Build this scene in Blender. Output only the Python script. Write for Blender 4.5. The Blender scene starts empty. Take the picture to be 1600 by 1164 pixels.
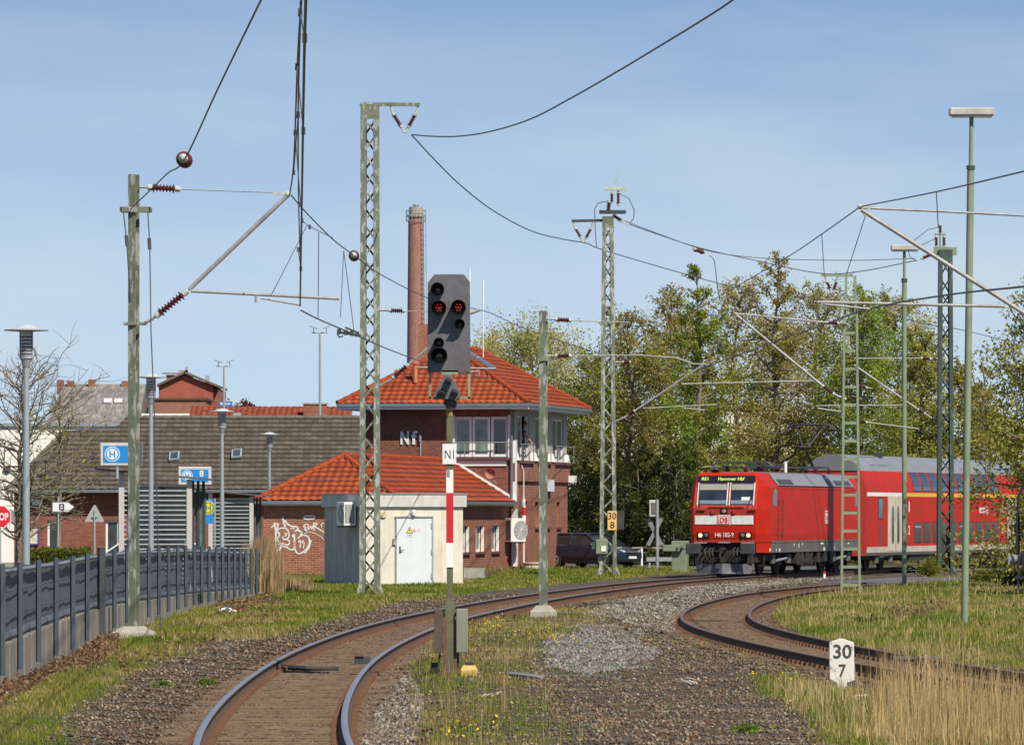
import bpy, bmesh, math, random
import numpy as np
from mathutils import Vector, Matrix
random.seed(7); RNG = np.random.default_rng(11)
scene = bpy.context.scene
COL = scene.collection
# ---------------------------------------------------------------- camera, light, exposure
F = 8889.0; HC = 2.256; HY = 803.0            # focal length in photo pixels, eye height over the rail head, horizon row
cam_d = bpy.data.cameras.new('camera'); cam = bpy.data.objects.new('camera', cam_d); COL.objects.link(cam)
cam.location = (0, 0, HC); cam.rotation_euler = (math.pi/2, 0, 0)
cam_d.sensor_width = 36.0; cam_d.lens = F/1600*36.0
cam_d.shift_y = (HY-582)/1600.0
cam_d.clip_start = 1.0; cam_d.clip_end = 9000
scene.camera = cam
SUN_AZ = math.radians(33); SUN_EL = math.radians(48)      # to the right, behind the camera
sdir = Vector((math.sin(SUN_AZ)*math.cos(SUN_EL), -math.cos(SUN_AZ)*math.cos(SUN_EL), math.sin(SUN_EL)))
sun_d = bpy.data.lights.new('sun', 'SUN'); sun_d.energy = 4.5; sun_d.angle = math.radians(0.53); sun_d.color = (1.0, .925, .80)
sun = bpy.data.objects.new('sun', sun_d); COL.objects.link(sun); sun.location = (40, -40, 60)
sun.rotation_euler = (-sdir).to_track_quat('-Z', 'Y').to_euler()
world = bpy.data.worlds.new('World'); scene.world = world; world.use_nodes = True
wn, wl = world.node_tree.nodes, world.node_tree.links
bg = wn['Background']; bg.inputs[1].default_value = 0.115
sky = wn.new('ShaderNodeTexSky'); sky.sky_type = 'NISHITA'; sky.sun_disc = False
sky.sun_elevation = SUN_EL; sky.sun_rotation = math.atan2(sdir.x, sdir.y)
sky.air_density = 1.0; sky.dust_density = 0.1; sky.ozone_density = 1.3; sky.altitude = 0
tc = wn.new('ShaderNodeTexCoord')
lift = wn.new('ShaderNodeVectorMath'); lift.operation = 'MULTIPLY_ADD'
lift.inputs[1].default_value = (1, 1, 2.2); lift.inputs[2].default_value = (0, 0, 0.16)
wl.new(tc.outputs['Generated'], lift.inputs[0]); wl.new(lift.outputs[0], sky.inputs[0])
# thin high cloud
cm = wn.new('ShaderNodeMapping'); cm.inputs['Scale'].default_value = (9, 9, 38)
cn = wn.new('ShaderNodeTexNoise'); cn.inputs['Scale'].default_value = 1.0; cn.inputs['Detail'].default_value = 6; cn.inputs['Roughness'].default_value = .55
cr = wn.new('ShaderNodeValToRGB'); cr.color_ramp.elements[0].position = .42; cr.color_ramp.elements[1].position = .74
cr.color_ramp.elements[0].color = (0, 0, 0, 1); cr.color_ramp.elements[1].color = (.34, .34, .34, 1)
cx = wn.new('ShaderNodeMixRGB'); cx.inputs[2].default_value = (3.95, 4.7, 5.2, 1)
wl.new(tc.outputs['Generated'], cm.inputs[0]); wl.new(cm.outputs[0], cn.inputs[0]); wl.new(cn.outputs[0], cr.inputs[0])
sepz = wn.new('ShaderNodeSeparateXYZ'); wl.new(tc.outputs['Generated'], sepz.inputs[0])
mr = wn.new('ShaderNodeMapRange'); mr.inputs[1].default_value = -.01; mr.inputs[2].default_value = .10; mr.inputs[3].default_value = .95; mr.inputs[4].default_value = .0   # hazier towards the horizon
wl.new(sepz.outputs[2], mr.inputs[0])
ad = wn.new('ShaderNodeMath'); ad.operation = 'ADD'; ad.use_clamp = True; wl.new(mr.outputs[0], ad.inputs[0]); wl.new(cr.outputs[0], ad.inputs[1])
wl.new(ad.outputs[0], cx.inputs[0]); wl.new(sky.outputs[0], cx.inputs[1]); wl.new(cx.outputs[0], bg.inputs[0])
scene.view_settings.view_transform = 'Standard'; scene.view_settings.look = 'None'
scene.view_settings.exposure = 0.42; scene.view_settings.gamma = 1.0; scene.view_settings.use_curve_mapping = False

# ---------------------------------------------------------------- helpers
def at(px, py, d): return Vector(((px-800)*d/F, d, HC+(HY-py)*d/F))
def gp(px, py, z=-.12): return at(px, py, F*(HC-z)/(py-HY))
def rz(a): return Matrix.Rotation(a, 4, 'Z')
def frame(o, r, u):
    r = Vector(r).normalized(); u = Vector(u).normalized(); n = r.cross(u)
    m = Matrix.Identity(4)
    for i in range(3): m[i][0] = r[i]; m[i][1] = u[i]; m[i][2] = n[i]; m[i][3] = o[i]
    return m
_txt = {}
def text_data(s, bold=0.0, depth=.05):
    k = (s, bold, depth)
    if k in _txt: return _txt[k]
    cu = bpy.data.curves.new('lettering', 'FONT'); cu.body = s; cu.size = 1; cu.align_x = 'CENTER'; cu.align_y = 'CENTER'
    cu.extrude = depth; cu.offset = bold; cu.resolution_u = 3
    o = bpy.data.objects.new('lettering', cu); COL.objects.link(o)
    dg = bpy.context.evaluated_depsgraph_get(); me = o.evaluated_get(dg).to_mesh()
    vs = [v.co.copy() for v in me.vertices]; fs = [tuple(p.vertices) for p in me.polygons]
    o.evaluated_get(dg).to_mesh_clear(); bpy.data.objects.remove(o); bpy.data.curves.remove(cu)
    xs = [v.x for v in vs]; ys = [v.y for v in vs]
    cxm, cym = (min(xs)+max(xs))/2, (min(ys)+max(ys))/2
    vs = [Vector((v.x-cxm, v.y-cym, v.z)) for v in vs]
    _txt[k] = (vs, fs, max(xs)-min(xs), max(ys)-min(ys)); return _txt[k]
class MB:
    def __init__(s): s.v = []; s.f = []; s.p = []
    def add(s, vs, fs, M=None):
        n = len(s.v); s.p.append((n, len(s.f)))
        if M is not None: vs = [M @ Vector(p) for p in vs]
        s.v += [tuple(p) for p in vs]; s.f += [tuple(i+n for i in f) for f in fs]; return s
    def box(s, c, d, M=None):
        x, y, z = c; a, b, h = d[0]/2, d[1]/2, d[2]/2
        vs = [(x+i*a, y+j*b, z+k*h) for k in (-1, 1) for j in (-1, 1) for i in (-1, 1)]
        return s.add(vs, [(0,2,3,1),(4,5,7,6),(0,1,5,4),(2,6,7,3),(0,4,6,2),(1,3,7,5)], M)
    def bx(s, x0, x1, y0, y1, z0, z1, M=None): return s.box(((x0+x1)/2, (y0+y1)/2, (z0+z1)/2), (x1-x0, y1-y0, z1-z0), M)
    def bar(s, a, b, w, h=None, up=(0, 0, 1)):
        a = Vector(a); b = Vector(b); h = h or w; d = b-a; L = d.length
        if L < 1e-6: return s
        d /= L; up = Vector(up)
        if abs(d.dot(up)) > .97: up = Vector((0, 1, 0))
        r = d.cross(up).normalized(); u = r.cross(d)
        M = Matrix(((r.x, d.x, u.x, a.x), (r.y, d.y, u.y, a.y), (r.z, d.z, u.z, a.z), (0, 0, 0, 1)))
        return s.bx(-w/2, w/2, 0, L, -h/2, h/2, M)
    def tube(s, pts, r, n=6, cap=True):
        pts = [Vector(p) for p in pts]; m = len(pts); rs = r if isinstance(r, (list, tuple)) else [r]*m
        vs = []; prev = None
        for i, p in enumerate(pts):
            d = (pts[min(i+1, m-1)]-pts[max(i-1, 0)]).normalized()
            if prev is None:
                up = Vector((0, 0, 1)) if abs(d.z) < .9 else Vector((0, 1, 0)); e = d.cross(up).normalized()
            else: e = (prev-d*prev.dot(d)).normalized()
            prev = e; g = d.cross(e)
            vs += [p+(e*math.cos(2*math.pi*k/n)+g*math.sin(2*math.pi*k/n))*rs[i] for k in range(n)]
        fs = [(i*n+k, i*n+(k+1) % n, (i+1)*n+(k+1) % n, (i+1)*n+k) for i in range(m-1) for k in range(n)]
        if cap: fs += [tuple(range(n))[::-1], tuple(range((m-1)*n, m*n))]
        return s.add(vs, fs)
    def lathe(s, prof, n, M=None):       # prof (r, z) about local z
        vs = [(r*math.cos(2*math.pi*k/n), r*math.sin(2*math.pi*k/n), z) for r, z in prof for k in range(n)]; m = len(prof)
        fs = [(i*n+k, i*n+(k+1) % n, (i+1)*n+(k+1) % n, (i+1)*n+k) for i in range(m-1) for k in range(n)]
        fs += [tuple(range(n))[::-1], tuple(range((m-1)*n, m*n))]
        return s.add(vs, fs, M)
    def prism(s, poly, h0, h1, M=None):   # polygon in local xy, extruded along local z
        n = len(poly); vs = [(x, y, h0) for x, y in poly]+[(x, y, h1) for x, y in poly]
        return s.add(vs, [tuple(range(n))[::-1], tuple(range(n, 2*n))]+[(i, (i+1) % n, n+(i+1) % n, n+i) for i in range(n)], M)
    def text(s, t, M, h=None, w=None, bold=0.0, depth=.004):
        vs, fs, W, H = text_data(t, bold, depth)
        sy = h/H if h else w/W; sx = w/W if w else sy
        return s.add([(v.x*sx, v.y*sy, v.z) for v in vs], fs, M)
    def ico(s, c, r, M=None, sq=(1, 1, 1)):
        bm = bmesh.new(); bmesh.ops.create_icosphere(bm, subdivisions=2, radius=1)
        bm.verts.ensure_lookup_table(); vs = [(c[0]+v.co.x*r*sq[0], c[1]+v.co.y*r*sq[1], c[2]+v.co.z*r*sq[2]) for v in bm.verts]
        fs = [tuple(v.index for v in f.verts) for f in bm.faces]; bm.free(); return s.add(vs, fs, M)
    def split(s, name, mat, parent=None, off=None, **k):
        out = []; P = s.p+[(len(s.v), len(s.f))]
        for (v0, f0), (v1, f1) in zip(P, P[1:]):
            b = MB(); b.add(s.v[v0:v1], [tuple(i-v0 for i in f) for f in s.f[f0:f1]]); out.append(b.build(name, mat, parent, off, **k))
        return out
    def build(s, name, mat, parent=None, off=None, smooth=False, uv=False, label=None, bevel=0, outward=True):
        me = bpy.data.meshes.new(name)
        v = s.v if off is None else [(p[0]-off[0], p[1]-off[1], p[2]-off[2]) for p in s.v]
        me.from_pydata(v, [], s.f); me.materials.append(mat)
        if outward:
            bm = bmesh.new(); bm.from_mesh(me); bmesh.ops.recalc_face_normals(bm, faces=bm.faces); bm.to_mesh(me); bm.free()
        if uv:
            L = me.uv_layers.new(name='UVMap')
            for p in me.polygons:
                nx, ny, nz = p.normal
                for li in p.loop_indices:
                    co = me.vertices[me.loops[li].vertex_index].co
                    if abs(nz) > .7: L.data[li].uv = (co.x, co.y)
                    else:
                        l = math.hypot(nx, ny); L.data[li].uv = ((-ny*co.x+nx*co.y)/l, co.z)
        if smooth:
            for p in me.polygons: p.use_smooth = True
            if hasattr(me, 'set_sharp_from_angle'): me.set_sharp_from_angle(angle=math.radians(38))
        o = bpy.data.objects.new(name, me); COL.objects.link(o)
        if parent is not None: o.parent = parent
        elif off is not None: o.location = off
        if label: o['label'] = label
        if bevel:
            b = o.modifiers.new('bevel', 'BEVEL'); b.width = bevel; b.segments = 2; b.limit_method = 'ANGLE'
        return o
def tag(o, label, cat, group=None, kind=None):
    if label: o['label'] = label
    if cat: o['category'] = cat
    if group: o['group'] = group
    if kind: o['kind'] = kind
    return o
def thing(name, label, cat, loc=(0, 0, 0), rot=0, group=None):
    o = bpy.data.objects.new(name, None); COL.objects.link(o); o.location = loc; o.rotation_euler = (0, 0, rot); o.empty_display_size = .2
    return tag(o, label, cat, group)
def copy_tree(o, parent=None):
    c = o.copy(); COL.objects.link(c)
    if parent is not None: c.parent = parent
    for ch in list(o.children): copy_tree(ch, c)
    return c
def np_mesh(name, V, faces_idx, nper, mat, col=None, attr='tint', uv=None, smooth=False):
    """V (n,3) float, faces_idx flat int array, nper verts per face, col (n,3) point colours"""
    me = bpy.data.meshes.new(name); nf = len(faces_idx)//nper
    me.vertices.add(len(V)); me.vertices.foreach_set('co', np.ascontiguousarray(V, np.float32).ravel())
    me.loops.add(len(faces_idx)); me.loops.foreach_set('vertex_index', np.ascontiguousarray(faces_idx, np.int32))
    me.polygons.add(nf); me.polygons.foreach_set('loop_start', np.arange(0, nf*nper, nper, dtype=np.int32))
    me.update(calc_edges=True); me.materials.append(mat)
    if col is not None:
        a = me.attributes.new(attr, 'FLOAT_COLOR', 'POINT')
        a.data.foreach_set('color', np.hstack([col, np.ones((len(col), 1))]).astype(np.float32).ravel())
    if smooth: me.polygons.foreach_set('use_smooth', np.ones(nf, bool))
    o = bpy.data.objects.new(name, me); COL.objects.link(o); return o

# ---------------------------------------------------------------- materials
class NT:
    def __init__(s, name):
        s.m = bpy.data.materials.new(name); s.m.use_nodes = True; s.n = s.m.node_tree.nodes; s.l = s.m.node_tree.links
        s.b = s.n['Principled BSDF']
    def node(s, t, **k):
        x = s.n.new(t)
        for a, b in k.items():
            if a in x.inputs: x.inputs[a].default_value = b
            else: setattr(x, a, b)
        return x
    def link(s, a, b): s.l.new(a, b)
    def mix(s, fac, a, b, mode='MIX'):
        x = s.n.new('ShaderNodeMixRGB'); x.blend_type = mode
        for i, v in ((0, fac), (1, a), (2, b)):
            if hasattr(v, 'is_linked') or hasattr(v, 'links'): s.link(v, x.inputs[i])
            elif i == 0: x.inputs[0].default_value = v
            else: x.inputs[i].default_value = (*v, 1)
        return x.outputs[0]
    def ramp(s, fac, stops):
        x = s.n.new('ShaderNodeValToRGB'); e = x.color_ramp.elements
        while len(e) < len(stops): e.new(.5)
        for i, (p, c) in enumerate(stops):
            e[i].position = p; e[i].color = (*c, 1) if isinstance(c, (tuple, list)) else (c, c, c, 1)
        s.link(fac, x.inputs[0]); return x.outputs[0]
    def noise(s, scale, detail=4, rough=.6, vec=None, stretch=None):
        t = s.n.new('ShaderNodeTexNoise'); t.inputs['Scale'].default_value = scale; t.inputs['Detail'].default_value = detail; t.inputs['Roughness'].default_value = rough
        if vec is None:
            c = s.n.new('ShaderNodeTexCoord'); vec = c.outputs['Object']
        if stretch:
            mp = s.n.new('ShaderNodeMapping'); mp.inputs['Scale'].default_value = stretch; s.link(vec, mp.inputs[0]); vec = mp.outputs[0]
        s.link(vec, t.inputs['Vector']); return t.outputs[0]
    def attr(s, name):
        a = s.n.new('ShaderNodeAttribute'); a.attribute_name = name; return a.outputs['Color']
    def bump(s, h, strength=.3, dist=.02):
        b = s.n.new('ShaderNodeBump'); b.inputs['Strength'].default_value = strength; b.inputs['Distance'].default_value = dist
        s.link(h, b.inputs['Height']); s.link(b.outputs[0], s.b.inputs['Normal'])
def mat(name, c, rough=.6, var=.14, sc=3.0, metal=0.0, c2=None, thr=.55, sc2=6.0, bump=0.0, bsc=40, stretch=None, spec=None, dirt=None, dsc=(1.5, 1.5, .35), dthr=.58):
    t = NT(name)
    n = t.noise(sc, 5, .65)
    lo = tuple(x*(1-var) for x in c); hi = tuple(min(1, x*(1+var)) for x in c)
    col = t.ramp(n, [(.3, lo), (.7, hi)])
    if c2:
        n2 = t.noise(sc2, 5, .6, stretch=stretch)
        col = t.mix(t.ramp(n2, [(thr-.03, 0.0), (thr+.03, 1.0)]), col, c2)
    if dirt:
        n3 = t.noise(1.0, 6, .65, stretch=dsc)
        col = t.mix(t.ramp(n3, [(dthr-.16, 0.0), (dthr+.16, .8)]), col, dirt)
    t.link(col, t.b.inputs['Base Color']); t.b.inputs['Roughness'].default_value = rough; t.b.inputs['Metallic'].default_value = metal
    if spec is not None: t.b.inputs['Specular IOR Level'].default_value = spec
    if bump: t.bump(t.noise(bsc, 4, .6), bump, .01)
    return t.m
def emis(name, c, e, base=(0, 0, 0)):
    t = NT(name); t.b.inputs['Base Color'].default_value = (*base, 1); t.b.inputs['Emission Color'].default_value = (*c, 1); t.b.inputs['Emission Strength'].default_value = e
    return t.m
def brick_mat(name, c1, c2, mortar, rough=.85, sw=.25, sh=.083, msize=.012):
    t = NT(name); tcn = t.n.new('ShaderNodeTexCoord')
    b = t.n.new('ShaderNodeTexBrick'); t.link(tcn.outputs['UV'], b.inputs['Vector'])
    b.inputs['Color1'].default_value = (*c1, 1); b.inputs['Color2'].default_value = (*c2, 1); b.inputs['Mortar'].default_value = (*mortar, 1)
    b.inputs['Scale'].default_value = 1; b.inputs['Brick Width'].default_value = sw; b.inputs['Row Height'].default_value = sh
    b.inputs['Mortar Size'].default_value = msize; b.inputs['Mortar Smooth'].default_value = .2; b.inputs['Bias'].default_value = -.1
    n = t.noise(1.3, 6, .7); k = t.ramp(n, [(.3, (.72, .70, .70)), (.7, (1.12, 1.1, 1.08))])
    col = t.mix(1.0, b.outputs['Color'], k, 'MULTIPLY')
    n2 = t.noise(5, 3, .7, vec=tcn.outputs['UV'], stretch=(.9, 2.6, 1)); k2 = t.ramp(n2, [(.35, (.6, .58, .6)), (.5, (1, 1, 1))])
    col = t.mix(.75, col, k2, 'MULTIPLY')
    t.link(col, t.b.inputs['Base Color']); t.b.inputs['Roughness'].default_value = rough
    bm_ = t.n.new('ShaderNodeBump'); bm_.inputs['Strength'].default_value = .6; bm_.inputs['Distance'].default_value = .01; bm_.invert = True
    t.link(b.outputs['Fac'], bm_.inputs['Height']); t.link(bm_.outputs[0], t.b.inputs['Normal'])
    return t.m
def glass_mat(name, c=(.03, .04, .045), rough=.06):
    t = NT(name); n = t.noise(2.0, 3, .5)
    t.link(t.ramp(n, [(.35, tuple(x*.6 for x in c)), (.7, tuple(x*1.5 for x in c))]), t.b.inputs['Base Color'])
    t.b.inputs['Roughness'].default_value = rough; t.b.inputs['Specular IOR Level'].default_value = .9
    return t.m
def attr_mat(name, rough=.8, attr='tint', trans=0.0, var=.2, sc=9):
    t = NT(name); a = t.attr(attr); n = t.noise(sc, 3, .6)
    k = t.ramp(n, [(.3, 1-var), (.7, 1+var)]); c = t.mix(1.0, a, k, 'MULTIPLY')
    t.link(c, t.b.inputs['Base Color']); t.b.inputs['Roughness'].default_value = rough
    t.b.inputs['Specular IOR Level'].default_value = .25
    if trans:
        tr = t.n.new('ShaderNodeBsdfTranslucent'); t.link(c, tr.inputs[0]); mx = t.n.new('ShaderNodeMixShader'); mx.inputs[0].default_value = trans
        t.link(t.b.outputs[0], mx.inputs[1]); t.link(tr.outputs[0], mx.inputs[2]); t.link(mx.outputs[0], t.n['Material Output'].inputs[0])
    return t.m
GREEN = mat('green_mast_paint', (.145, .165, .115), .65, .28, 2.5, c2=(.36, .365, .33), thr=.55, sc2=2.8, stretch=(3, 3, 1), dirt=(.09, .085, .06), dthr=.66)
GREENPALE = mat('pale_green_paint', (.205, .25, .155), .55, .2, 2, dirt=(.16, .17, .12), dthr=.66)
GREENDK = mat('dark_green_paint', (.045, .07, .055), .5, .2, 3, c2=(.11, .14, .12), thr=.62, sc2=4, stretch=(2, 2, .6))
GALV = mat('galvanised_steel', (.36, .40, .41), .42, .12, 3, metal=.35)
STEEL = mat('grey_steel', (.27, .28, .28), .5, .2, 4, metal=.3)
DARKST = mat('dark_steel', (.045, .047, .05), .55, .3, 4)
WIRE = mat('wire_copper_oxide', (.075, .075, .085), .5, .2, 2)
TUBE = mat('bracket_tube', (.30, .30, .29), .5, .25, 5, dirt=(.19, .10, .06), dthr=.62)
INSUL = mat('insulator_glaze', (.10, .018, .016), .18, .2, 6, spec=.7)
CASTP = mat('pale_fitting', (.44, .46, .40), .5, .15, 6)
CONC = mat('concrete', (.36, .34, .29), .9, .18, 2.2, dirt=(.17, .16, .12), bump=.3, bsc=30, dsc=(2, 2, 1), dthr=.6)
WHITE = mat('white_paint', (.78, .77, .73), .5, .06, 3)
WHITEP = mat('white_plastic', (.74, .74, .72), .35, .04, 2)
REDP = mat('red_sign_paint', (.52, .02, .025), .45, .12, 4)
BLACK = mat('black_paint', (.012, .012, .013), .5, .2, 4)
YELLOW = mat('yellow_paint', (.62, .42, .10), .6, .15, 8, dirt=(.2, .13, .05), dsc=(6, 6, 6))
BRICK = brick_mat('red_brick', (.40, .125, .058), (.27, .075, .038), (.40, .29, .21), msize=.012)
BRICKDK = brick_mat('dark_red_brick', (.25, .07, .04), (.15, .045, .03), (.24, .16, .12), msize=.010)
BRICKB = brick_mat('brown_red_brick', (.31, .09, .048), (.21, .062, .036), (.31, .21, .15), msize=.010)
GLASS = glass_mat('window_glass')
GLASSG = glass_mat('window_glass_greenish', (.12, .16, .14), .12)
def tile_mat(name, c1, c2, gap, tw, th, dirt, rough=.6):
    t = NT(name); tcn = t.n.new('ShaderNodeTexCoord'); b = t.n.new('ShaderNodeTexBrick'); t.link(tcn.outputs['UV'], b.inputs['Vector']); b.offset = 0.0
    b.inputs['Color1'].default_value = (*c1, 1); b.inputs['Color2'].default_value = (*c2, 1); b.inputs['Mortar'].default_value = (*gap, 1); b.inputs['Scale'].default_value = 1
    b.inputs['Brick Width'].default_value = tw; b.inputs['Row Height'].default_value = th; b.inputs['Mortar Size'].default_value = .003; b.inputs['Mortar Smooth'].default_value = .3
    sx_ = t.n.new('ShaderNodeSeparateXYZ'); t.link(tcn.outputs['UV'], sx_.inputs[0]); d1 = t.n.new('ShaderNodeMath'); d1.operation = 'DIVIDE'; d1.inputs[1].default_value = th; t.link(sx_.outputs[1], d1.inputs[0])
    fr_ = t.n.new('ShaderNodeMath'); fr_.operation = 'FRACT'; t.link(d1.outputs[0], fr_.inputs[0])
    b_ = t.mix(t.ramp(fr_.outputs[0], [(.05, .85), (.16, 0.0)]), b.outputs['Color'], gap)      # dark band coloured along each tile's lower edge
    n = t.noise(1.3, 6, .7); col = t.mix(1.0, b_, t.ramp(n, [(.3, .72), (.7, 1.18)]), 'MULTIPLY')
    n2 = t.noise(7, 4, .75); col = t.mix(t.ramp(n2, [(.58, 0.0), (.72, .7)]), col, dirt)
    n3 = t.noise(26, 2, .5); col = t.mix(t.ramp(n3, [(.70, 0.0), (.74, .55)]), col, tuple(min(.5, x*2.0+.06) for x in c1))
    t.link(col, t.b.inputs['Base Color']); t.b.inputs['Roughness'].default_value = rough; t.b.inputs['Specular IOR Level'].default_value = .22; return t.m
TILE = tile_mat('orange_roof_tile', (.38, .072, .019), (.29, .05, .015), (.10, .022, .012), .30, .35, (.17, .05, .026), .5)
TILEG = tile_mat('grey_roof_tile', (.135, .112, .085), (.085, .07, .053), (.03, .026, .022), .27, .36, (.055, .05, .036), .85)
RIDGE = mat('ridge_tile_orange', (.29, .055, .018), .7, .2, 3, dirt=(.17, .04, .02), spec=.12)
RIDGEG = mat('ridge_tile_grey', (.12, .10, .08), .85, .25, 3)
# ---------------------------------------------------------------- setting: tracks and ground
def spline(pts, step=.6):
    P = np.array(pts, float)
    P = np.vstack([2*P[0]-P[1], P, 2*P[-1]-P[-2]]); out = []
    for i in range(1, len(P)-2):
        p0, p1, p2, p3 = P[i-1], P[i], P[i+1], P[i+2]; L = np.linalg.norm(p2-p1); n = max(2, int(L/.5))
        for k in range(n):
            t = k/n; out.append(.5*((2*p1)+(-p0+p2)*t+(2*p0-5*p1+4*p2-p3)*t*t+(-p0+3*p1-3*p2+p3)*t**3))
    out.append(P[-2]); A = np.array(out)
    for _ in range(3):                                   # fair the curve
        B = A.copy(); k = 12
        for i in range(len(A)):
            j = min(k, i, len(A)-1-i); B[i] = A[i-j:i+j+1].mean(0)
        A = B
    s = np.r_[0, np.cumsum(np.linalg.norm(np.diff(A, axis=0), axis=1))]
    q = np.arange(0, s[-1], step); return np.c_[np.interp(q, s, A[:, 0]), np.interp(q, s, A[:, 1])]
MAIN = spline([(-.9, 30), (-1.75, 45), (-2.57, 60), (-2.93, 83), (-2.68, 102), (-1.8, 124), (.62, 155), (2.85, 175), (4.75, 190), (7.9, 207), (12.6, 225.5), (20.6, 252.5), (31.2, 283), (42, 312), (60, 350)])
SIDE = spline([(13.6, 50), (9.4, 62), (7.35, 74), (5.93, 85.7), (5.51, 91.6), (4.8, 102.9), (4.43, 111.4), (4.3, 121), (4.62, 130), (5.33, 142), (6.35, 153), (7.55, 164.5), (8.6, 170), (9.95, 178), (11.5, 185.6), (15.6, 202), (21, 220), (29, 240), (42, 268), (60, 300)])
def norm2(A):
    t = np.gradient(A, axis=0); t /= np.linalg.norm(t, axis=1)[:, None]; return t, np.c_[t[:, 1], -t[:, 0]]
def offs(A, o):
    t, n = norm2(A); return A+n*o
def dist_to(A, X, Y):
    P = np.c_[X.ravel(), Y.ravel()]; out = np.empty(len(P))
    for i in range(0, len(P), 20000):
        q = P[i:i+20000]; out[i:i+20000] = np.sqrt(((q[:, None, :]-A[None, ::2, :])**2).sum(2)).min(1)
    return out.reshape(X.shape)
def poly_px(pts, z=-.12): return np.array([tuple(gp(x, max(y, 830), z))[:2] for x, y in pts])
def inside(P, X, Y):
    r = np.zeros(X.shape, bool); j = len(P)-1
    for i in range(len(P)):
        c = ((P[i, 1] > Y) != (P[j, 1] > Y)); den = (P[j, 1]-P[i, 1]) or 1e-9
        r ^= c & (X < (P[j, 0]-P[i, 0])*(Y-P[i, 1])/den+P[i, 0]); j = i
    return r
G_LEFT = poly_px([(-90, 1260), (-60, 1090), (30, 1075), (150, 1032), (190, 1006), (238, 966), (300, 946), (350, 936), (396, 928), (402, 890), (530, 885), (724, 905), (900, 890), (1045, 880), (1085, 893), (960, 907), (860, 914), (730, 928), (620, 944), (545, 962), (440, 992), (330, 1004), (185, 1062), (100, 1115), (70, 1260)])
G_MID = poly_px([(650, 1260), (655, 1080), (640, 1035), (705, 985), (735, 962), (830, 962), (880, 950), (960, 955), (900, 985), (850, 1010), (825, 1045), (840, 1080), (870, 1130), (930, 1260)])
G_RIGHT = poly_px([(1222, 950), (1235, 928), (1300, 921), (1420, 908), (1500, 900), (1640, 896), (1800, 940), (1800, 1062), (1560, 1040), (1400, 1018), (1300, 1000), (1240, 985), (1212, 965)])
G_FRONT = poly_px([(1185, 1055), (1230, 1058), (1290, 1076), (1420, 1090), (1500, 1104), (1620, 1122), (1760, 1145), (1760, 1260), (1370, 1260), (1330, 1190), (1260, 1108), (1200, 1082)])
G_GRAVEL = poly_px([(848, 1002), (890, 978), (940, 970), (1000, 985), (1046, 1040), (960, 1062), (850, 1045)])
G_LIGHT = poly_px([(905, 960), (980, 935), (1090, 917), (1250, 908), (1330, 903), (1330, 908), (1200, 918), (1110, 935), (1060, 955), (1050, 985), (960, 968)])
ROAD = np.array([(-40, 249), (1.5, 249), (5, 241), (9.2, 236), (30, 226), (44, 233), (20, 243), (7.5, 251), (5.5, 262), (-40, 262)])
def vnoise(X, Y, s, seed=0):
    r = np.random.default_rng(seed); T = r.random((64, 64)); x = X/s; y = Y/s
    xi = np.floor(x).astype(int); yi = np.floor(y).astype(int); fx = x-xi; fy = y-yi; fx = fx*fx*(3-2*fx); fy = fy*fy*(3-2*fy)
    a = T[xi % 64, yi % 64]; b = T[(xi+1) % 64, yi % 64]; c = T[xi % 64, (yi+1) % 64]; d = T[(xi+1) % 64, (yi+1) % 64]
    return (a*(1-fx)+b*fx)*(1-fy)+(c*(1-fx)+d*fx)*fy
def gheight(X, Y, dm=None, ds=None):
    X = np.asarray(X, float); Y = np.asarray(Y, float)
    if dm is None: dm = dist_to(MAIN, X, Y); ds = dist_to(SIDE, X, Y)
    n = vnoise(X, Y, 2.6, 1)*.10+vnoise(X, Y, .9, 2)*.05
    z = -.19+n*1.0
    z = z+.14*np.exp(-((X-13)/5.5)**2-((Y-165)/38)**2)
    d = np.minimum(dm, ds); k = np.clip((d-1.3)/1.0, 0, 1)
    return -.19*(1-k)+z*k
def gz(x, y): return float(gheight(np.array([x]), np.array([y]))[0])
xs = np.r_[-2500, -900, -300, -120, -60, -35, -24, np.arange(-18, 34, .42), 38, 46, 60, 120, 300, 900, 2500]
ys = np.r_[-60, 0, 25, 40, np.arange(50, 120, .45), np.arange(120, 262, .8), 270, 285, 310, 360, 500, 900, 2000, 6000]
GX, GY = np.meshgrid(xs, ys); DM = dist_to(MAIN, GX, GY); DS = dist_to(SIDE, GX, GY); GZ = gheight(GX, GY, DM, DS)
wob = (vnoise(GX, GY, 1.1, 5)-.5)*1.0; wy = (vnoise(GX, GY, 1.3, 6)-.5)*5
def soft(P): return inside(P, GX+wob, GY+wy).astype(float)
zone_g = np.maximum.reduce([soft(G_LEFT), soft(G_MID)*(.35+.5*(vnoise(GX, GY, 1.0, 8) > .45)), soft(G_RIGHT), soft(G_FRONT)])
far = (GY > 262) | (GX < -9.0) | (GX > 26); zone_g = np.where(far, 1.0, zone_g)
zone_l = np.maximum(soft(G_GRAVEL)*(.2+.7*vnoise(GX, GY, .8, 9)), soft(G_LIGHT)*.6)
rust = np.maximum(np.exp(-(np.clip(DM-1.0, 0, 9)/.6)**2), np.exp(-(np.clip(DS-1.05, 0, 9)/.55)**2))
zone_g = zone_g*np.clip((np.minimum(DM, DS)-1.35)/.3, 0, 1); zone_l = zone_l*np.clip((np.minimum(DM, DS)-1.2)/.5, 0, 1)
road = inside(ROAD, GX, GY); zone_g = np.where(road, .0, zone_g)
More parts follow.
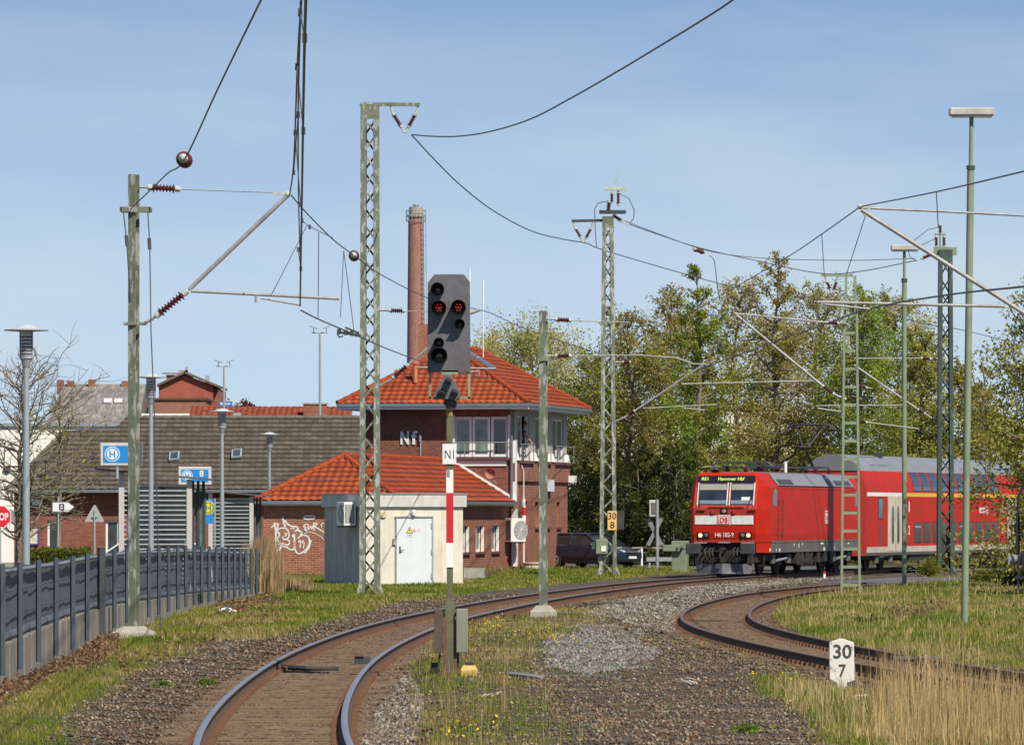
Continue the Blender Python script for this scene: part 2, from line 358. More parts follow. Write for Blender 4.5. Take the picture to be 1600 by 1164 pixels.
def ground_mat():
    t = NT('ground_mix'); a = t.attr('zone'); sp = t.n.new('ShaderNodeSeparateColor'); t.link(a, sp.inputs[0])
    ge = t.n.new('ShaderNodeNewGeometry'); P = ge.outputs['Position']
    n1 = t.noise(.8, 5, .6, P); n2 = t.noise(9, 4, .65, P); n3 = t.noise(34, 3, .7, P)
    bal = t.mix(t.ramp(n1, [(.35, 0.0), (.65, 1.0)]), (.095, .076, .058), (.14, .115, .086))
    bal = t.mix(t.ramp(n3, [(.38, 0.0), (.62, 1.0)]), t.mix(.55, bal, (.03, .025, .02)), bal)
    rustc = t.mix(t.ramp(n2, [(.3, 0.0), (.7, 1.0)]), (.08, .046, .022), (.185, .115, .058))
    rustc = t.mix(t.ramp(n3, [(.35, .0), (.6, 1.0)]), t.mix(.5, rustc, (.03, .02, .012)), rustc)
    c = t.mix(sp.outputs[2], bal, rustc)
    pale = t.mix(t.ramp(n3, [(.4, 0.0), (.62, 1.0)]), (.13, .12, .105), (.23, .22, .20))
    c = t.mix(sp.outputs[1], c, pale)
    soil = t.mix(t.ramp(n2, [(.35, 0.0), (.65, 1.0)]), (.07, .082, .022), (.16, .13, .055))
    c = t.mix(sp.outputs[0], c, soil)
    t.link(c, t.b.inputs['Base Color']); t.b.inputs['Roughness'].default_value = .95; t.b.inputs['Specular IOR Level'].default_value = .15
    t.bump(n3, .8, .05); return t.m
NXg, NYg = len(xs), len(ys); idx = np.arange(NXg*NYg).reshape(NYg, NXg)
q = np.stack([idx[:-1, :-1], idx[:-1, 1:], idx[1:, 1:], idx[1:, :-1]], -1).reshape(-1)
ground = np_mesh('ground', np.c_[GX.ravel(), GY.ravel(), GZ.ravel()], q, 4, ground_mat(), np.c_[zone_g.ravel(), zone_l.ravel(), rust.ravel()], 'zone', smooth=True)
tag(ground, 'ballast, gravel and grass ground around the curved railway tracks', 'ground', kind='structure')
ASPH = mat('asphalt', (.105, .105, .105), .9, .15, 2, bump=.3, bsc=50, dirt=(.065, .065, .07), dsc=(.4, .4, .4))
m = MB(); n_ = len(ROAD); m.add([(x, y, max(-.05, gz(x, y)+.03)) for x, y in ROAD], [tuple(range(n_))])
tag(m.build('road', ASPH, outward=False), 'grey asphalt road crossing behind the signal box', 'road', kind='structure')
# rails: a rail section swept along both curves
RAILSIDE = mat('rusty_rail_web', (.085, .044, .024), .8, .3, 6)
RAILTOP = mat('polished_rail_head', (.38, .36, .37), .3, .15, 2, metal=.7)
RAILTOPR = mat('worn_brown_rail_head', (.17, .10, .065), .5, .25, 3, metal=.2)
def sweep(A, prof, name, mt, parent, closed=True):
    t, n = norm2(A); V = []; k = len(prof)
    for (x, z) in prof: V.append(np.c_[A+n*x, np.full(len(A), z)])
    V = np.stack(V, 1).reshape(-1, 3); N = len(A); f = []
    rng = range(k) if closed else range(k-1)
    for j in rng:
        a = np.arange(N-1)*k+j; b = np.arange(N-1)*k+(j+1) % k
        f.append(np.c_[a, a+k, b+k, b])
    o = np_mesh(name, V, np.vstack(f).ravel(), 4, mt); o.parent = parent; return o
SLEEP = mat('brown_sleeper', (.175, .115, .065), .9, .3, 3, c2=(.095, .06, .035), thr=.55, sc2=5)
CLIP = mat('rail_clip_rust', (.15, .07, .033), .85, .3, 8)
def track(A, name, label, top, y1=400):
    tr = thing(name, label, 'railway track', (0, 0, 0)); tr['kind'] = 'structure'
    A = A[A[:, 1] < y1]
    for o in (-.755, .755):
        B = offs(A, o)
        r = sweep(B, [(-.075, -.165), (-.065, -.15), (-.014, -.135), (-.011, -.045), (-.036, -.03), (-.036, -.006), (.036, -.006), (.036, -.03), (.011, -.045), (.014, -.135), (.065, -.15), (.075, -.165)], 'rail', RAILSIDE, tr)
        sweep(B, [(-.036, -.006), (-.033, .0), (.033, .0), (.036, -.006)], 'rail_head', top, r, False)
    t, n = norm2(A); m = MB(); c = MB()
    for i in range(len(A)):
        p, a, b = A[i], t[i], n[i]; jit = random.uniform(-.012, .012); a_ = math.atan2(b[1], b[0])+random.uniform(-.01, .01)
        M = Matrix.Translation((p[0], p[1], 0)) @ rz(a_)
        m.bx(-1.27+jit, 1.27+jit, -.125, .125, -.33, -.166+random.uniform(-.008, .004), M)
        if p[1] < 215:
            for o in (-.755, .755):
                for e in (-.105, .105): c.bx(o+e-.035, o+e+.035, -.06, .06, -.17, -.115, M)
    m.build('sleepers', SLEEP, tr, outward=False)['kind'] = 'stuff'
    cl = c.build('rail_clips', CLIP, tr, outward=False); cl['kind'] = 'stuff'
    return tr
track(MAIN, 'railway_track', 'main running track with shiny rail heads curving towards the red train', RAILTOP, 345)
track(SIDE, 'railway_track', 'rusty siding track bending sharply behind the white stone marked 30 7', RAILTOPR, 240)
# ---------------------------------------------------------------- masts, brackets and overhead wires
def insul(name, a, b, parent, off, r=.085, n=7):
    """glazed insulator string between a and b with pale end caps"""
    a = Vector(a); b = Vector(b); L = (b-a).length; z = (b-a)/L
    x = z.cross(Vector((.3, 1, .2))).normalized(); y = z.cross(x)
    M = Matrix(((x.x, y.x, z.x, a.x), (x.y, y.y, z.y, a.y), (x.z, y.z, z.z, a.z), (0, 0, 0, 1)))
    m = MB(); p = [(r*.35, L*.16)]
    for k in range(n):
        t = L*(.18+.64*k/n); q = L*.64/n; R = r*(1.0 if k in (0, n-1) else .78)
        p += [(r*.38, t), (R, t+q*.35), (R, t+q*.5), (r*.38, t+q*.8)]
    p += [(r*.35, L*.84)]
    m.lathe(p, 10, M); o = m.build(name, INSUL, parent, off, smooth=True)
    c = MB(); c.lathe([(.02, 0), (.03, L*.05), (r*.6, L*.06), (r*.6, L*.18), (r*.3, L*.19)], 8, M); c.lathe([(r*.3, L*.81), (r*.6, L*.82), (r*.6, L*.94), (.03, L*.95), (.02, L)], 8, M)
    c.split('end_cap', CASTP, o, off, smooth=True)
    return o
def smooth_pts(P, k=6):
    if len(P) < 3: return P
    Q = [P[0]*2-P[1]]+list(P)+[P[-1]*2-P[-2]]; out = []
    for i in range(1, len(Q)-2):
        a, b, c, d = Q[i-1:i+3]
        for j in range(k):
            t = j/k; out.append(.5*((2*b)+(c-a)*t+(2*a-5*b+4*c-d)*t*t+(3*b-a-3*c+d)*t**3))
    return out+[P[-1]]
def wire(name, label, pts, r=.012, mt=None, group=None, cat='wire'):
    if cat == 'wire': pts = smooth_pts([Vector(p) for p in pts])
    m = MB(); m.tube(pts, r, 5); o0 = Vector(pts[0])
    return tag(m.build(name, mt or WIRE, None, off=o0, smooth=True), label, cat, group)
def sag(a, b, s, n=14): return [a.lerp(b, i/n)-Vector((0, 0, s*4*(i/n)*(1-i/n))) for i in range(n+1)]
def ibeam(m, w, dpt, h, z0=0, M=None, t=.02):
    m.bx(-w/2, w/2, -dpt/2, -dpt/2+t, z0, h, M); m.bx(-w/2, w/2, dpt/2-t, dpt/2, z0, h, M); m.bx(-.008, .008, -dpt/2+t, dpt/2-t, z0, h, M)
def footing(p, w, h, parent, px=.0):
    m = MB(); m.add([(-w, -w*.8, -.3), (w, -w*.8, -.3), (w, w*.8, -.3), (-w, w*.8, -.3), (-w*.95, -w*.75, h*.45), (w*.95, -w*.75, h*.45), (w*.95, w*.75, h*.45), (-w*.95, w*.75, h*.45),
        (-w*.5, -w*.5, h), (w*.45, -w*.5, h), (w*.45, w*.5, h), (-w*.5, w*.5, h)],
        [(3, 2, 1, 0), (0, 1, 5, 4), (1, 2, 6, 5), (2, 3, 7, 6), (3, 0, 4, 7), (4, 5, 9, 8), (5, 6, 10, 9), (6, 7, 11, 10), (7, 4, 8, 11), (8, 9, 10, 11)])
    return m.build('footing', CONC, parent, bevel=.02)
# --- near left mast with its bracket
D1 = 108.0; b1 = gp(209, 999); b1 = at(209, 990, 108); b1.z = gz(b1.x, b1.y)+.02
mast = thing('catenary_mast', 'flaking green steel mast beside the dark fence, carrying the nearest bracket arm', 'mast', b1, 0)
m = MB(); H1 = at(212, 273, D1).z-b1.z
lean = Matrix.Shear('XY', 4, (.006, 0)) if False else Matrix.Identity(4)
ibeam(m, .15, .19, H1, .1, rz(math.radians(-22)), .022); m.build('mast_post', GREEN, mast)
footing(b1, .42, .22, mast)
m = MB(); zb = at(0, 328, D1).z-b1.z; m.bx(-.24, .32, -.16, -.12, zb-.05, zb+.05); m.bx(-.24, .32, .12, .16, zb-.05, zb+.05)
m.bx(-.26, -.22, -.16, .16, zb-.04, zb+.04); m.bx(.3, .34, -.16, .16, zb-.04, zb+.04); m.split('guy_clamp', GREEN, mast)
m = MB(); zl = at(0, 506, D1).z-b1.z; m.bx(-.2, .2, -.15, -.11, zl-.025, zl+.025); m.bx(-.2, .2, .11, .15, zl-.025, zl+.025); m.tube([(.15, 0, zl), (.24, 0, zl)], .03); m.split('lower_clamp', GREEN, mast)
off1 = mast.location
insul('insulator', at(228, 293, D1), at(284, 296, D1), mast, off1, .095, 7)
insul('insulator', at(240, 497, D1), at(296, 452, D1), mast, off1, .10, 8)
A_ = at(450, 304, D1); m = MB(); m.tube([at(284, 296, D1), at(440, 301.5, D1)], .012); m.tube([at(218, 293, D1), at(230, 293, D1)], .025); m.split('tie_rod', STEEL, mast, off1)
m = MB(); m.tube([at(296, 452, D1), at(449, 306, D1)], .042, 8); m.tube([at(225, 506, D1), at(240, 497, D1)], .035); m.split('strut_tube', TUBE, mast, off1, smooth=True)
m = MB(); m.bar(at(426, 302, D1), at(452, 303, D1), .06, .05); m.ico(tuple(A_), .06); m.split('wire_clamp', CASTP, mast, off1)
m = MB(); m.tube([at(298, 455, D1), at(530, 467, D1)], .028, 7); m.tube([at(400, 462, D1), at(400, 473, D1)], .025); m.tube([at(408, 466, D1), at(470, 477, D1)], .02); m.split('registration_arm', TUBE, mast, off1, smooth=True)
m = MB()
for x0, x1, y in ((196, 203, 470), (229, 240, 575)):
    pass
m.tube([at(193, 332, D1-.2), at(198, 378, D1-.2), at(204, 470, D1-.1)], .012); m.tube([at(231, 332, D1-.2), at(234, 385, D1-.2), at(236, 520, D1-.2), at(241, 640, D1-.2), at(247, 850, D1-.2), at(251, 985, D1-.2)], .011); m.tube([at(197, 368, D1-.2), at(199, 385, D1-.2)], .035); m.tube([at(233, 372, D1-.2), at(234, 390, D1-.2)], .035)
m.split('guy_wire', WIRE, mast, off1)
# wires running from this bracket
P0 = at(453, 303, D1)
wire('messenger_wire', 'messenger wire rising from the near bracket tip to the top edge of the picture', [P0, at(459, 255, 101), at(465, 100, 76), at(471, 0, 66), at(474, -60, 62)], .014)
wire('contact_wire', 'contact wire hanging straight down through the sky to the steady arm', [at(469, 478, D1), at(472, 300, 80), at(475, 120, 60), at(478, 0, 51), at(480, -60, 48)], .016)
wire('messenger_wire', 'second thin messenger wire beside the near contact wire in the sky', [at(470, 416, 104), at(467, 330, 100), at(466, 180, 78), at(470, 0, 62)], .012)
m = MB()
for a, b in (((459, 270, 104), (466, 180, 78)), ((461, 208, 92), (470, 320, 88)), ((464, 105, 76), (474, 205, 70)), ((469, 20, 64), (476, 60, 56)), ((466, 390, 104), (470, 420, 104)), ((472, 345, 106), (484, 355, 112))):
    m = MB(); m.tube([at(*a), at(*b)], .009, 4); m.box(tuple(at(*a)), (.05, .05, .09)); m.box(tuple(at(*b)), (.05, .05, .09))
    tag(m.build('dropper_wire', WIRE, None, off=at(*a)), 'short clamped dropper among the near wires above the near bracket tip', 'wire', 'droppers above the near bracket tip')
wire('messenger_wire', 'messenger wire falling from the near bracket tip behind the tall lattice mast', [P0, at(480, 334, 116), at(520, 374, 125), at(553, 399, 134), at(600, 432, 146), at(680, 470, 165), at(760, 487, 185), at(812, 510, 200), at(900, 541, 222), at(980, 562, 250)], .014)
wire('contact_wire', 'contact wire from the near steady arm past the tall lattice mast', [at(470, 485, D1), at(500, 500, 116), at(545, 519, 128), at(600, 543, 143), at(650, 562, 158), at(700, 578, 172), at(760, 592, 190)], .016)
m = MB()
for a, b in (((480, 352, 113), (423, 463, 108)), ((480, 352, 113), (520, 372, 124)), ((498, 363, 118), (497, 499, 118)), ((537, 392, 130), (532, 496, 127)), ((537, 392, 130), (553, 516, 131))):
    m = MB(); m.tube([at(*a), at(*b)], .009, 4)
    tag(m.build('dropper_wire', WIRE, None, off=at(*a)), 'thin dropper hanging between the near bracket arm and the tall lattice mast', 'wire', 'droppers left of the tall lattice mast')
m = MB(); m.bar(at(528, 519, 128), at(562, 524, 131), .05); m.bar(at(540, 512, 128), at(556, 518, 130), .03)
for x in (530, 540, 550, 558): m.box(tuple(at(x, 518+(x-530)*.15, 128)), (.09, .1, .12))
m.tube([at(527, 521, 128), at(530, 527, 128), at(536, 525, 128)], .02)
tag(m.build('section_insulator', DARKST, None, off=at(545, 519, 128)), 'dark section insulator clamped on the contact wire left of the tall lattice mast', 'insulator')
def ball_ins(px, py, d, r, label):
    t = thing('strain_insulator', label, 'insulator', at(px, py, d)); M = Matrix.Rotation(math.pi/2, 4, 'X')
    m = MB(); m.lathe([(.03, -.3), (r*.4, -.28), (r, -.2), (r*.45, -.15), (r, -.08), (r*.45, -.03), (r, .04), (r*.45, .1), (r, .17), (r*.4, .25)], 18, M); m.build('glazed_body', INSUL, t, smooth=True)
    c = MB(); c.lathe([(r*.62, .25), (r*.62, .36), (r*.3, .42), (.02, .45)], 14, M); c.build('metal_cap', CASTP, t, smooth=True)
ball_ins(288, 250, 84, .115, 'round brown strain insulator seen end-on above the near left mast')
wire('feeder_wire', 'single wire climbing from the near left mast through the brown insulator to the top edge', [at(205, 326, D1-.1), at(232, 300, 102), at(262, 271, 95), at(288, 250, 84), at(340, 140, 75), at(408, 0, 62), at(432, -50, 58)], .012)
ball_ins(553, 400, 134, .125, 'round brown strain insulator beside the tall lattice mast on the falling wire')
# --- lattice masts
def lattice(name, label, px, py, d, top, w0, w1, mt, leg=.17, pitch=.52, cat='mast', dep=.75, fw=.55, base=None):
    b = at(px, py, d); b.z = gz(b.x, b.y) if base is None else base
    t = thing(name, label, cat, b); H = at(px, top, d).z-b.z
    for s in (-1, 1):
        m = MB()
        for (x, y, sx, sy) in ((0, -dep/2, leg, .02), (s*leg*.45, 0, .016, dep)):       # channel: front face and web
            x0 = s*(w0/2-leg/2); x1 = s*(w1/2-leg/2)
            vs = []
            for z, xx, k in ((0.05, x0, w0), (H, x1, w1)):
                yy = dep*k/w0
                for i, j in ((-1, -1), (1, -1), (1, 1), (-1, 1)):
                    py_ = (-yy/2+j*.012) if x == 0 else j*yy/2
                    vs.append((xx+x+i*sx/2, py_, z))
            m.add(vs, [(0, 1, 2, 3), (4, 5, 6, 7), (0, 1, 5, 4), (1, 2, 6, 5), (2, 3, 7, 6), (3, 0, 4, 7)])
            if x == 0:
                vs2 = [(q[0], -q[1], q[2]) for q in vs]; m.add(vs2, [(0, 1, 2, 3), (4, 5, 6, 7), (0, 1, 5, 4), (1, 2, 6, 5), (2, 3, 7, 6), (3, 0, 4, 7)])
        m.build('leg', mt, t)
    m = MB(); n = int(H/pitch)
    for i in range(n):
        z0 = .1+(H-.45)*i/n; z1 = .1+(H-.45)*(i+1)/n
        for f, y in ((1, -.5), (-1, .5)):
            k0 = w0+(w1-w0)*z0/H; k1 = w0+(w1-w0)*z1/H; sg = f if i % 2 else -f
            m.bar((-sg*(k0/2-leg*.5), y*dep*k0/w0+(.02 if y < 0 else -.02), z0), (sg*(k1/2-leg*.5), y*dep*k1/w0+(.02 if y < 0 else -.02), z1), .055, .012, up=(0, 1, 0))
    m.build('lattice_bracing', mt, t)
    m = MB(); m.bx(-w1/2+.01, w1/2-.01, -dep*w1/w0/2-.016, -dep*w1/w0/2+.004, H-.4, H); m.bx(-w1/2-.01, w1/2+.01, -dep*w1/w0/2-.02, dep*w1/w0/2+.02, H, H+.03); m.build('head_plate', mt, t)
    m = MB()
    for s in (-1, 1):
        for y in (-1, 1):
            m.add([(s*w0/2-s*.02, y*dep/2, .0), (s*(w0/2+.16), y*(dep/2+.05), 0), (s*w0/2-s*.02, y*dep/2, .42), (s*w0/2-s*.1, y*dep/2, 0), (s*w0/2-s*.1, y*(dep/2+.03), .3)], [(0, 1, 2), (0, 2, 4), (1, 2, 4), (0, 1, 4), (3, 4, 2)])
    m.bx(-w0/2-.05, w0/2+.05, -dep/2-.05, dep/2+.05, -.02, .03); m.split('foot_plate', mt, t)
    m = MB(); m.bx(-fw, fw, -fw, fw, -.5, .01); m.build('footing', CONC, t, bevel=.02)
    return t
DA = 166.0
ma = lattice('lattice_mast', 'tall flaking green lattice mast in front of the cream transformer hut', 578, 932, DA, 166, .60, .53, GREEN)
oa = ma.location
m = MB(); m.bar(at(562, 163, DA), at(656, 164, DA), .10, .10); m.build('crossarm', GREEN, ma, oa)
def vee(par, off, d, xl, xr, y0, xb, yb, r=.09):
    insul('insulator', at(xl+.12*(xb-xl), y0+.25*(yb-y0), d), at(xl+.8*(xb-xl), y0+.85*(yb-y0), d), par, off, r, 7)
    insul('insulator', at(xr+.12*(xb-xr), y0+.25*(yb-y0), d), at(xr+.8*(xb-xr), y0+.85*(yb-y0), d), par, off, r, 7)
    m = MB(); m.tube([at(xl, y0, d), at(xl+.14*(xb-xl), y0+.27*(yb-y0), d)], .03); m.tube([at(xr, y0, d), at(xr+.14*(xb-xr), y0+.27*(yb-y0), d)], .03)
    m.tube([at(xl+.8*(xb-xl), y0+.85*(yb-y0), d), at(xb-2, yb, d), at(xb+2, yb, d), at(xr+.8*(xb-xr), y0+.85*(yb-y0), d)], .03); m.split('hanger', CASTP, par, off)
vee(ma, oa, DA, 610, 653, 166, 633, 207)
insul('insulator', at(606, 485, DA), at(634, 486, DA), ma, oa, .10, 6); insul('insulator', at(612, 592, DA), at(640, 568, DA), ma, oa, .10, 6)
m = MB(); m.tube([at(592, 485, DA), at(606, 485, DA)], .035); m.tube([at(634, 486, DA), at(735, 490, DA)], .012); m.tube([at(592, 603, DA), at(612, 592, DA)], .035); m.tube([at(640, 568, DA), at(735, 489, DA)], .04)
m.tube([at(735, 490, DA), at(750, 484, DA)], .05); m.tube([at(650, 574, DA), at(775, 576, DA)], .03); m.tube([at(735, 581, DA), at(748, 580, DA), at(749, 586, DA)], .025); m.split('bracket_arm', TUBE, ma, oa)
DB = 214.0
mb_ = lattice('lattice_mast', 'greenish lattice mast with a yellow 30 8 plate near the dark car', 950, 902, DB, 340, .66, .42, GREEN, .15, .5)
ob = mb_.location
m = MB(); m.bar(at(893, 345.5, DB), at(955, 344.5, DB), .11, .10); m.build('crossarm', DARKST, mb_, ob)
vee(mb_, ob, DB, 896, 926, 348, 912, 378, .085)
# gear on top of this mast
m = MB(); m.bx(-.45, .55, -.25, .25, 0, .12); m.build('top_bracket', DARKST, mb_).location = at(955, 334, DB)-ob
for a, b, r_ in (((950, 334), (952, 313), .12), ((956, 318), (956, 300), .09), ((966, 322), (966, 298), .09)):
    insul('insulator', at(a[0], a[1], DB), at(b[0], b[1], DB), mb_, ob, r_, 7)
m = MB(); m.bx(-.42, .42, -.1, .1, -.06, .06)
m.tube([(-.1, 0, 0), (.08, 0, .3), (.12, 0, .75)], .012); m.tube([(0, 0, .1), (.05, 0, .35), (.25, 0, .6)], .012); m.build('switch_head', CASTP, mb_).location = at(961, 295, DB)-ob
m = MB(); m.tube([at(967, 302, DB), at(982, 310, DB), at(991, 328, DB), at(990, 342, DB), at(983, 350, DB)], .018); m.tube([at(951, 314, DB), at(934, 318, DB), at(929, 328, DB), at(930, 360, DB), at(932, 386, DB)], .018); m.split('jumper_cable', WIRE, mb_, ob, smooth=True)
insul('insulator', at(957, 336, DB), at(972, 346, DB), mb_, ob, .11, 6)
m = MB(); m.bar(at(972, 346, DB), at(983, 351, DB), .09); m.tube([at(940, 330, DB), at(970, 331, DB)], .06); m.split('strain_clamp', CASTP, mb_, ob)
insul('insulator', at(972, 566, DB), at(986, 566, DB), mb_, ob, .11, 5); insul('insulator', at(980, 650, DB), at(993, 641, DB), mb_, ob, .11, 5)
m = MB(); m.tube([at(960, 566, DB), at(972, 566, DB)], .04); m.tube([at(960, 659, DB), at(980, 650, DB)], .04); m.tube([at(993, 641, DB), at(1100, 569, DB)], .035); m.tube([at(998, 555, DB), at(1056, 559, DB), at(1085, 569, DB), at(1103, 569, DB)], .03)
m.tube([at(1005, 638, DB), at(1120, 632, DB)], .025); m.tube([at(1065, 637, DB), at(1100, 641, DB)], .025); m.split('bracket_arm', TUBE, mb_, ob)
m = MB(); m.bx(-.31, .13, -.1, .1, -.27, .27); m.build('switch_box', GREENPALE, mb_, bevel=.02).location = at(944, 854, DB-.5)-ob
m = MB(); m.bx(-.14, .14, -.08, .08, -.14, .14); m.build('side_box', GREENDK, mb_).location = at(930, 852, DB-.45)-ob
m = MB(); m.bx(-.09, .09, -.01, .01, -.1, .1); p_ = m.build('box_label', WHITE, mb_); p_.location = at(943, 857, DB-.62)-ob
m = MB(); m.bx(-.17, .17, -.015, .015, -.36, .36); pl = m.build('kilometre_plate', mat('amber_plate', (.72, .46, .16), .5, .08, 4), mb_); pl.location = at(956.5, 813, DB-.5)-ob
m = MB(); m.text('30', frame((0, -.018, .17), (1, 0, 0), (0, 0, 1)), h=.25, w=.30, bold=.005); m.text('8', frame((0, -.018, -.17), (1, 0, 0), (0, 0, 1)), h=.25, bold=.01); m.build('plate_digits', BLACK, pl)
m = MB(); m.bx(-.14, .14, -.1, .1, -.35, .35); m.build('dark_box', DARKST, mb_).location = at(969, 812, DB-.2)-ob
DD = 212.0
md = lattice('lattice_mast', 'dark lattice mast rising from yellow shrubs before the double deck coach', 1477, 897, DD, 392, .62, .50, GREENDK, .14, .62)
od = md.location
for a, b in (((1463, 386), (1463, 368)), ((1475, 386), (1475, 368)), ((1469, 366), (1469, 350))): insul('insulator', at(a[0], a[1], DD), at(b[0], b[1], DD), md, od, .09, 7)
m = MB(); m.bar(at(1460, 366.5, DD), at(1478, 366.5, DD), .06); m.bar(at(1459, 392, DD), at(1495, 393, DD), .12, .3); m.tube([at(1469, 388, DD), at(1469, 366, DD)], .03); m.split('top_bracket', GREENPALE, md, od)
insul('insulator', at(1462, 395, DD), at(1438, 405, DD), md, od, .10, 8)
m = MB(); m.tube([at(1468, 355, DD), at(1450, 359, DD), at(1428, 376, DD)], .015); m.tube([at(1462, 373, DD), at(1440, 383, DD), at(1432, 395, DD)], .015); m.tube([at(1418, 388, DD), at(1422, 402, DD), at(1432, 408, DD)], .015); m.split('jumper_cable', WIRE, md, od)
insul('insulator', at(1456, 561, DD), at(1438, 560, DD), md, od, .1, 6); insul('insulator', at(1446, 647, DD), at(1433, 639, DD), md, od, .1, 6)
m = MB(); m.tube([at(1468, 563, DD), at(1456, 561, DD)], .035); m.tube([at(1438, 560, DD), at(1334, 560, DD)], .025); m.tube([at(1466, 660, DD), at(1446, 647, DD)], .035); m.tube([at(1433, 639, DD), at(1334, 570, DD)], .04); m.split('bracket_arm', TUBE, md, od)
m = MB(); m.bx(-.35, .3, -.15, .15, -.5, .5); m.build('counterweight_box', DARKST, md, bevel=.02).location = at(1479, 852, DD)-od
# --- ladder-like frame mast
DL = 163.0; bl = at(1329, 920, DL); bl.z = gz(bl.x, bl.y)-.05
ml = thing('frame_mast', 'slim pale green ladder shaped mast before the front end of the coach', 'mast', bl); HL = at(1325, 431, DL).z-bl.z
for s in (-1, 1):
    m = MB(); w0, w1 = .26, .15
    for (z0, z1, a, b) in ((0, HL*.895, w0, .175), (HL*.88, HL, .145, .125)):
        vs = [(s*k+i*.035-(0.02 if z0 else 0)*0, j*.07, z) for z, k in ((z0, a), (z1, b)) for i, j in ((-1, -1), (1, -1), (1, 1), (-1, 1))]
        m.add(vs, [(0, 1, 2, 3), (4, 5, 6, 7), (0, 1, 5, 4), (1, 2, 6, 5), (2, 3, 7, 6), (3, 0, 4, 7)])
    m.build('leg', GREENPALE, ml)
m = MB(); k = 0; z = .35
while z < HL-.1:
    w_ = w0+(.14-w0)*z/HL; m.bx(-w_, w_, -.055, .055, z-.04, z+.04); z += .515
m.build('rung', GREENPALE, ml)['kind'] = 'stuff'
m = MB(); m.bar(at(1283, 430, DL), at(1333, 431, DL), .07); m.build('crossarm', GREENPALE, ml, off=ml.location)
vee(ml, ml.location, DL, 1290, 1309, 432, 1300, 458, .07)
m = MB(); m.bar(at(1316, 505, DL-.1), at(1322, 505, DL-.1), .3, .05); m.build('joint_plate', GREENPALE, ml, off=ml.location)
insul('insulator', at(1290, 504, DL), at(1312, 505.5, DL), ml, ml.location, .08, 7); insul('insulator', at(1283, 601, DL), at(1305, 617, DL), ml, ml.location, .085, 8)
insul('insulator', at(1338, 603, DL), at(1356, 606, DL), ml, ml.location, .07, 5); insul('insulator', at(1338, 659, DL), at(1356, 660, DL), ml, ml.location, .07, 5)
m = MB(); m.tube([at(1148, 490, DL), at(1290, 504, DL)], .03); m.tube([at(1312, 505, DL), at(1322, 506, DL)], .03); m.tube([at(1150, 492, DL), at(1283, 601, DL)], .04); m.tube([at(1305, 617, DL), at(1322, 624, DL)], .035)
m.tube([at(1065, 600, DL), at(1272, 595, DL)], .026); m.tube([at(1356, 606, DL), at(1362, 607, DL)], .02); m.tube([at(1275, 634, DL), at(1410, 633, DL)], .02); m.tube([at(1278, 638, DL), at(1318, 644, DL)], .024); m.tube([at(1356, 660, DL), at(1436, 670, DL)], .02); m.split('bracket_arm', TUBE, ml, ml.location, smooth=True)
# --- middle post with concrete block
DM2 = 131.0; bm2 = at(849, 962, DM2); bm2.z = gz(bm2.x, bm2.y)
mm = thing('catenary_mast', 'plain flaking green post on a concrete block in front of the signal box', 'mast', bm2); HM = at(851, 486, DM2).z-bm2.z
m = MB(); ibeam(m, .155, .2, HM, .12, rz(math.radians(-14)), .022); m.build('mast_post', GREEN, mm)
footing(bm2, .33, .27, mm); om = mm.location
insul('insulator', at(866, 499, DM2), at(894, 501, DM2), mm, om, .085, 7); insul('insulator', at(866, 556, DM2), at(894, 556, DM2), mm, om, .085, 7)
m = MB(); m.tube([at(853, 498, DM2), at(866, 499, DM2)], .025); m.tube([at(894, 501, DM2), at(985, 504, DM2)], .011); m.tube([at(853, 556, DM2), at(866, 556, DM2)], .025); m.tube([at(894, 556, DM2), at(1000, 555, DM2)], .014); zc = at(0, 560, DM2).z-bm2.z; m.split('tie_rod', STEEL, mm, om)
m = MB(); m.bx(-.13, .13, -.14, .14, zc-.06, zc+.04); m.build('clamp', GREEN, mm)
# --- right hand bracket of a mast that stands outside the picture
bx_ = at(1720, 950, 116); bx_.z = gz(bx_.x, bx_.y)
mr = thing('catenary_mast', 'grey bracket arm reaching in from the right edge above the siding', 'mast', bx_)
m = MB(); ibeam(m, .2, .22, 9.2, 0, None, .02); m.build('mast_post', GREENPALE, mr)
DR = 116
m = MB(); m.tube([at(1345, 325, DR), at(1480, 331, DR), at(1690, 342, DR)], .026); m.tube([at(1346, 328, DR), at(1620, 502, DR), at(1700, 552, DR)], .045, 8); m.split('strut_tube', TUBE, mr, mr.location, smooth=True)
m = MB(); m.tube([at(1272, 472, DR), at(1570, 479, DR)], .032, 7); m.tube([at(1283, 475, DR), at(1362, 483.5, DR)], .026); m.tube([at(1284, 473, DR), at(1282, 483, DR)], .03); m.split('registration_arm', TUBE, mr, mr.location, smooth=True)
m = MB(); m.ico(tuple(at(1344, 323, DR)), .06); m.bar(at(1346, 322, DR), at(1360, 325, DR), .07); m.tube([at(1350, 330, DR), at(1352, 337, DR)], .03); m.split('wire_clamp', CASTP, mr, mr.location)
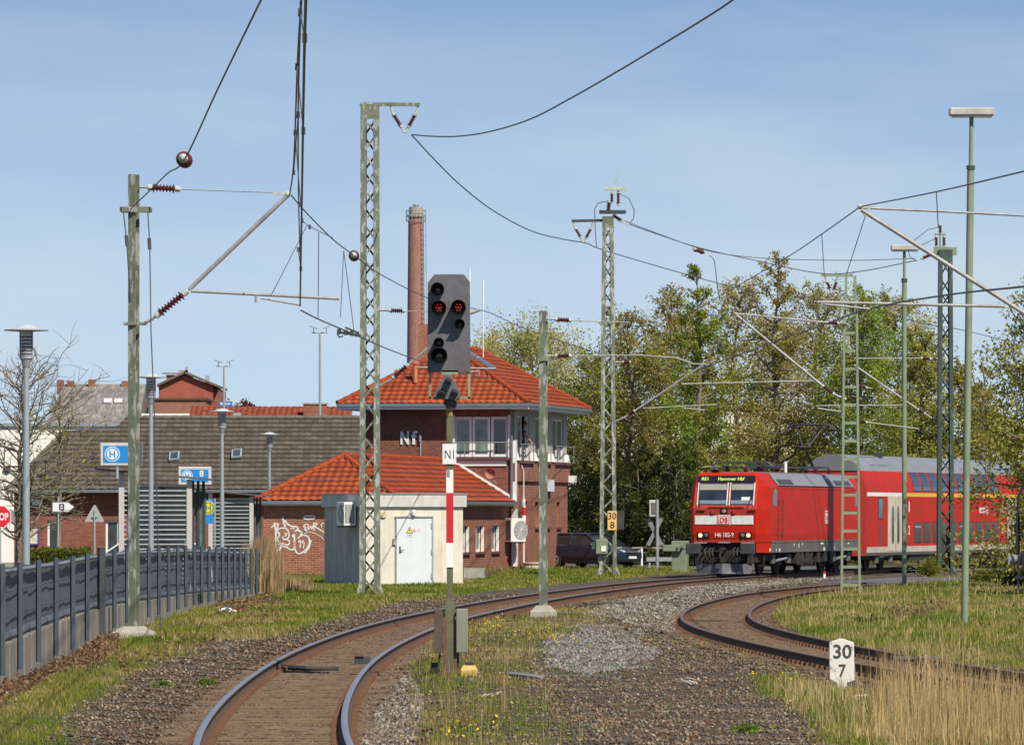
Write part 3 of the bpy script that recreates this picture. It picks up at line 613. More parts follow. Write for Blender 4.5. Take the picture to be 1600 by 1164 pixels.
# --- long wires
wire('feeder_wire', 'thick sagging wire from the tall lattice mast up to the top right of the sky', [at(645, 211, DA), at(680, 213.5, 160), at(720, 213, 152), at(770, 205, 145), at(830, 186, 138), at(890, 155, 131), at(960, 115, 124), at(1040, 67, 116), at(1110, 24, 110), at(1150, -3, 107), at(1200, -40, 104)], .02)
wire('feeder_wire', 'sagging wire between the tall lattice mast and the 30 8 mast', [at(643, 211, DA), at(680, 251, 172), at(720, 290, 178), at(770, 329, 186), at(830, 361, 196), at(880, 374, 206), at(915, 380, DB), at(940, 390, DB+4), at(1020, 414, DB+20), at(1120, 442, DB+42), at(1200, 460, DB+65), at(1310, 468, DB+90)], .02)
wire('feeder_wire', 'wire descending from the top gear of the 30 8 mast towards the trees', [at(984, 351, DB), at(1030, 367, 220), at(1095, 388, 228), at(1180, 407, 232), at(1280, 427, 226), at(1345, 424, 220), at(1432, 407, DD)], .018)
wire('feeder_wire', 'thin upper wire between the 30 8 mast and the dark lattice mast', [at(975, 345, DB), at(1030, 366, 218), at(1110, 393, 222), at(1200, 404, 224), at(1330, 407, 220), at(1430, 404, DD)], .014)
t_ = thing('strain_insulator', 'small red strain insulator on the wires right of the 30 8 mast', 'insulator', at(1090, 391, 228)); insul('glazed_body', at(1083, 388.5, 227), at(1101, 395, 228), t_, t_.location, .11, 5)
wire('jumper_wire', 'loose jumper wire dropping from the red strain insulator into the trees', [at(1108, 399, 228), at(1116, 408, 228), at(1120, 440, 229), at(1125, 470, 230)], .016)
wire('messenger_wire', 'messenger wire from the right hand bracket tip up to the right edge', [at(1345, 323, DR), at(1463, 300, 96), at(1600, 268, 79), at(1680, 248, 72)], .013)
wire('messenger_wire', 'messenger wire falling from the right hand bracket tip into the trees', [at(1343, 324, DR), at(1284, 366, 132), at(1230, 402, 152), at(1150, 448, 180), at(1060, 500, 210)], .014)
wire('contact_wire', 'contact wire crossing the ladder shaped mast towards the right edge', [at(1100, 575, 190), at(1180, 545, 168), at(1285, 508, 142), at(1361, 482, DR), at(1480, 461, 97), at(1600, 448, 82), at(1690, 438, 74)], .017)
m = MB()
for a, b in (((1284, 366, 132), (1288, 432, 150)), ((1352, 338, DR), (1322, 430, DR+6)), ((1463, 300, 96), (1466, 355, 96))):
    m = MB(); m.tube([at(*a), at(*b)], .009, 4)
    tag(m.build('dropper_wire', WIRE, None, off=at(*a)), 'thin dropper hanging under the right hand messenger wire', 'wire', 'droppers under the right hand messenger wire')
wire('messenger_wire', 'faint wire behind the ladder shaped mast running right into the big tree', [at(1380, 486, 180), at(1440, 505, 190), at(1500, 515, 200), at(1570, 532, 215)], .014)
# --- tall light poles on the right
def light_pole(px0, py0, px1, top, d, hw, jy, label, r=.075):
    b = at(px0, py0, d); b.z = gz(b.x, b.y)-.05; t = thing('light_pole', label, 'light pole', b, 0, 'tall yard light poles'); o = t.location
    m = MB(); dx = px1-px0; f = lambda y: px0+dx*(py0-y)/(py0-top)
    m.tube([b, at(f(jy), jy, d)], r, 10); m.build('lower_pole', GREENPALE, t, o, smooth=True)
    m = MB(); m.tube([at(f(jy), jy-.5, d), at(px1, top+14, d)], r*.6, 8); m.build('upper_pole', GREENPALE, t, o, smooth=True)
    m = MB(); m.tube([at(f(jy), jy+3, d), at(f(jy), jy-3, d)], r*1.25, 10); m.build('collar', GREENDK, t, o)
    m = MB(); m.bx(-hw/2, hw/2, -.22, .22, .015, .17); m.build('lamp_head', mat('lamp_head_grey', (.5, .48, .45), .5, .1, 4, dirt=(.3, .27, .22)), t, bevel=.02).location = at(px1, top+14, d)-o
    m = MB(); m.bx(-hw/2+.04, hw/2-.04, -.19, .19, -.02, .015); m.build('lamp_glass', GLASSG, t).location = at(px1, top+14, d)-o
light_pole(1507, 977, 1518, 168, 121, .94, 262, 'nearest light pole with a flat box lamp in the right hand grass')
light_pole(1413, 917, 1413, 378, 176, .82, 438, 'smaller light pole with a flat box lamp in front of the coach')
# ---------------------------------------------------------------- near signal
DS_ = 84.0; bs = at(704, 1057, DS_); bs.z = gz(bs.x, bs.y)
sg = thing('railway_signal', 'tall colour light signal with two red lamps and an N1 plate beside the main track', 'railway signal', bs)
SS = F/DS_
def L(px, py, y=0): return Vector(((px-704)/SS, y, HC+(HY-py)/SS-bs.z))
SCR = mat('signal_screen_grey', (.115, .115, .128), .55, .12, 5, dirt=(.06, .05, .05), dsc=(3, 3, 2))
def ppoly(pts): return [((x-704)/SS, HC+(HY-y)/SS-bs.z) for x, y in pts]
FZ = Matrix(((1, 0, 0, 0), (0, 0, -1, 0), (0, 1, 0, 0), (0, 0, 0, 1)))       # local xy -> x,z ; extrude towards the camera
POSTG = mat('weathered_post_green', (.12, .125, .065), .7, .25, 3, c2=(.09, .05, .03), thr=.60, sc2=3, dirt=(.05, .045, .03))
m = MB(); m.prism(ppoly([(668.5, 442), (679, 429), (725, 429), (734.5, 441), (735, 582), (668, 582)]), 0, .07, FZ); m.build('signal_screen', SCR, sg, bevel=.006)
m = MB()
for x in (671, 732.5):
    for y in range(446, 580, 15): m.ico(tuple(L(x, y, -.072)), .008)
for x, y in ((682, 470), (702, 472), (700, 480), (681, 530), (728, 466), (711, 466), (709, 540)): m.ico(tuple(L(x, y, -.072)), .008)
m.build('rivets', mat('rust_rivets', (.16, .08, .06), .8), sg)['kind'] = 'stuff'
LENS = glass_mat('signal_lens_dark', (.02, .021, .022), .12)
REDLED = emis('lit_red_led', (1, .03, .02), .55, (.3, .01, .01))
HOOD = mat('hood_black', (.022, .023, .026), .6, .2, 8)
def lamp(px, py, r, hood, lit=False):
    hood *= 1.35
    r /= SS; c = L(px, py, -.07); X = Matrix.Translation(c) @ Matrix.Rotation(math.pi/2, 4, 'X')
    m = MB(); m.lathe([(r*1.12, 0), (r*1.12, .05), (r*.95, .05), (r*.92, .02)], 24, X); a = m.build('lamp', HOOD, sg, smooth=True)
    m = MB(); m.lathe([(r*.94, .0), (r*.94, .03), (r*.6, .042), (.002, .046)], 20, X); m.build('lens', LENS, a, smooth=True)
    if lit:
        m = MB()
        for i, j in ((0, 0), (-.45, .1), (.45, .1), (-.22, -.4), (.22, -.4), (-.25, .5), (.25, .5), (0, -.05)): m.ico((c.x+i*r, c.y-.045, c.z+j*r), r*.105)
        m.build('led_cluster', REDLED, a)
    m = MB(); n = 22; vs = []; fs = []                                     # hood: open below, slanting visor
    for k in range(n+1):
        th = math.radians(-35+250*k/n)
        x, z = math.cos(th), math.sin(th); dpt = hood*(.45+.55*max(0, min(1, (z+.5)/1.3)))
        for rr in (1.22, 1.16):
            vs += [(c.x+x*r*rr, c.y-.0, c.z+z*r*rr), (c.x+x*r*rr, c.y-dpt, c.z+z*r*rr*.97+.0)]
    for k in range(n):
        a0 = 4*k; b0 = 4*k+4
        fs += [(a0, b0, b0+1, a0+1), (a0+2, a0+3, b0+3, b0+2), (a0+1, b0+1, b0+3, a0+3)]
    m.add(vs, fs); m.build('hood', HOOD, a, outward=False, smooth=True)
lamp(684, 453, 8.5, .26); lamp(686, 482, 9.5, .27, True); lamp(716.5, 481, 9.5, .27, True); lamp(718.5, 507, 6.5, .18); lamp(686, 536, 6.5, .17); lamp(686.5, 556, 10.5, .28)
m = MB(); m.prism(ppoly([(694.5, 588), (697, 586), (703, 586), (706, 588), (719.5, 614), (719, 622), (717, 624), (683, 624), (681, 622), (680.5, 614)]), .05, .2, FZ); tri = m.build('shunting_signal', SCR, sg, bevel=.008)
for x, y in ((700.3, 596), (690.2, 614), (710.3, 614)):
    c = L(x, y, -.2); X = Matrix.Translation(c) @ Matrix.Rotation(math.pi/2, 4, 'X'); r = 5.2/SS
    m = MB(); m.lathe([(r*.95, .0), (r*.95, .012), (.002, .014)], 18, X); m.build('lens', LENS, tri)
    m = MB(); vs = []; fs = []; n = 16
    for k in range(n+1):
        th = math.radians(-20+220*k/n); x_, z_ = math.cos(th), math.sin(th)
        vs += [(c.x+x_*r*1.15, c.y, c.z+z_*r*1.15), (c.x+x_*r*1.1, c.y-.2, c.z+z_*r*1.1-.05)]
    for k in range(n): fs.append((2*k, 2*k+2, 2*k+3, 2*k+1))
    m.add(vs, fs); m.build('hood', HOOD, tri, outward=False, smooth=True)
m = MB()
for x in (672, 733): m.bar(L(x, 582, -.03), L(x, 623, -.03), .035)
m.bar(L(670, 622, -.03), L(735, 622, -.03), .035); m.bar(L(690, 582, -.03), L(716, 582, -.03), .08, .06); m.split('support_frame', GREENPALE, sg)
m = MB(); m.box(tuple(L(702, 628)), (.16, .14, .1)); m.box(tuple(L(704, 634)), (.12, .12, .06)); m.box(tuple(L(711, 632, -.02)), (.05, .1, .12)); m.split('neck_clamp', DARKST, sg, bevel=.008)
m = MB(); m.bar(L(702.5, 626), L(703, 955), .092, .092); m.bar(L(703, 940), L(704, 1054), .15, .13); m.build('signal_post', POSTG, sg, bevel=.004)
m = MB(); m.bar(L(701.5, 626, -.001), L(702, 650, -.001), .10, .10); m.build('post_cap', mat('ochre_rust', (.30, .2, .07), .8, .4, 12), sg)
def plate(x0, x1, y0, y1, yd, mt, name, par, t=.008, bevel=0):
    a = L(x0, y1, yd); b = L(x1, y0, yd); m = MB(); m.bx(a.x, b.x, yd-t, yd, a.z, b.z); return m.build(name, mt, par, bevel=bevel)
p1 = plate(691.5, 713, 693.5, 725, -.06, WHITEP, 'number_plate', sg)
m = MB(); m.text('N1', frame(L(702.3, 710, -.0685), (1, 0, 0), (0, 0, 1)), h=.125, w=.135, bold=-.005, depth=.002); m.build('plate_lettering', BLACK, p1)
for y0, y1, mt in ((734, 770, WHITE), (770, 848, REDP), (848, 886, WHITE)): plate(697.3, 708.3, y0, y1, -.055, mt, 'mast_plate', sg)
plate(698, 703, 734.3, 745, -.0635, STEEL, 'small_grey_plate', sg, .004)
RUSTST = mat('rusty_steel', (.15, .06, .04), .85, .3, 6, c2=(.10, .10, .06), thr=.6, sc2=6)
BOXG = mat('cabinet_grey_green', (.24, .26, .19), .6, .15, 3, dirt=(.13, .12, .08))
m = MB(); a = L(679, 1020); b = L(691.5, 951); m.bx(a.x, b.x, -.12, .22, a.z, b.z); m.build('cable_cabinet', mat('cabinet_brown', (.085, .06, .045), .7, .2, 3), sg, bevel=.008)
m = MB(); a = L(713, 1019); b = L(731, 951); m.bx(a.x, b.x, -.14, .16, a.z, b.z); m.build('relay_box', BOXG, sg, bevel=.012)
m = MB(); m.bar(L(695, 1052, -.05), L(695, 968, -.05), .05); m.bar(L(712, 1052, -.05), L(712, 968, -.05), .035); m.bar(L(690, 960), L(718, 960), .05); m.split('channel_support', RUSTST, sg)
m = MB(); a = L(685, 1058); m.bx(-.18, .17, -.18, .18, 0, .05); m.build('base_plate', RUSTST, sg)
m = MB(); m.tube([L(716, 1018), L(716, 1040), L(720, 1049), L(724, 1040)], .018); m.tube([L(688, 1016), L(684, 1046)], .015); m.split('cable', DARKST, sg, smooth=True)
def buoy(px, py, d, w, label):
    b = at(px, py, d); b.z = gz(b.x, b.y)-.02; t = thing('cable_coupler', label, 'cable coupler', b, 0, 'yellow couplers at the signal foot')
    m = MB(); m.add([(x*w*k, y*w*.7*k, z) for z, k in ((0, .5), (.1, .52), (.17, .38)) for x, y in ((-1, -1), (1, -1), (1, 1), (-1, 1))], [(0, 1, 2, 3), (8, 9, 10, 11)]+[(4*i+j, 4*i+(j+1) % 4, 4*i+4+(j+1) % 4, 4*i+4+j) for i in (0, 1) for j in range(4)]); m.build('yellow_housing', YELLOW, t, bevel=.01)
    m = MB(); m.bx(-.05, .07, -.06, .06, .15, .22); m.build('socket', DARKST, t, bevel=.006)
buoy(733, 1043, 83.2, .24, 'larger yellow coupler right of the signal foot'); buoy(679, 1047, 84.5, .16, 'smaller yellow coupler left of the signal foot')
# ---------------------------------------------------------------- kilometre stone and small foreground things
bk = at(1316, 1078, 77.5); bk.z = gz(bk.x, bk.y)-.03; SK = F/77.5
km = thing('kilometre_stone', 'white painted stone marker with black digits 30 over 7 in the dry grass', 'kilometre stone', bk)
def K(px, py): return ((px-1316)/SK, (1078-py)/SK+.03)
STONEW = mat('flaking_white_paint', (.66, .63, .57), .85, .08, 4, c2=(.36, .33, .29), thr=.63, sc2=9, bump=.4, bsc=40)
m = MB(); m.prism([K(*p) for p in ((1295.5, 1001), (1311, 995), (1317, 995), (1334, 1001), (1335, 1060), (1323, 1064), (1324, 1085), (1308, 1085), (1307, 1064), (1296, 1058))], -.05, .05, FZ @ Matrix.Translation((0, 0, 0))); m.build('marker_slab', STONEW, km, bevel=.008)
m = MB(); m.text('30', frame((K(1316, 1015)[0], -.0515, K(1316, 1015)[1]), (1, 0, 0), (0, 0, 1)), h=.195, w=.25, bold=.02, depth=.002); m.text('7', frame((K(1316, 1045)[0], -.0515, K(1316, 1045)[1]), (1, 0, 0), (0, 0, 1)), h=.175, w=.10, bold=.02, depth=.002); m.build('painted_digits', mat('faded_black', (.05, .05, .048), .8, .3, 30), km)
bq = gp(1441, 1035, -.1); bq.z = gz(bq.x, bq.y); t = thing('cable_pit', 'low weathered concrete pit with dark lid behind the siding rails', 'cable pit', bq)
m = MB(); m.bx(-.42, .28, -.3, .3, -.1, .14); m.build('pit_body', mat('dark_concrete', (.12, .09, .07), .9, .2, 4), t, bevel=.02)
m = MB(); m.bx(-.46, .3, -.33, .33, .14, .19); m.build('pit_lid', mat('grey_lid', (.08, .07, .06), .9, .2, 4), t, bevel=.015)
bq = at(566, 1046, 92); bq.z = -.16; t = thing('rail_lubricator', 'small dark steel box clamped against the inner rail', 'track box', bq); m = MB(); m.bx(-.12, .12, -.15, .15, -.03, .12); m.build('box_body', DARKST, t, bevel=.01); m = MB(); m.bx(-.14, .03, -.18, .18, .12, .14); m.build('box_lid', RUSTST, t)
wire('plastic_pipe', 'grey plastic pipe lying in the weeds right of the signal foot', [gp(797, 1052, -.07), gp(820, 1054, -.06), gp(846, 1058, -.09)], .035, mat('pipe_grey', (.30, .30, .30), .6), cat='pipe')
wire('dark_bar', 'dark cross bar lying between the rails of the main track', [gp(437, 1041, -.14), gp(480, 1044, -.13), gp(528, 1044, -.14)], .04, DARKST, cat='steel bar')
PAPER = mat('litter_paper', (.7, .7, .68), .8)
for px, py, w, lb in ((1347, 1081, .11, 'flat white scrap right of the white marker stone'), (355, 955, .25, 'crumpled white rubbish below the far end of the fence'), (403, 884, .12, 'white scrap caught in the dry reeds')):
    m = MB(); c = gp(px, py, -.05); c.z = gz(c.x, c.y)+.04; m.ico((0, 0, 0), w, None, (1, .7, .35))
    m.v = [(x+random.uniform(-.2, .2)*w, y+random.uniform(-.2, .2)*w, z+random.uniform(-.2, .2)*w) for x, y, z in m.v]; o = m.build('litter', PAPER); o.location = c; tag(o, lb, 'litter')
# ---------------------------------------------------------------- buildings
def onplane(px, py, root, axis, val):
    """photo ray met with a local plane (axis 0/1/2 = val) of a thing turned about z; returns local coordinates"""
    R = Matrix.Translation(root.location) @ rz(root.rotation_euler.z); I = R.inverted()
    o = I @ Vector((0, 0, HC)); p = I @ at(px, py, 100.0); d = p-o; t = (val-o[axis])/d[axis]; return o+d*t
def wallM(o, r): return frame(o, r, (0, 0, 1))          # local x along wall, y up, z outwards
def wall(m, W, H, holes, M, t=.3, z0=0.0):
    """a wall in the frame M with real openings (x0,x1,y0,y1)"""
    xs_ = sorted({0.0, W, *[h[0] for h in holes], *[h[1] for h in holes]})
    for a, b in zip(xs_, xs_[1:]):
        hs = sorted((h[2], h[3]) for h in holes if h[0] < (a+b)/2 < h[1]); y = z0
        for h0, h1 in hs:
            if h0 > y: m.bx(a, b, y, h0, -t, 0, M)
            y = h1
        if H > y: m.bx(a, b, y, H, -t, 0, M)
def window(par, M, x0, x1, y0, y1, mull=0, depth=.12, fw=.07, glass=None, frame_mat=None, sill=None, name='window', label=None):
    m = MB(); f = frame_mat or WHITEP; zf = -depth
    m.bx(x0, x0+fw, y0, y1, zf-.05, zf, M); m.bx(x1-fw, x1, y0, y1, zf-.05, zf, M); m.bx(x0+fw, x1-fw, y0, y0+fw, zf-.05, zf, M); m.bx(x0+fw, x1-fw, y1-fw, y1, zf-.05, zf, M)
    for k in range(mull):
        c = x0+(x1-x0)*(k+1)/(mull+1); m.bx(c-fw*.6, c+fw*.6, y0+fw, y1-fw, zf-.045, zf-.004, M)
    o = m.build(name, f, par); g = MB(); g.bx(x0+fw-.01, x1-fw+.01, y0+fw-.01, y1-fw+.01, zf-.036, zf-.03, M); g.build('pane', glass or GLASS, o)
    if sill is not None: q = MB(); q.bx(x0-.06, x1+.06, y0-.09, y0-.002, -depth, .09, M); q.build('sill', sill, o)
    return o
def tiles(name, par, A, U, V, Le, Ls, lo, hi, mt, tw=.30, th=.35, amp=.03, step=.055, ns=5, off=None):
    A, U, V = Vector(A), Vector(U).normalized(), Vector(V).normalized(); N = U.cross(V).normalized()
    if N.z < 0: N = -N
    us = np.arange(-.2, Le+.2, tw/ns); nr = int(math.ceil(Ls/th)); vs = []; hh = []
    for k in range(nr):
        vs += [k*th, min((k+1)*th-.002, Ls)]; hh += [step, 0.0]
    ph = (us/tw) % 1; prof = amp*np.where(ph < .62, np.sin(np.pi*ph/.62), -.25*np.sin(np.pi*(ph-.62)/.38))
    vs = np.array(vs); hh = np.array(hh); UU = np.tile(us, (len(vs), 1)); VV = np.repeat(vs[:, None], len(us), 1)
    lov = np.array([lo(v) for v in vs])[:, None]; hiv = np.array([hi(v) for v in vs])[:, None]
    UU = np.clip(UU, lov, hiv); HH = np.repeat(hh[:, None], len(us), 1)+prof[None, :]
    # each tile sits a little differently
    rr = np.random.default_rng(5); jt = rr.normal(0, .005, (len(vs), len(us)//ns+2)); HH += np.repeat(jt, ns, 1)[:, :len(us)]
    P = np.array(A)[None, None]+UU[..., None]*np.array(U)+VV[..., None]*np.array(V)+HH[..., None]*np.array(N)
    R, C = UU.shape; ix = np.arange(R*C).reshape(R, C); q = np.stack([ix[:-1, :-1], ix[:-1, 1:], ix[1:, 1:], ix[1:, :-1]], -1).reshape(-1, 4)
    w = np.maximum(np.abs(UU[:-1, 1:]-UU[:-1, :-1]), np.abs(UU[1:, 1:]-UU[1:, :-1])).ravel(); q = q[w > 1e-5]
    o = np_mesh(name, P.reshape(-1, 3), q.ravel(), 4, mt); o.parent = par
    L = o.data.uv_layers.new(name='UVMap'); fi = q.ravel(); L.data.foreach_set('uv', np.c_[UU.ravel()[fi], VV.ravel()[fi]+.006].astype(np.float32).ravel()); return o
def hipcap(m, a, b, r=.11):
    a = Vector(a); b = Vector(b); n = max(2, int((b-a).length/.38)); pts = []; rs = []
    for i in range(n):
        p = a.lerp(b, i/n); q = a.lerp(b, (i+.96)/n); pts += [p, q]; rs += [r*1.12, r*.92]
    m.tube(pts, rs, 8)
YAW = math.radians(-11); OSB = Vector((.03, 237, -.12))
GUT = mat('zinc_gutter', (.20, .23, .25), .4, .1, 3, metal=.4)
SOFF = mat('cream_soffit', (.5, .46, .4), .8, .06, 3)
CREAMG = mat('grey_cream_render', (.40, .375, .34), .85, .08, 3)
CREAM = mat('cream_render', (.64, .585, .49), .9, .08, 2.2, dirt=(.36, .30, .23), dsc=(5, 5, .5), dthr=.66, bump=.25, bsc=25)
SILLB = mat('dark_brick_sill', (.12, .05, .04), .85, .2, 6)
ROOM = mat('room_interior', (.10, .09, .08), .9, .2, 2)
sb = thing('signal_box_building', 'two storey red brick signal box with orange hip roof and the letters Nf', 'signal box', OSB, YAW)
WX0, WY1 = -6.45, 12.6; HW = 4.15
fz = lambda py, d=237: 2.376+(HY-py)*d/F
holes_s = [(x, x+.85, 1.82, 2.9) for x in (2.5, 5.0, 7.4, 10.0)]
# ground floor and front
m = MB(); wall(m, WX0*-1, 6.72, [(4.0, 6.42, 4.74, 6.45)], wallM((WX0, 0, 0), (1, 0, 0)), .3)
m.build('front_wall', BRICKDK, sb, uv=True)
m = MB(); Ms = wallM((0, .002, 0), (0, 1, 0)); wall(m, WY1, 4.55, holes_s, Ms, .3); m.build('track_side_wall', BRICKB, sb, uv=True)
m = MB(); m.bx(WX0, WX0+.3, .3, WY1, 0, 6.72); m.bx(WX0+.3, -.3, WY1-.3, WY1, 0, 6.72); m.build('rear_wall', BRICKB, sb, uv=True)
for h in holes_s: window(sb, Ms, *h, mull=0, depth=.17, fw=.1, sill=SILLB)
m = MB(); m.bx(WX0+.3, -.3, .3, WY1-.3, 4.3, 4.5); m.build('upper_floor', ROOM, sb)
# corbelled brick band under the upper windows, pilasters, header
m = MB(); m.bx(0, WY1+.02, 3.75, 4.5, .003, .10, Ms); m.build('corbel_band', BRICKB, sb, uv=True)
m = MB()
for a, b in ((1.0, 4.0), (5.0, 8.1), (9.0, 12.62)): m.bx(a, b, 4.503, 4.62, -.1, .2, Ms)
m.split('window_sill', SILLB, sb)
m = MB()
for a, b in ((0, 1.2), (3.8, 5.2), (7.9, 9.2), (11.8, 12.6)): m.bx(a, b, 4.56, 6.5, -.25, -.03, Ms)
m.split('pilaster', CREAMG, sb)
m = MB(); m.bx(0, WY1, 6.5, 6.74, -.25, -.02, Ms); m.build('window_header', CREAMG, sb)
m = MB()
for a, b in ((.02, .95), (3.9, 5.1), (8.0, 9.1), (11.9, 12.58)): m.add([(a, 4.625, -.02), (b, 4.625, -.02), (b, 4.625, .13), (a, 4.625, .13), (a+.05, 4.98, -.02), (b-.05, 4.98, -.02), (b-.05, 4.98, .03), (a+.05, 4.98, .03)], [(0, 1, 2, 3), (4, 5, 6, 7), (0, 1, 5, 4), (1, 2, 6, 5), (2, 3, 7, 6), (3, 0, 4, 7)], Ms)
m.split('cream_plinth_block', WHITE, sb)
W1 = (1.2, 3.8); WINS = [(1.2, 2.45, 0), (5.2, 7.9, 1), (9.2, 11.8, 1)]
for a, b, k in WINS: window(sb, Ms, a, b, 4.625, 6.5, mull=k, depth=.1, fw=.09, glass=GLASSG)
window(sb, Ms, 3.3, 3.8, 4.625, 6.5, depth=.1, fw=.09, glass=GLASSG)
Mf = wallM((WX0, 0, 0), (1, 0, 0))
wz0, wz1 = 4.74, 6.45; ox = -WX0
m = MB(); xa, xb = 4.0, 6.42; cs = [(712-734), 0]
def fx(px): return onplane(px, 680, sb, 1, 0).x+ox
for p0, p1 in ((709, 737), (738, 765.5), (767, 794)):
    window(sb, Mf, fx(p0), fx(p1), wz0+.02, wz1-.02, depth=.05, fw=.11, glass=GLASSG if p0 < 750 else glass_mat('open_dark_window', (.012, .012, .014)))
m = MB(); m.bx(xa-.12, xa-.003, wz0-.05, wz1+.05, .003, .05, Mf); m.bx(fx(794), -WX0-.002, wz0-.05, wz1+.05, -.1, .04, Mf); m.split('white_window_surround', WHITEP, sb)
m = MB(); m.bx(xa-.1, ox-.02, 4.62, 4.735, .003, .16, Mf); m.build('brick_sill_band', SILLB, sb)
m = MB(); m.bx(xa-.1, ox-.25, 4.38, 4.60, .003, .05, Mf); m.build('white_band', WHITEP, sb)
def rail(pts, y, posts, y0, name='window_rail'):
    r_ = MB(); r_.tube(pts, .028, 6); o = r_.build(name, STEEL, sb)
    q = MB()
    for p in posts: q.tube([p, (p[0], p[1], y0)], .02, 5)
    q.split('rail_post', STEEL, o)
rail([Mf @ Vector((xa-.05, 5.35, .18)), Mf @ Vector((ox-.02, 5.35, .18))], 5.35, [Mf @ Vector((x, 5.35, .18)) for x in (fx(727), fx(773))], 4.72)
for a, b in ((1.0, 4.0), (5.1, 8.0), (9.0, 13.4)): rail([Ms @ Vector((a, 5.3, .18)), Ms @ Vector((b, 5.3, .18))], 5.3, [Ms @ Vector((x, 5.3, .18)) for x in (a+.3, b-.3)], 4.6)
m = MB(); m.text('N', frame(onplane(632.5, 684, sb, 1, -.03), (1, 0, 0), (0, 0, 1)), h=.56, w=.36, bold=.03, depth=.03); m.text('f', frame(onplane(647.5, 683.5, sb, 1, -.03), (1, 0, 0), (0, 0, 1)), h=.58, w=.25, bold=.03, depth=.03); m.split('wall_letter', WHITEP, sb)
m = MB(); a = onplane(657, 680, sb, 1, -.03); b = onplane(657, 715, sb, 1, -.03); m.tube([a, b], .035, 6); m.tube([onplane(656.5, 680, sb, 1, -.1), onplane(656.5, 690, sb, 1, -.1)], .05); m.build('thin_wall_pipe', GALV, sb)
m = MB(); m.tube([onplane(799, 641, sb, 1, -.5), onplane(800, 655, sb, 1, -.15), onplane(799.5, 670, sb, 1, -.08), onplane(799, 786, sb, 1, -.08)], .055, 8); m.build('downpipe', GUT, sb, smooth=True)
m = MB(); a = onplane(803, 690, sb, 0, .06); m.bx(.0, .13, .02, .3, 2.9, 5.45); m.build('white_corner_board', WHITEP, sb)
m = MB(); m.bx(-.05, .15, -.02, .32, .2, 2.6); m.build('cream_corner_duct', WHITE, sb)
m = MB(); m.tube([(.14, 1.2, 4.4), (.2, 1.35, 4.2), (.2, 1.4, 3.0)], .03, 6); m.build('conduit', WHITEP, sb, smooth=True)
m = MB()
for k, mt in enumerate((0, 1, 0, 1, 0)): pass
for k in range(5):
    q = MB(); q.tube([(.2, 1.4, 3.0-.34*k), (.2, 1.4, 3.0-.34*(k+1))], .085 if k else .07, 8); q.build('striped_pole_guard', REDP if k in (1, 3) else WHITE, sb)
m = MB(); m.tube([(.2, 1.4, .2), (.2, 1.4, 1.3)], .035, 6); m.build('conduit', WHITEP, sb)
m = MB(); m.bx(6.1, 8.4, 3.35, 3.85, .101, .2, Ms); m.build('wall_plate', WHITEP, sb)
m = MB(); m.bx(12.3, 12.65, 3.75, 4.05, .101, .4, Ms); m.build('corner_plate', WHITEP, sb)
# roof
e = .85; ez = 6.95; X0, X1, Y0, Y1 = WX0-e, e, -e, WY1+e; rx = (X0+X1)/2; run = (X1-X0)/2; rise = 2.48; rzh = ez+rise; sl = math.hypot(run, rise)
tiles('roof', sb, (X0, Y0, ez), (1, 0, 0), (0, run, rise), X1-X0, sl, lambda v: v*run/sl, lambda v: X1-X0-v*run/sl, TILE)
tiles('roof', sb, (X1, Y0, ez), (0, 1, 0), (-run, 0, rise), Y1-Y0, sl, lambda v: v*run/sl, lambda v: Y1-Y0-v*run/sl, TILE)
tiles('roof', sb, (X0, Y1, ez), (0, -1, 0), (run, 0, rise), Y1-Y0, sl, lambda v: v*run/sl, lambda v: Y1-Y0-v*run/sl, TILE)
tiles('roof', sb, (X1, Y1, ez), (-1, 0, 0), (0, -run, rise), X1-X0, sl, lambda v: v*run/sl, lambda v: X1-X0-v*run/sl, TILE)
m = MB(); ra, rb = (rx, Y0+run, rzh+.03), (rx, Y1-run, rzh+.03)
for c in ((X0, Y0), (X1, Y0)): hipcap(m, (c[0], c[1], ez+.05), ra)
for c in ((X0, Y1), (X1, Y1)): hipcap(m, (c[0], c[1], ez+.05), rb)
hipcap(m, ra, rb); m.split('ridge_tiles', RIDGE, sb)
m = MB(); m.bx(X0+.05, X1-.05, Y0+.05, Y1-.05, ez-.22, ez-.04); m.build('soffit', SOFF, sb)
m = MB(); m.bx(X0-.03, X1+.03, Y0-.06, Y0+.04, ez-.10, ez+.03); m.bx(X1-.04, X1+.09, Y0+.04, Y1, ez-.10, ez+.03); m.split('gutter', GUT, sb)
m = MB(); m.bx(X0, X1, Y0+.02, Y0+.049, ez-.22, ez-.104); m.bx(X1-.049, X1-.02, Y0+.05, Y1, ez-.22, ez-.104); m.split('fascia_board', WHITEP, sb)
Nr = Vector((rise, 0, run)).normalized(); Vr = Vector((-run, 0, rise)).normalized()
c0 = Vector((X1, Y0, ez))+Vr*2.9; m = MB()
Mk = frame(c0+Vector((0, 4.2, 0))+Nr*.1, (0, 1, 0), Vr); m.bx(0, 1.0, 0, 1.35, -.04, .06, Mk); sk = m.build('skylight', GUT, sb); m = MB(); m.bx(.07, .93, .07, 1.28, .062, .07, Mk); m.build('pane', glass_mat('skylight_glass', (.10, .14, .2)), sk)
vp = onplane(649, 598, sb, 1, Y0+1.45); m = MB(); m.tube([vp, vp+Vector((0, 0, .85))], .09, 8); m.tube([vp+Vector((0, 0, .78)), vp+Vector((0, 0, .92))], .14, 8); m.build('vent_pipe', mat('orange_clay', (.5, .16, .08), .7), sb)
m = MB(); m.bx(-4.95, -4.5, 4.4, 4.9, 8.6, 10.45); m.build('brick_chimney', BRICK, sb, uv=True)
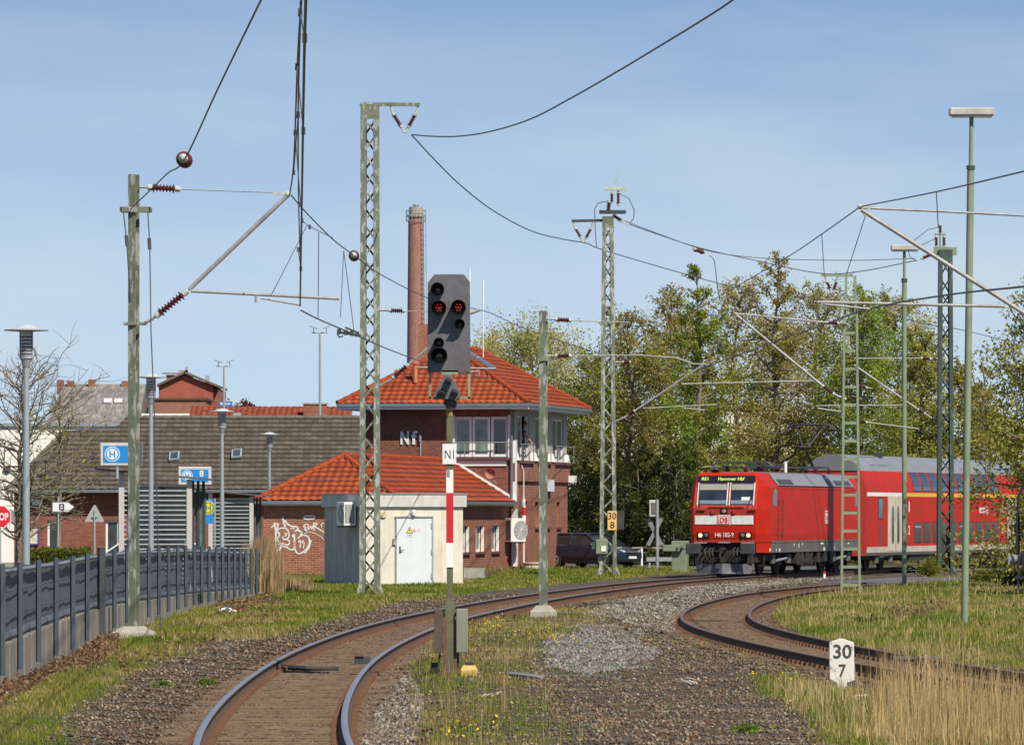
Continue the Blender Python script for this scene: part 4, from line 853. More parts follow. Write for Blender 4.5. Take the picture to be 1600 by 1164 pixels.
# hanging dish on the annex flashing
dsh = thing('satellite_dish', 'faded red satellite dish above the orange annex roof flashing', 'satellite dish', Vector((-.9, 236.2, 3.95)))
m = MB(); X = Matrix.Rotation(math.radians(-75), 4, 'X') @ Matrix.Rotation(math.radians(14), 4, 'Y'); m.lathe([(.02, 0.10), (.13, .085), (.21, .04), (.24, 0), (.235, -.01), (.2, .03), (.02, .085)], 20, X); m.build('dish_reflector', mat('dish_red', (.40, .15, .12), .6), dsh, smooth=True)
m = MB(); m.tube([(0, .1, -.05), (.1, .15, -.3), (.25, .3, -.42)], .03, 6); m.build('dish_arm', GALV, dsh)
for x_, y_, h_, lb in ((734, 419, 3.4, 'thin white aerial rod behind the signal screen, the nearer one'), (755, 438, 2.6, 'thin aerial rod right of the signal screen')):
    t = thing('aerial', lb, 'aerial', at(x_, 545, 244)); m = MB(); b = at(x_, 545, 244); top = at(x_, y_, 244); m.tube([(0, 0, -.6), (0, 0, top.z-b.z)], .02, 6); m.build('rod', WHITE, t); m = MB(); m.tube([(0, 0, (top.z-b.z)*.65), (0, 0, top.z-b.z+.02)], .034, 6); m.build('antenna_sleeve', WHITE, t)
# annex
an = thing('annex_building', 'low brick annex with orange hip roof and white graffiti beside the signal box', 'annex', OSB, YAW)
AX0, AX1, AY0, AY1 = -5.3, -.15, -22.4, -.01
Ma = wallM((AX1, AY0, 0), (0, 1, 0)); hl = [(y-AY0, y-AY0+w, .84, 1.9) for y, w in ((-3.8, 1.6), (-7.1, 1.75), (-10.2, 1.75), (-13.6, 1.7))]
m = MB(); wall(m, AY1-AY0, 2.72, hl, Ma, .3); m.build('side_wall', BRICKB, an, uv=True)
for h in hl: window(an, Ma, *h, depth=.17, fw=.11, sill=SILLB, glass=GLASSG)
for h in hl:
    m = MB(); m.bx(h[1]-.015, h[1]-.001, h[2]+.01, h[3]-.01, -.119, -.004, Ma); m.build('white_reveal', WHITEP, an)
m = MB(); m.bx(AX0, AX1-.3, AY0, AY0+.3, 0, 2.72); m.bx(AX1-.3, AX1-.001, AY0+.001, AY0+.299, 0, 2.719); m.build('end_wall', BRICK, an, uv=True)
m = MB(); m.bx(AX0, AX0+.3, AY0+.3, AY1, 0, 2.72); m.build('rear_wall', BRICKB, an, uv=True)
e = .27; X0, X1, Y0, Y1 = AX0-e, AX1+e, AY0-e, AY1; ez = 2.86; run = (X1-X0)/2; rx = (X0+X1)/2; rise = 1.74; sl = math.hypot(run, rise)
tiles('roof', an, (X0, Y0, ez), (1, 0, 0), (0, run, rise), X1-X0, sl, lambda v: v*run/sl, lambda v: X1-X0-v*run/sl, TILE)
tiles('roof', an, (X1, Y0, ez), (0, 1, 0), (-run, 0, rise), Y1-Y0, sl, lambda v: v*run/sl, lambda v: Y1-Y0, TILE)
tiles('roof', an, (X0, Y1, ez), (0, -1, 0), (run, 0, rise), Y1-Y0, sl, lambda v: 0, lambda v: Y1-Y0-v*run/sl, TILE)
m = MB(); ra = (rx, Y0+run, ez+rise+.03)
hipcap(m, (X0, Y0, ez+.05), ra); hipcap(m, (X1, Y0, ez+.05), ra); hipcap(m, ra, (rx, Y1, ez+rise+.03)); m.split('ridge_tiles', RIDGE, an)
m = MB(); m.bx(X0+.04, X1-.04, Y0+.04, Y1, ez-.16, ez-.05); m.build('soffit', WHITEP, an)
m = MB(); m.bx(X0-.02, X1+.02, Y0-.1, Y0+.02, ez-.1, ez+.02); m.bx(X1-.02, X1+.12, Y0+.02, Y1, ez-.1, ez+.02); m.split('gutter', GUT, an)
m = MB(); m.bar((rx, -.05, ez+rise+.12), (X1+.02, -.05, ez+.1), .06, .10); m.build('flashing', WHITE, an)
# graffiti : paint strokes on the end wall
GRAF = mat('white_spray_paint', (.70, .68, .66), .7, .1, 4)
def gpt(u, v): return onplane(400+u/10.58, 800+v/10.58, an, 1, AY0-.004)
strokes = [([(300, 170), (320, 250), (330, 340), (325, 450), (325, 580)], 30), ([(250, 255), (330, 190), (375, 190), (330, 330), (385, 340), (390, 390), (340, 440), (380, 500)], 26),
 ([(340, 310), (400, 265), (480, 262), (530, 300), (550, 370), (535, 430), (450, 450), (440, 400)], 24), ([(450, 450), (540, 455), (560, 500), (530, 545), (470, 525), (400, 515), (365, 540)], 24), ([(440, 80), (455, 150), (485, 250)], 34), ([(480, 130), (520, 200), (590, 235), (680, 240), (700, 280), (640, 320)], 28),
 ([(570, 270), (640, 270)], 20), ([(470, 340), (510, 390)], 18), ([(515, 345), (475, 400)], 18), ([(340, 660), (400, 600), (430, 560), (500, 570), (560, 615), (620, 625), (640, 560), (630, 430), (600, 390), (640, 360), (640, 600), (670, 670), (710, 690), (770, 670), (850, 590), (890, 500), (870, 410), (810, 375), (740, 385), (690, 435)], 26),
 ([(690, 300), (760, 330), (745, 385)], 34), ([(700, 500), (735, 450), (730, 590)], 20), ([(795, 470), (755, 480), (765, 510), (800, 490), (785, 600)], 18), ([(350, 650), (440, 545)], 50), ([(800, 680), (880, 590), (910, 460)], 26),
 ([(850, 65), (960, 60), (980, 100), (880, 120), (790, 110), (800, 70), (860, 60)], 26), ([(840, 190), (780, 240), (830, 250), (800, 300), (850, 300)], 22), ([(860, 190), (860, 300), (910, 220), (920, 300), (960, 180)], 20), ([(960, 180), (1020, 190), (970, 240), (1040, 280), (1120, 330)], 22), ([(960, 180), (960, 310)], 20), ([(800, 345), (900, 330), (1000, 360), (1080, 410), (1125, 460)], 12), ([(1120, 180), (1075, 200), (1085, 245)], 18)]
m = MB()
for li, (s_, w_) in enumerate(strokes):
    P = [gpt(*p) for p in s_]; R_ = []
    for i in range(len(P)-1):
        for k in range(6): R_.append(P[i].lerp(P[i+1], k/6))
    R_.append(P[-1])
    for _ in range(3): R_ = [R_[0]]+[(R_[i-1]+R_[i]*2+R_[i+1])/4 for i in range(1, len(R_)-1)]+[R_[-1]]
    w0 = w_/10.58*215/F/2; vs = []; n = len(R_)
    for i, p in enumerate(R_):
        d_ = (R_[min(i+1, n-1)]-R_[max(i-1, 0)]); d_ = Vector((d_.x, 0, d_.z)).normalized(); q = Vector((-d_.z, 0, d_.x))*w0*random.uniform(.8, 1.15); y = Vector((0, -.0006*li, 0))
        vs += [p+q+y, p-q+y]
    m.add(vs, [(2*i, 2*i+1, 2*i+3, 2*i+2) for i in range(n-1)])
g = m.build('graffiti', GRAF, an, outward=False)
# --- transformer hut
HB = math.radians(20); OH = Vector(at(570, 915, 187)); OH.z = -.13
hu = thing('transformer_hut', 'cream rendered flat roofed hut with pale grey steel door behind the lattice mast', 'hut', OH, HB)
HWd, HD, HH = 3.42, 4.2, 2.62
m = MB(); m.bx(0, HWd, 0, HD, 0, HH); m.build('hut_walls', CREAM, hu)
GREYC = mat('streaked_grey_render', (.52, .50, .46), .9, .15, 2, dirt=(.24, .23, .21), dsc=(2, 7, .35), dthr=.5)  # greyer, streaked render for the separate sheet over the left wall
m = MB(); m.bx(-.02, -.003, .01, HD, 0, HH); m.build('grey_side', GREYC, hu)
m = MB(); m.bx(-.1, HWd+.1, -.1, HD+.1, HH, HH+.42); m.build('parapet', mat('parapet_grey', (.56, .55, .51), .8, .08, 2, dirt=(.36, .35, .33), dsc=(3, 3, .6)), hu, bevel=.01)
m = MB(); m.bx(-.13, HWd+.13, -.13, HD+.13, HH+.42, HH+.45); m.build('roof_edge', GALV, hu)
dx0 = onplane(619.5, 860, hu, 1, 0).x; dx1 = onplane(674, 860, hu, 1, 0).x; dz1 = onplane(645, 808.5, hu, 1, 0).z
DOORP = mat('pale_door_paint', (.62, .66, .67), .45, .04, 2, dirt=(.5, .52, .5), dsc=(4, 4, .6), dthr=.68)
m = MB(); m.bx(dx0, dx1, -.04, -.003, .05, dz1); dr = m.build('door', DOORP, hu, bevel=.005)
m = MB(); m.bx(dx0-.06, dx1+.06, -.075, -.003, dz1+.005, dz1+.05); m.bx(dx0-.05, dx0-.005, -.055, -.003, .05, dz1+.004); m.bx(dx1+.005, dx1+.05, -.055, -.003, .05, dz1+.004); m.split('door_frame', GALV, dr)
m = MB(); p = onplane(625, 859, hu, 1, -.05); m.bx(p.x-.025, p.x+.025, -.05, -.041, p.z-.12, p.z+.12); m.tube([(p.x, -.06, p.z), (p.x, -.1, p.z), (p.x+.13, -.1, p.z+.01)], .014); m.build('door_handle', DARKST, dr)
m = MB()
for zz in (.35, 1.15, 2.0): m.bx(dx1-.03, dx1+.03, -.07, -.042, zz-.09, zz+.09)
m.split('hinge', GALV, dr)
sgn = mat('yellow_warning', (.72, .55, .10), .5, .05); p = onplane(640, 829, hu, 1, -.045)
m = MB(); m.prism([(p.x-.12, p.z-.09), (p.x+.12, p.z-.09), (p.x, p.z+.14)], .045, .049, FZ); w1 = m.build('warning_triangle', BLACK, dr); m = MB(); m.prism([(p.x-.092, p.z-.072), (p.x+.092, p.z-.072), (p.x, p.z+.105)], .0495, .052, FZ); m.build('yellow_field', sgn, w1)
m = MB(); m.prism([(p.x-.01, p.z+.06), (p.x+.015, p.z+.06), (p.x+.003, p.z+.01), (p.x+.02, p.z+.01), (p.x-.012, p.z-.06), (p.x-.002, p.z-.005), (p.x-.02, p.z-.005)], .0525, .054, FZ); m.build('lightning_bolt', BLACK, w1)
m = MB(); m.bx(p.x-.13, p.x+.13, -.05, -.042, p.z-.21, p.z-.105); w2 = m.build('notice_plate', WHITEP, dr)
m = MB(); m.bx(p.x-.10, p.x+.10, -.052, -.0505, p.z-.15, p.z-.13); m.bx(p.x-.06, p.x+.06, -.052, -.0505, p.z-.185, p.z-.17); m.build('notice_line', STEEL, w2)
p = onplane(647.5, 828, hu, 1, -.045); m = MB(); m.prism([(p.x-.06, p.z-.05), (p.x+.06, p.z-.05), (p.x, p.z+.06)], .045, .05, FZ); m.build('small_triangle', mat('faded_orange', (.55, .3, .12), .6), dr)
p = onplane(655, 827, hu, 1, -.045); m = MB(); m.lathe([(.06, 0), (.06, .006)], 18, Matrix.Translation((p.x, -.042, p.z)) @ Matrix.Rotation(math.pi/2, 4, 'X')); m.build('round_notice', mat('faded_pink', (.62, .5, .48), .6), dr)
p = onplane(646.5, 801, hu, 1, -.1); m = MB(); m.lathe([(.03, -.1), (.07, -.08), (.08, .04), (.03, .1)], 12, Matrix.Translation(p)); m.bx(p.x-.03, p.x+.03, -.1, -.003, p.z-.14, p.z-.08); m.build('door_lamp', WHITEP, hu, smooth=True)
p = onplane(616, 846, hu, 1, -.03); m = MB(); m.bx(p.x-.05, p.x+.05, -.06, -.003, p.z-.11, p.z+.11); m.build('key_safe', mat('beige_box', (.4, .36, .28), .6), hu)
p = onplane(599, 804, hu, 1, -.03); m = MB(); m.lathe([(.11, 0), (.11, .05), (.09, .06)], 18, Matrix.Translation((p.x, -.003, p.z)) @ Matrix.Rotation(math.pi/2, 4, 'X')); m.build('round_wall_lamp', mat('lamp_amber', (.6, .5, .3), .4), hu)
# air conditioner units
ACW = mat('ac_white', (.70, .69, .65), .5, .04)
def ac_unit(label, loc, rot, w=.85, d=.34, h=.62):
    t = thing('air_conditioner', label, 'air conditioner', loc, rot); m = MB(); m.bx(-w/2, w/2, -d/2, d/2, 0, h); b = m.build('casing', ACW, t, bevel=.02)
    X = Matrix.Translation((w*.16, -d/2-.002, h*.5)) @ Matrix.Rotation(math.pi/2, 4, 'X'); m = MB(); m.lathe([(h*.40, 0), (h*.40, .012), (h*.36, .012), (h*.34, .002)], 24, X); g = m.build('fan_grille', mat('ac_grille', (.3, .3, .29), .5), t)
    m = MB(); [m.bar(X @ Vector((math.cos(a)*h*.36, math.sin(a)*h*.36, .012)), X @ Vector((-math.cos(a)*h*.36, -math.sin(a)*h*.36, .012)), .012) for a in np.linspace(0, math.pi, 7)[:-1]]; m.build('grille_bars', ACW, g)
    m = MB(); [m.bx(w/2+.001, w/2+.012, -d/2+.04+.045*k, -d/2+.06+.045*k, .08, h-.08) for k in range(int((d-.1)/.045))]; m.build('side_vents', DARKST, t)['kind'] = 'stuff'
    m = MB(); [m.bx(-w/2-.012, -w/2-.001, -d/2+.04+.045*k, -d/2+.06+.045*k, .08, h-.08) for k in range(int((d-.1)/.045))]; m.build('side_vents', DARKST, t)['kind'] = 'stuff'
    m = MB(); m.bx(-w*.4, -w*.34, -d/2, d/2+.18, -.05, -.004); m.bx(w*.34, w*.4, -d/2, d/2+.18, -.05, -.004); m.split('mount', DARKST, t); return t
R_ = Matrix.Translation(OH) @ rz(HB); p = R_ @ Vector((-.28, 1.1, 2.0)); ac_unit('small white air conditioner on the shaded side of the cream hut', p, HB-math.pi/2, .8, .42, .78)
R_ = Matrix.Translation(OSB) @ rz(YAW); p = R_ @ Vector((.25, -.75, 1.22)); ac_unit('large white air conditioner on the corner of the signal box', p, YAW+math.radians(52), .8, .42, .98)
p = R_ @ Vector((.6, 1.6, 0)); t = thing('shaft_ring', 'low round concrete shaft ring at the signal box corner', 'shaft ring', p); m = MB(); m.lathe([(.5, -.2), (.5, .2), (.46, .22), (.46, .3), (.1, .33)], 28); m.build('ring', mat('pale_concrete', (.55, .5, .4), .9, .15, 3, dirt=(.3, .28, .2), dsc=(3, 3, 2)), t, smooth=True); m = MB(); m.lathe([(.52, .3), (.52, .35), (.05, .36)], 28); m.build('cover', mat('pale_cover', (.52, .46, .36), .9), t, smooth=True)
p = R_ @ Vector((-.55, -.75, 0)); t = thing('scrap_bundle', 'upright bundle of sticks and red pipe scraps against the annex wall', 'scrap bundle', p)
m = MB()
for k in range(26): a_ = random.uniform(0, 6.3); r_ = random.uniform(0, .14); m.tube([(r_*math.cos(a_)*.7, r_*math.sin(a_)*.7, 0), (r_*1.8*math.cos(a_), r_*1.4*math.sin(a_), random.uniform(.6, 1.0))], .014, 4)
m.build('sticks', mat('dry_sticks', (.30, .2, .12), .9, .3, 9), t)['kind'] = 'stuff'
m = MB(); m.tube([(.15, -.1, .0), (.42, -.15, .62)], .06, 8); m.build('red_pipe', mat('red_plastic', (.5, .12, .06), .6), t)
# ---- station building on the left
st = thing('station_building', 'long low brick building with a wide grey tiled roof behind the bus shelters', 'building', (0, 230, -.15))
ZB = .15; xl = at(22, 0, 230).x; fe = 3.24+ZB
def sx(px): return (px-800)*230/F
ho = [(sx(74)-xl, sx(94)-xl, .7, 2.15), (sx(165)-xl, sx(186)-xl, .7, 2.15)]
m = MB(); Mst = wallM((xl, 0, 0), (1, 0, 0)); wall(m, 13.5, fe-.05, ho, Mst, .3); m.build('front_wall', BRICKDK if False else brick_mat('station_brick', (.30, .085, .05), (.2, .055, .036), (.22, .14, .10)), st, uv=True)
m = MB(); m.bx(xl, xl+.3, .3, 9.7, 0, fe-.05); m.build('gable_wall', BRICKB, st, uv=True)
for h in ho: window(st, Mst, *h, mull=0, depth=.1, fw=.085, sill=WHITEP)
XL0 = at(10, 0, 229.4).x; RIS = 2.95; RUN = 5.0; SL = math.hypot(RIS, RUN)
def lo(v):
    f = v/SL
    return (f/.822)*2.05 if f < .822 else 4.0+(f-.822)/.178*.45
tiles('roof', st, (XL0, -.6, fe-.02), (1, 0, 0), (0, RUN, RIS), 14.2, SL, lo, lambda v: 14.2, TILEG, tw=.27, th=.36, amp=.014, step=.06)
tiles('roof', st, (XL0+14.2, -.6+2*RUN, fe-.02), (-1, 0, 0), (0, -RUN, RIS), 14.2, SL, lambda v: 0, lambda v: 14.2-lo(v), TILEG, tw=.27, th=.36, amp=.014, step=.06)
m = MB(); rp = lambda u, v: Vector((XL0+u, -.6+RUN*v/SL, fe+.03+RIS*v/SL))
hipcap(m, rp(4.45, SL), rp(14.2, SL), .1); hipcap(m, rp(0, 0), rp(2.05, SL*.822), .08); m.split('ridge_tiles', RIDGEG, st)
m = MB(); m.bx(XL0, XL0+14.2, -.72, -.6, fe-.12, fe); m.build('gutter', GUT, st)
m = MB(); m.bx(XL0+.05, XL0+14.1, -.6, 9.4, fe-.14, fe-.06); m.build('soffit', mat('dark_soffit', (.12, .1, .08), .8), st)
for px, py in ((273, 724), (370, 720)):
    p = at(px, py, 230+1.9); v = (p.z+ZB-fe)/RIS*SL; Mk = frame(rp(p.x-XL0-.2, v)+Vector((0, -.03, .06)), (.94, .15, .1), (0, RUN, RIS)); m = MB(); m.bx(0, .42, 0, .62, -.02, .07, Mk); k_ = m.build('roof_window', GALV, st); m = MB(); m.bx(.06, .36, .06, .56, .071, .078, Mk); m.build('pane', GLASS, k_)
m = MB(); p = at(53, 836, 229.95); m.bx(p.x-.2, p.x+.2, -.08, -.003, p.z+ZB-.4, p.z+ZB+.36); nb = m.build('notice_board', mat('blue_frame', (.05, .06, .28), .5), st); m = MB(); m.bx(p.x-.17, p.x+.14, -.09, -.081, p.z+ZB-.34, p.z+ZB+.3); m.build('notice_sheet', mat('cream_sheet', (.55, .52, .42), .7), nb)
m = MB(); p = at(58, 784.5, 229.95); m.bx(p.x-.22, p.x+.22, -.04, -.003, p.z+ZB-.14, p.z+ZB+.14); nb = m.build('wall_sign', STEEL, st); m = MB(); m.bx(p.x-.19, p.x+.19, -.045, -.041, p.z+ZB-.11, p.z+ZB+.11); f_ = m.build('sign_field', WHITEP, nb)
m = MB(); m.tube([(xl-.02, -.5, fe-.05), (xl-.1, -.2, fe-.25), (xl-.02, -.06, fe-.5)], .05, 7); m.build('downpipe_bend', WHITEP, st)
# white house at far left
wh = thing('white_house', 'plain white rendered house wall at the left edge behind the bare tree', 'house', (0, 243, -.15))
m = MB(); xr = (187-800)*243/F; m.bx(-29, xr, 0, 8, 0, 6.15); m.build('wall', mat('white_render', (.80, .78, .72), .9, .04, 1), wh); m = MB(); m.bx(-29.1, xr+.1, -.12, 8.1, 6.15, 6.27); m.build('roof_edge', GALV, wh)
m = MB(); m.bx(-29, xr-2.2, -.03, -.002, 0, .35); m.build('plinth', CONC, wh)
c = at(11, 733, 242.9); m = MB(); X = Matrix.Translation((c.x, -.05, c.z+.15)) @ Matrix.Rotation(math.pi/2, 4, 'X'); m.lathe([(.16, 0), (.16, .03), (.13, .03), (.13, 0)], 18, X); m.bar(X @ Vector((-.13, 0, .02)), X @ Vector((.13, 0, .02)), .025); m.bar(X @ Vector((0, -.13, .02)), X @ Vector((0, .13, .02)), .025); m.build('round_wall_vent', DARKST, wh)
# far buildings
fb = thing('apartment_house', 'big far house with steep weathered grey roof and two bright roof windows', 'house', (0, 330, 0)); sc_ = 330/F
m = MB(); a, b = (70-800)*sc_, (216-800)*sc_; z0, z1 = HC+(HY-664)*sc_, HC+(HY-600)*sc_*337/330
m.add([(a, 0, z0), (b, 0, z0), (b, 7, z1), (a+.6, 7, z1), (b, 14, z0), (a, 14, z0)], [(0, 1, 2, 3), (3, 2, 4, 5), (0, 3, 5), (1, 4, 2)]); m.build('roof', mat('weathered_slate', (.17, .155, .14), .85, .3, 1.5, c2=(.26, .24, .21), thr=.55, sc2=1.0, stretch=(5, 1, 1)), fb, outward=False)
m = MB(); m.bx(a+.3, b-.3, .5, 13.5, -.2, z0); m.build('wall', BRICKB, fb, uv=True)
for px in (80, 96, 130, 183):
    m = MB(); x = (px-800)*sc_; m.bx(x-.2, x+.2, 6.5, 7.0, z1-.6, z1+.12+random.random()*.22); m.build('chimney', BRICKB, fb, uv=True)
for px in (161, 177.5):
    x = (px-800)*sc_; f = .52; Mk = frame((x-.22, 7*f-.08, z0+(z1-z0)*f+.03), (1, 0, 0), (0, 7, z1-z0)); m = MB(); m.bx(0, .45, 0, .6, 0, .08, Mk); k_ = m.build('roof_window', WHITEP, fb)
rb_ = thing('brick_house', 'far red brick gable house rising behind the grey tiled roof', 'house', (0, 335, 0)); sc_ = 335/F
def q(px, py): return ((px-800)*sc_, HC+(HY-py)*sc_)
m = MB(); m.prism([q(248, 660), q(333, 660), q(333, 602), q(289, 585.5), q(248, 602)], -9, 0, FZ); m.build('wall', mat('far_brick', (.33, .09, .05), .85, .15, 2, dirt=(.2, .06, .04)), rb_)
m = MB()
for a, b in (((245.5, 604), (289.5, 583.5)), ((343, 606), (288.5, 583.5))): A, B = q(*a), q(*b); m.add([(A[0], -.3, A[1]), (B[0], -.3, B[1]), (B[0], 9.2, B[1]), (A[0], 9.2, A[1]), (A[0], -.3, A[1]+.14), (B[0], -.3, B[1]+.14), (B[0], 9.2, B[1]+.14), (A[0], 9.2, A[1]+.14)], [(0, 1, 2, 3), (4, 5, 6, 7), (0, 1, 5, 4), (1, 2, 6, 5), (2, 3, 7, 6), (3, 0, 4, 7)])
m.split('roof_slope', RIDGEG, rb_)
m = MB(); A, B = q(333.2, 655), q(341, 607); m.bx(A[0], B[0], .4, 9, 0, B[1]); m.build('side_wall', BRICKB, rb_, uv=True)
m = MB(); A = q(264, 594); m.bx(A[0]-.25, A[0]+.25, 1.5, 2.1, A[1]-.6, A[1]+.35); m.bx(A[0]-.5, A[0]+.5, 1.3, 2.3, A[1]+.42, A[1]+.47); m.build('chimney', BRICKB, rb_); m = MB(); A = q(321, 596); m.bx(A[0]-.12, A[0]+.12, 2, 2.3, A[1]-.5, A[1]+.4); m.build('flue', GALV, rb_); m = MB(); A = q(287, 581); m.bx(A[0]-.3, A[0]+.2, .5, 1, A[1]-.2, A[1]+.12); m.bx(A[0]+.05, A[0]+.2, .5, .9, A[1], A[1]+.3); m.build('ridge_chimney', BRICK, rb_)
lw = thing('low_brick_house', 'low flat topped brick block in front of the far gable house', 'house', (0, 322, 0)); sc_ = 322/F
m = MB(); A, B = q(239, 655), q(322, 625); m.bx(A[0], B[0], 0, 6, 0, B[1]); m.build('wall', mat('faded_brick', (.27, .12, .085), .9, .15, 2), lw); m = MB(); m.bx(A[0]-.1, B[0]+.1, -.1, 6.1, B[1], B[1]+.12); m.build('roof_edge', SILLB, lw)
m = MB(); a = q(221, 650); b = q(338, 644.5); m.bx(a[0], b[0], -6, -5, a[1], b[1]); 
wl_ = thing('flat_roof_house', 'flat roofed house with a white roof edge above the grey tiles', 'house', (0, 312, 0)); m = MB(); sc_ = 312/F; a = q(221, 652); b = q(338, 646); m.bx(a[0], b[0], 0, 5, a[1]-.02, b[1]); m.build('white_roof_edge', WHITE, wl_); m = MB(); m.bx(a[0]+.1, b[0]-.1, .1, 4.9, -.2, a[1]-.021); m.build('wall', BRICK, wl_, uv=True)
oh = thing('orange_roof_house', 'far house with long bright orange tiled roof left of the lattice mast', 'house', (0, 300, 0)); sc_ = 300/F
a = q(292, 664); b = q(548, 637); run_ = 4.5; rise_ = b[1]*304/300-a[1]+.0; L_ = math.hypot(run_, rise_)
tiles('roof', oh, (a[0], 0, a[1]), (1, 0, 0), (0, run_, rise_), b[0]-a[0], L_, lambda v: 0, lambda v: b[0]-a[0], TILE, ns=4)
m = MB(); m.bx(a[0]+.3, b[0]-.3, .4, 8, -.2, a[1]-.02); m.build('wall', BRICK, oh, uv=True)
m = MB(); c = q(490, 640); m.bx(c[0]-.62, c[0]+.62, 2.0, 2.7, c[1]-.9, c[1]+.32); ch = m.build('chimney', BRICKB, oh, uv=True); m = MB(); m.bx(c[0]-.68, c[0]+.68, 1.95, 2.75, c[1]+.321, c[1]+.4); m.build('chimney_cap', CONC, ch)
c = q(368, 649); Mk = frame((c[0]-.2, 1.6, c[1]-.1), (1, 0, 0), (0, run_, rise_)); m = MB(); m.bx(0, .4, 0, .55, .05, .14, Mk); m.build('roof_window', GALV, oh)
so = thing('orange_roof_house', 'small patch of orange roof right of the white wall above the grey tiles', 'house', (0, 296, 0)); sc_ = 296/F; a = q(166, 668); b = q(240, 652); m = MB(); m.add([(a[0], 0, a[1]), (b[0], 0, a[1]), (b[0], 3, b[1]+.1), (a[0]+1.3, 3, b[1]+.1), (b[0], 6, a[1]), (a[0], 6, a[1])], [(0, 1, 2, 3), (3, 2, 4, 5), (0, 3, 5)]); m.build('roof', RIDGE, so, outward=False); m = MB(); m.bx(a[0]+.3, b[0]-.1, .3, 5.7, -.2, a[1]-.01); m.build('wall', BRICK, so, uv=True)
# tall factory chimney
CH = 345; chm = thing('factory_chimney', 'tall round brick factory chimney behind the signal box', 'chimney', at(650, 0, CH).to_2d().to_3d()); sc_ = CH/F
zt = HC+(HY-338)*sc_; m = MB(); m.lathe([(.72, 0), (.60, 6), (.47, zt-.4), (.47, zt)], 32)
t = NT('chimney_brick'); tcn = t.n.new('ShaderNodeTexCoord'); n1 = t.noise(1.0, 6, .7, stretch=(5, 5, 1.6)); n2 = t.noise(14, 3, .7, stretch=(1, 1, 2.2)); c_ = t.ramp(n1, [(.3, (.20, .085, .065)), (.7, (.30, .14, .11))]); c_ = t.mix(t.ramp(n2, [(.45, 0.0), (.7, .8)]), c_, (.40, .27, .22)); t.link(c_, t.b.inputs['Base Color']); t.b.inputs['Roughness'].default_value = .9
m.build('shaft', t.m, chm, smooth=True)
m = MB(); m.lathe([(.52, zt-.05), (.52, zt+.08), (.42, zt+.08), (.42, zt+.55), (.36, zt+.55), (.36, zt+.3)], 28); m.build('crown', mat('pale_crown', (.36, .31, .26), .9, .15, 3), chm); m = MB(); m.lathe([(.15, zt+.3), (.17, zt+.62), (.2, zt+.63), (.2, zt+.7), (.05, zt+.72)], 16); m.build('flue_pipe', GALV, chm)
m = MB()
for k in range(16): a_ = 2*math.pi*k/16; m.tube([(.6*math.cos(a_), .6*math.sin(a_), zt-.3), (.6*math.cos(a_), .6*math.sin(a_), zt+.35)], .015, 4)
for z in (zt-.3, zt+.02, zt+.35): m.tube([(.6*math.cos(2*math.pi*k/24), .6*math.sin(2*math.pi*k/24), z) for k in range(25)], .02, 4)
rg = m.build('guard_rail', GALV, chm); rg['kind'] = 'stuff'
m = MB(); m.tube([(.72, -.32, 5), (.60, -.3, zt)], .02, 4); m.tube([(.5, -.6, 5), (.4, -.55, zt)], .02, 4)
for k in range(40): z = 8+k*.3; m.bar((.68-.002*k, -.34, z), (.49-.002*k, -.58, z), .03)
m.build('ladder', GALV, chm)['kind'] = 'stuff'
# ---------------------------------------------------------------- train
RED = mat('train_red', (.46, .016, .006), .5, .12, 1.5, dirt=(.30, .028, .013), dsc=(.9, .9, 2.2), dthr=.56, spec=.12)
REDD = mat('dull_front_red', (.36, .028, .014), .6, .14, 2.5, dirt=(.26, .05, .035), dsc=(2, 2, 2), dthr=.58)  # darker, duller red for the front panels, handrail and steps
SKIRT = mat('skirt_grey', (.115, .11, .10), .7, .15, 3, dirt=(.07, .06, .05))
UNDER = mat('bogie_brown_black', (.022, .019, .017), .85, .4, 4, c2=(.05, .04, .032), thr=.6, sc2=4)
ROOFG = mat('roof_grey', (.19, .205, .225), .55, .08, 1.5, dirt=(.14, .16, .18))
ROOFD = mat('roof_dark_grey', (.15, .16, .175), .55, .1, 1.5)
TGLASS = glass_mat('train_glass', (.02, .027, .034), .08)
BEIGE = mat('door_beige', (.58, .52, .42), .6, .08, 2, dirt=(.36, .29, .2), dsc=(3, 3, 1))
WPAINT = mat('train_white', (.74, .73, .69), .5, .06, 5, dirt=(.52, .5, .45), dsc=(4, 4, 4))
LAMPON = emis('lit_headlight', (1, .76, .40), 1.05, (.6, .5, .3))
LEDTXT = emis('lit_display_text', (.62, .85, .12), 1.0, (.2, .3, .05))
lh = math.radians(15.5)
lo_ = thing('electric_locomotive', 'red electric locomotive with lit headlights leading the train, numbered 146 102-9', 'locomotive', (7.74, 207.5, 0), -lh)
LB = 17.9
def ring(z, yf, hf, hw, yc): return [(-hf, yf, z), (hf, yf, z), (hw, yc, z), (hw, LB-yc, z), (hf, LB-yf, z), (-hf, LB-yf, z), (-hw, LB-yc, z), (-hw, yc, z)]
lev = [(1.2, .10, 1.16, 1.46, .95), (1.55, .03, 1.19, 1.485, .92), (2.45, 0, 1.20, 1.49, .9), (3.25, .28, 1.17, 1.49, 1.1), (3.70, .42, 1.09, 1.14, 1.35), (3.78, .55, 1.0, 1.02, 1.5)]
m = MB(); vs = sum([ring(*l) for l in lev], []); n = 8
m.add(vs, [(i*n+k, i*n+(k+1) % n, (i+1)*n+(k+1) % n, (i+1)*n+k) for i in range(len(lev)-1) for k in range(n)]+[tuple(range(n))[::-1], tuple(range(len(vs)-n, len(vs)))])
body = m.build('body', RED, lo_, bevel=.035)
def fy(z):
    for (z0, a, *_), (z1, b, *_) in zip(lev, lev[1:]):
        if z <= z1: return a+(b-a)*(z-z0)/(z1-z0)
    return .5
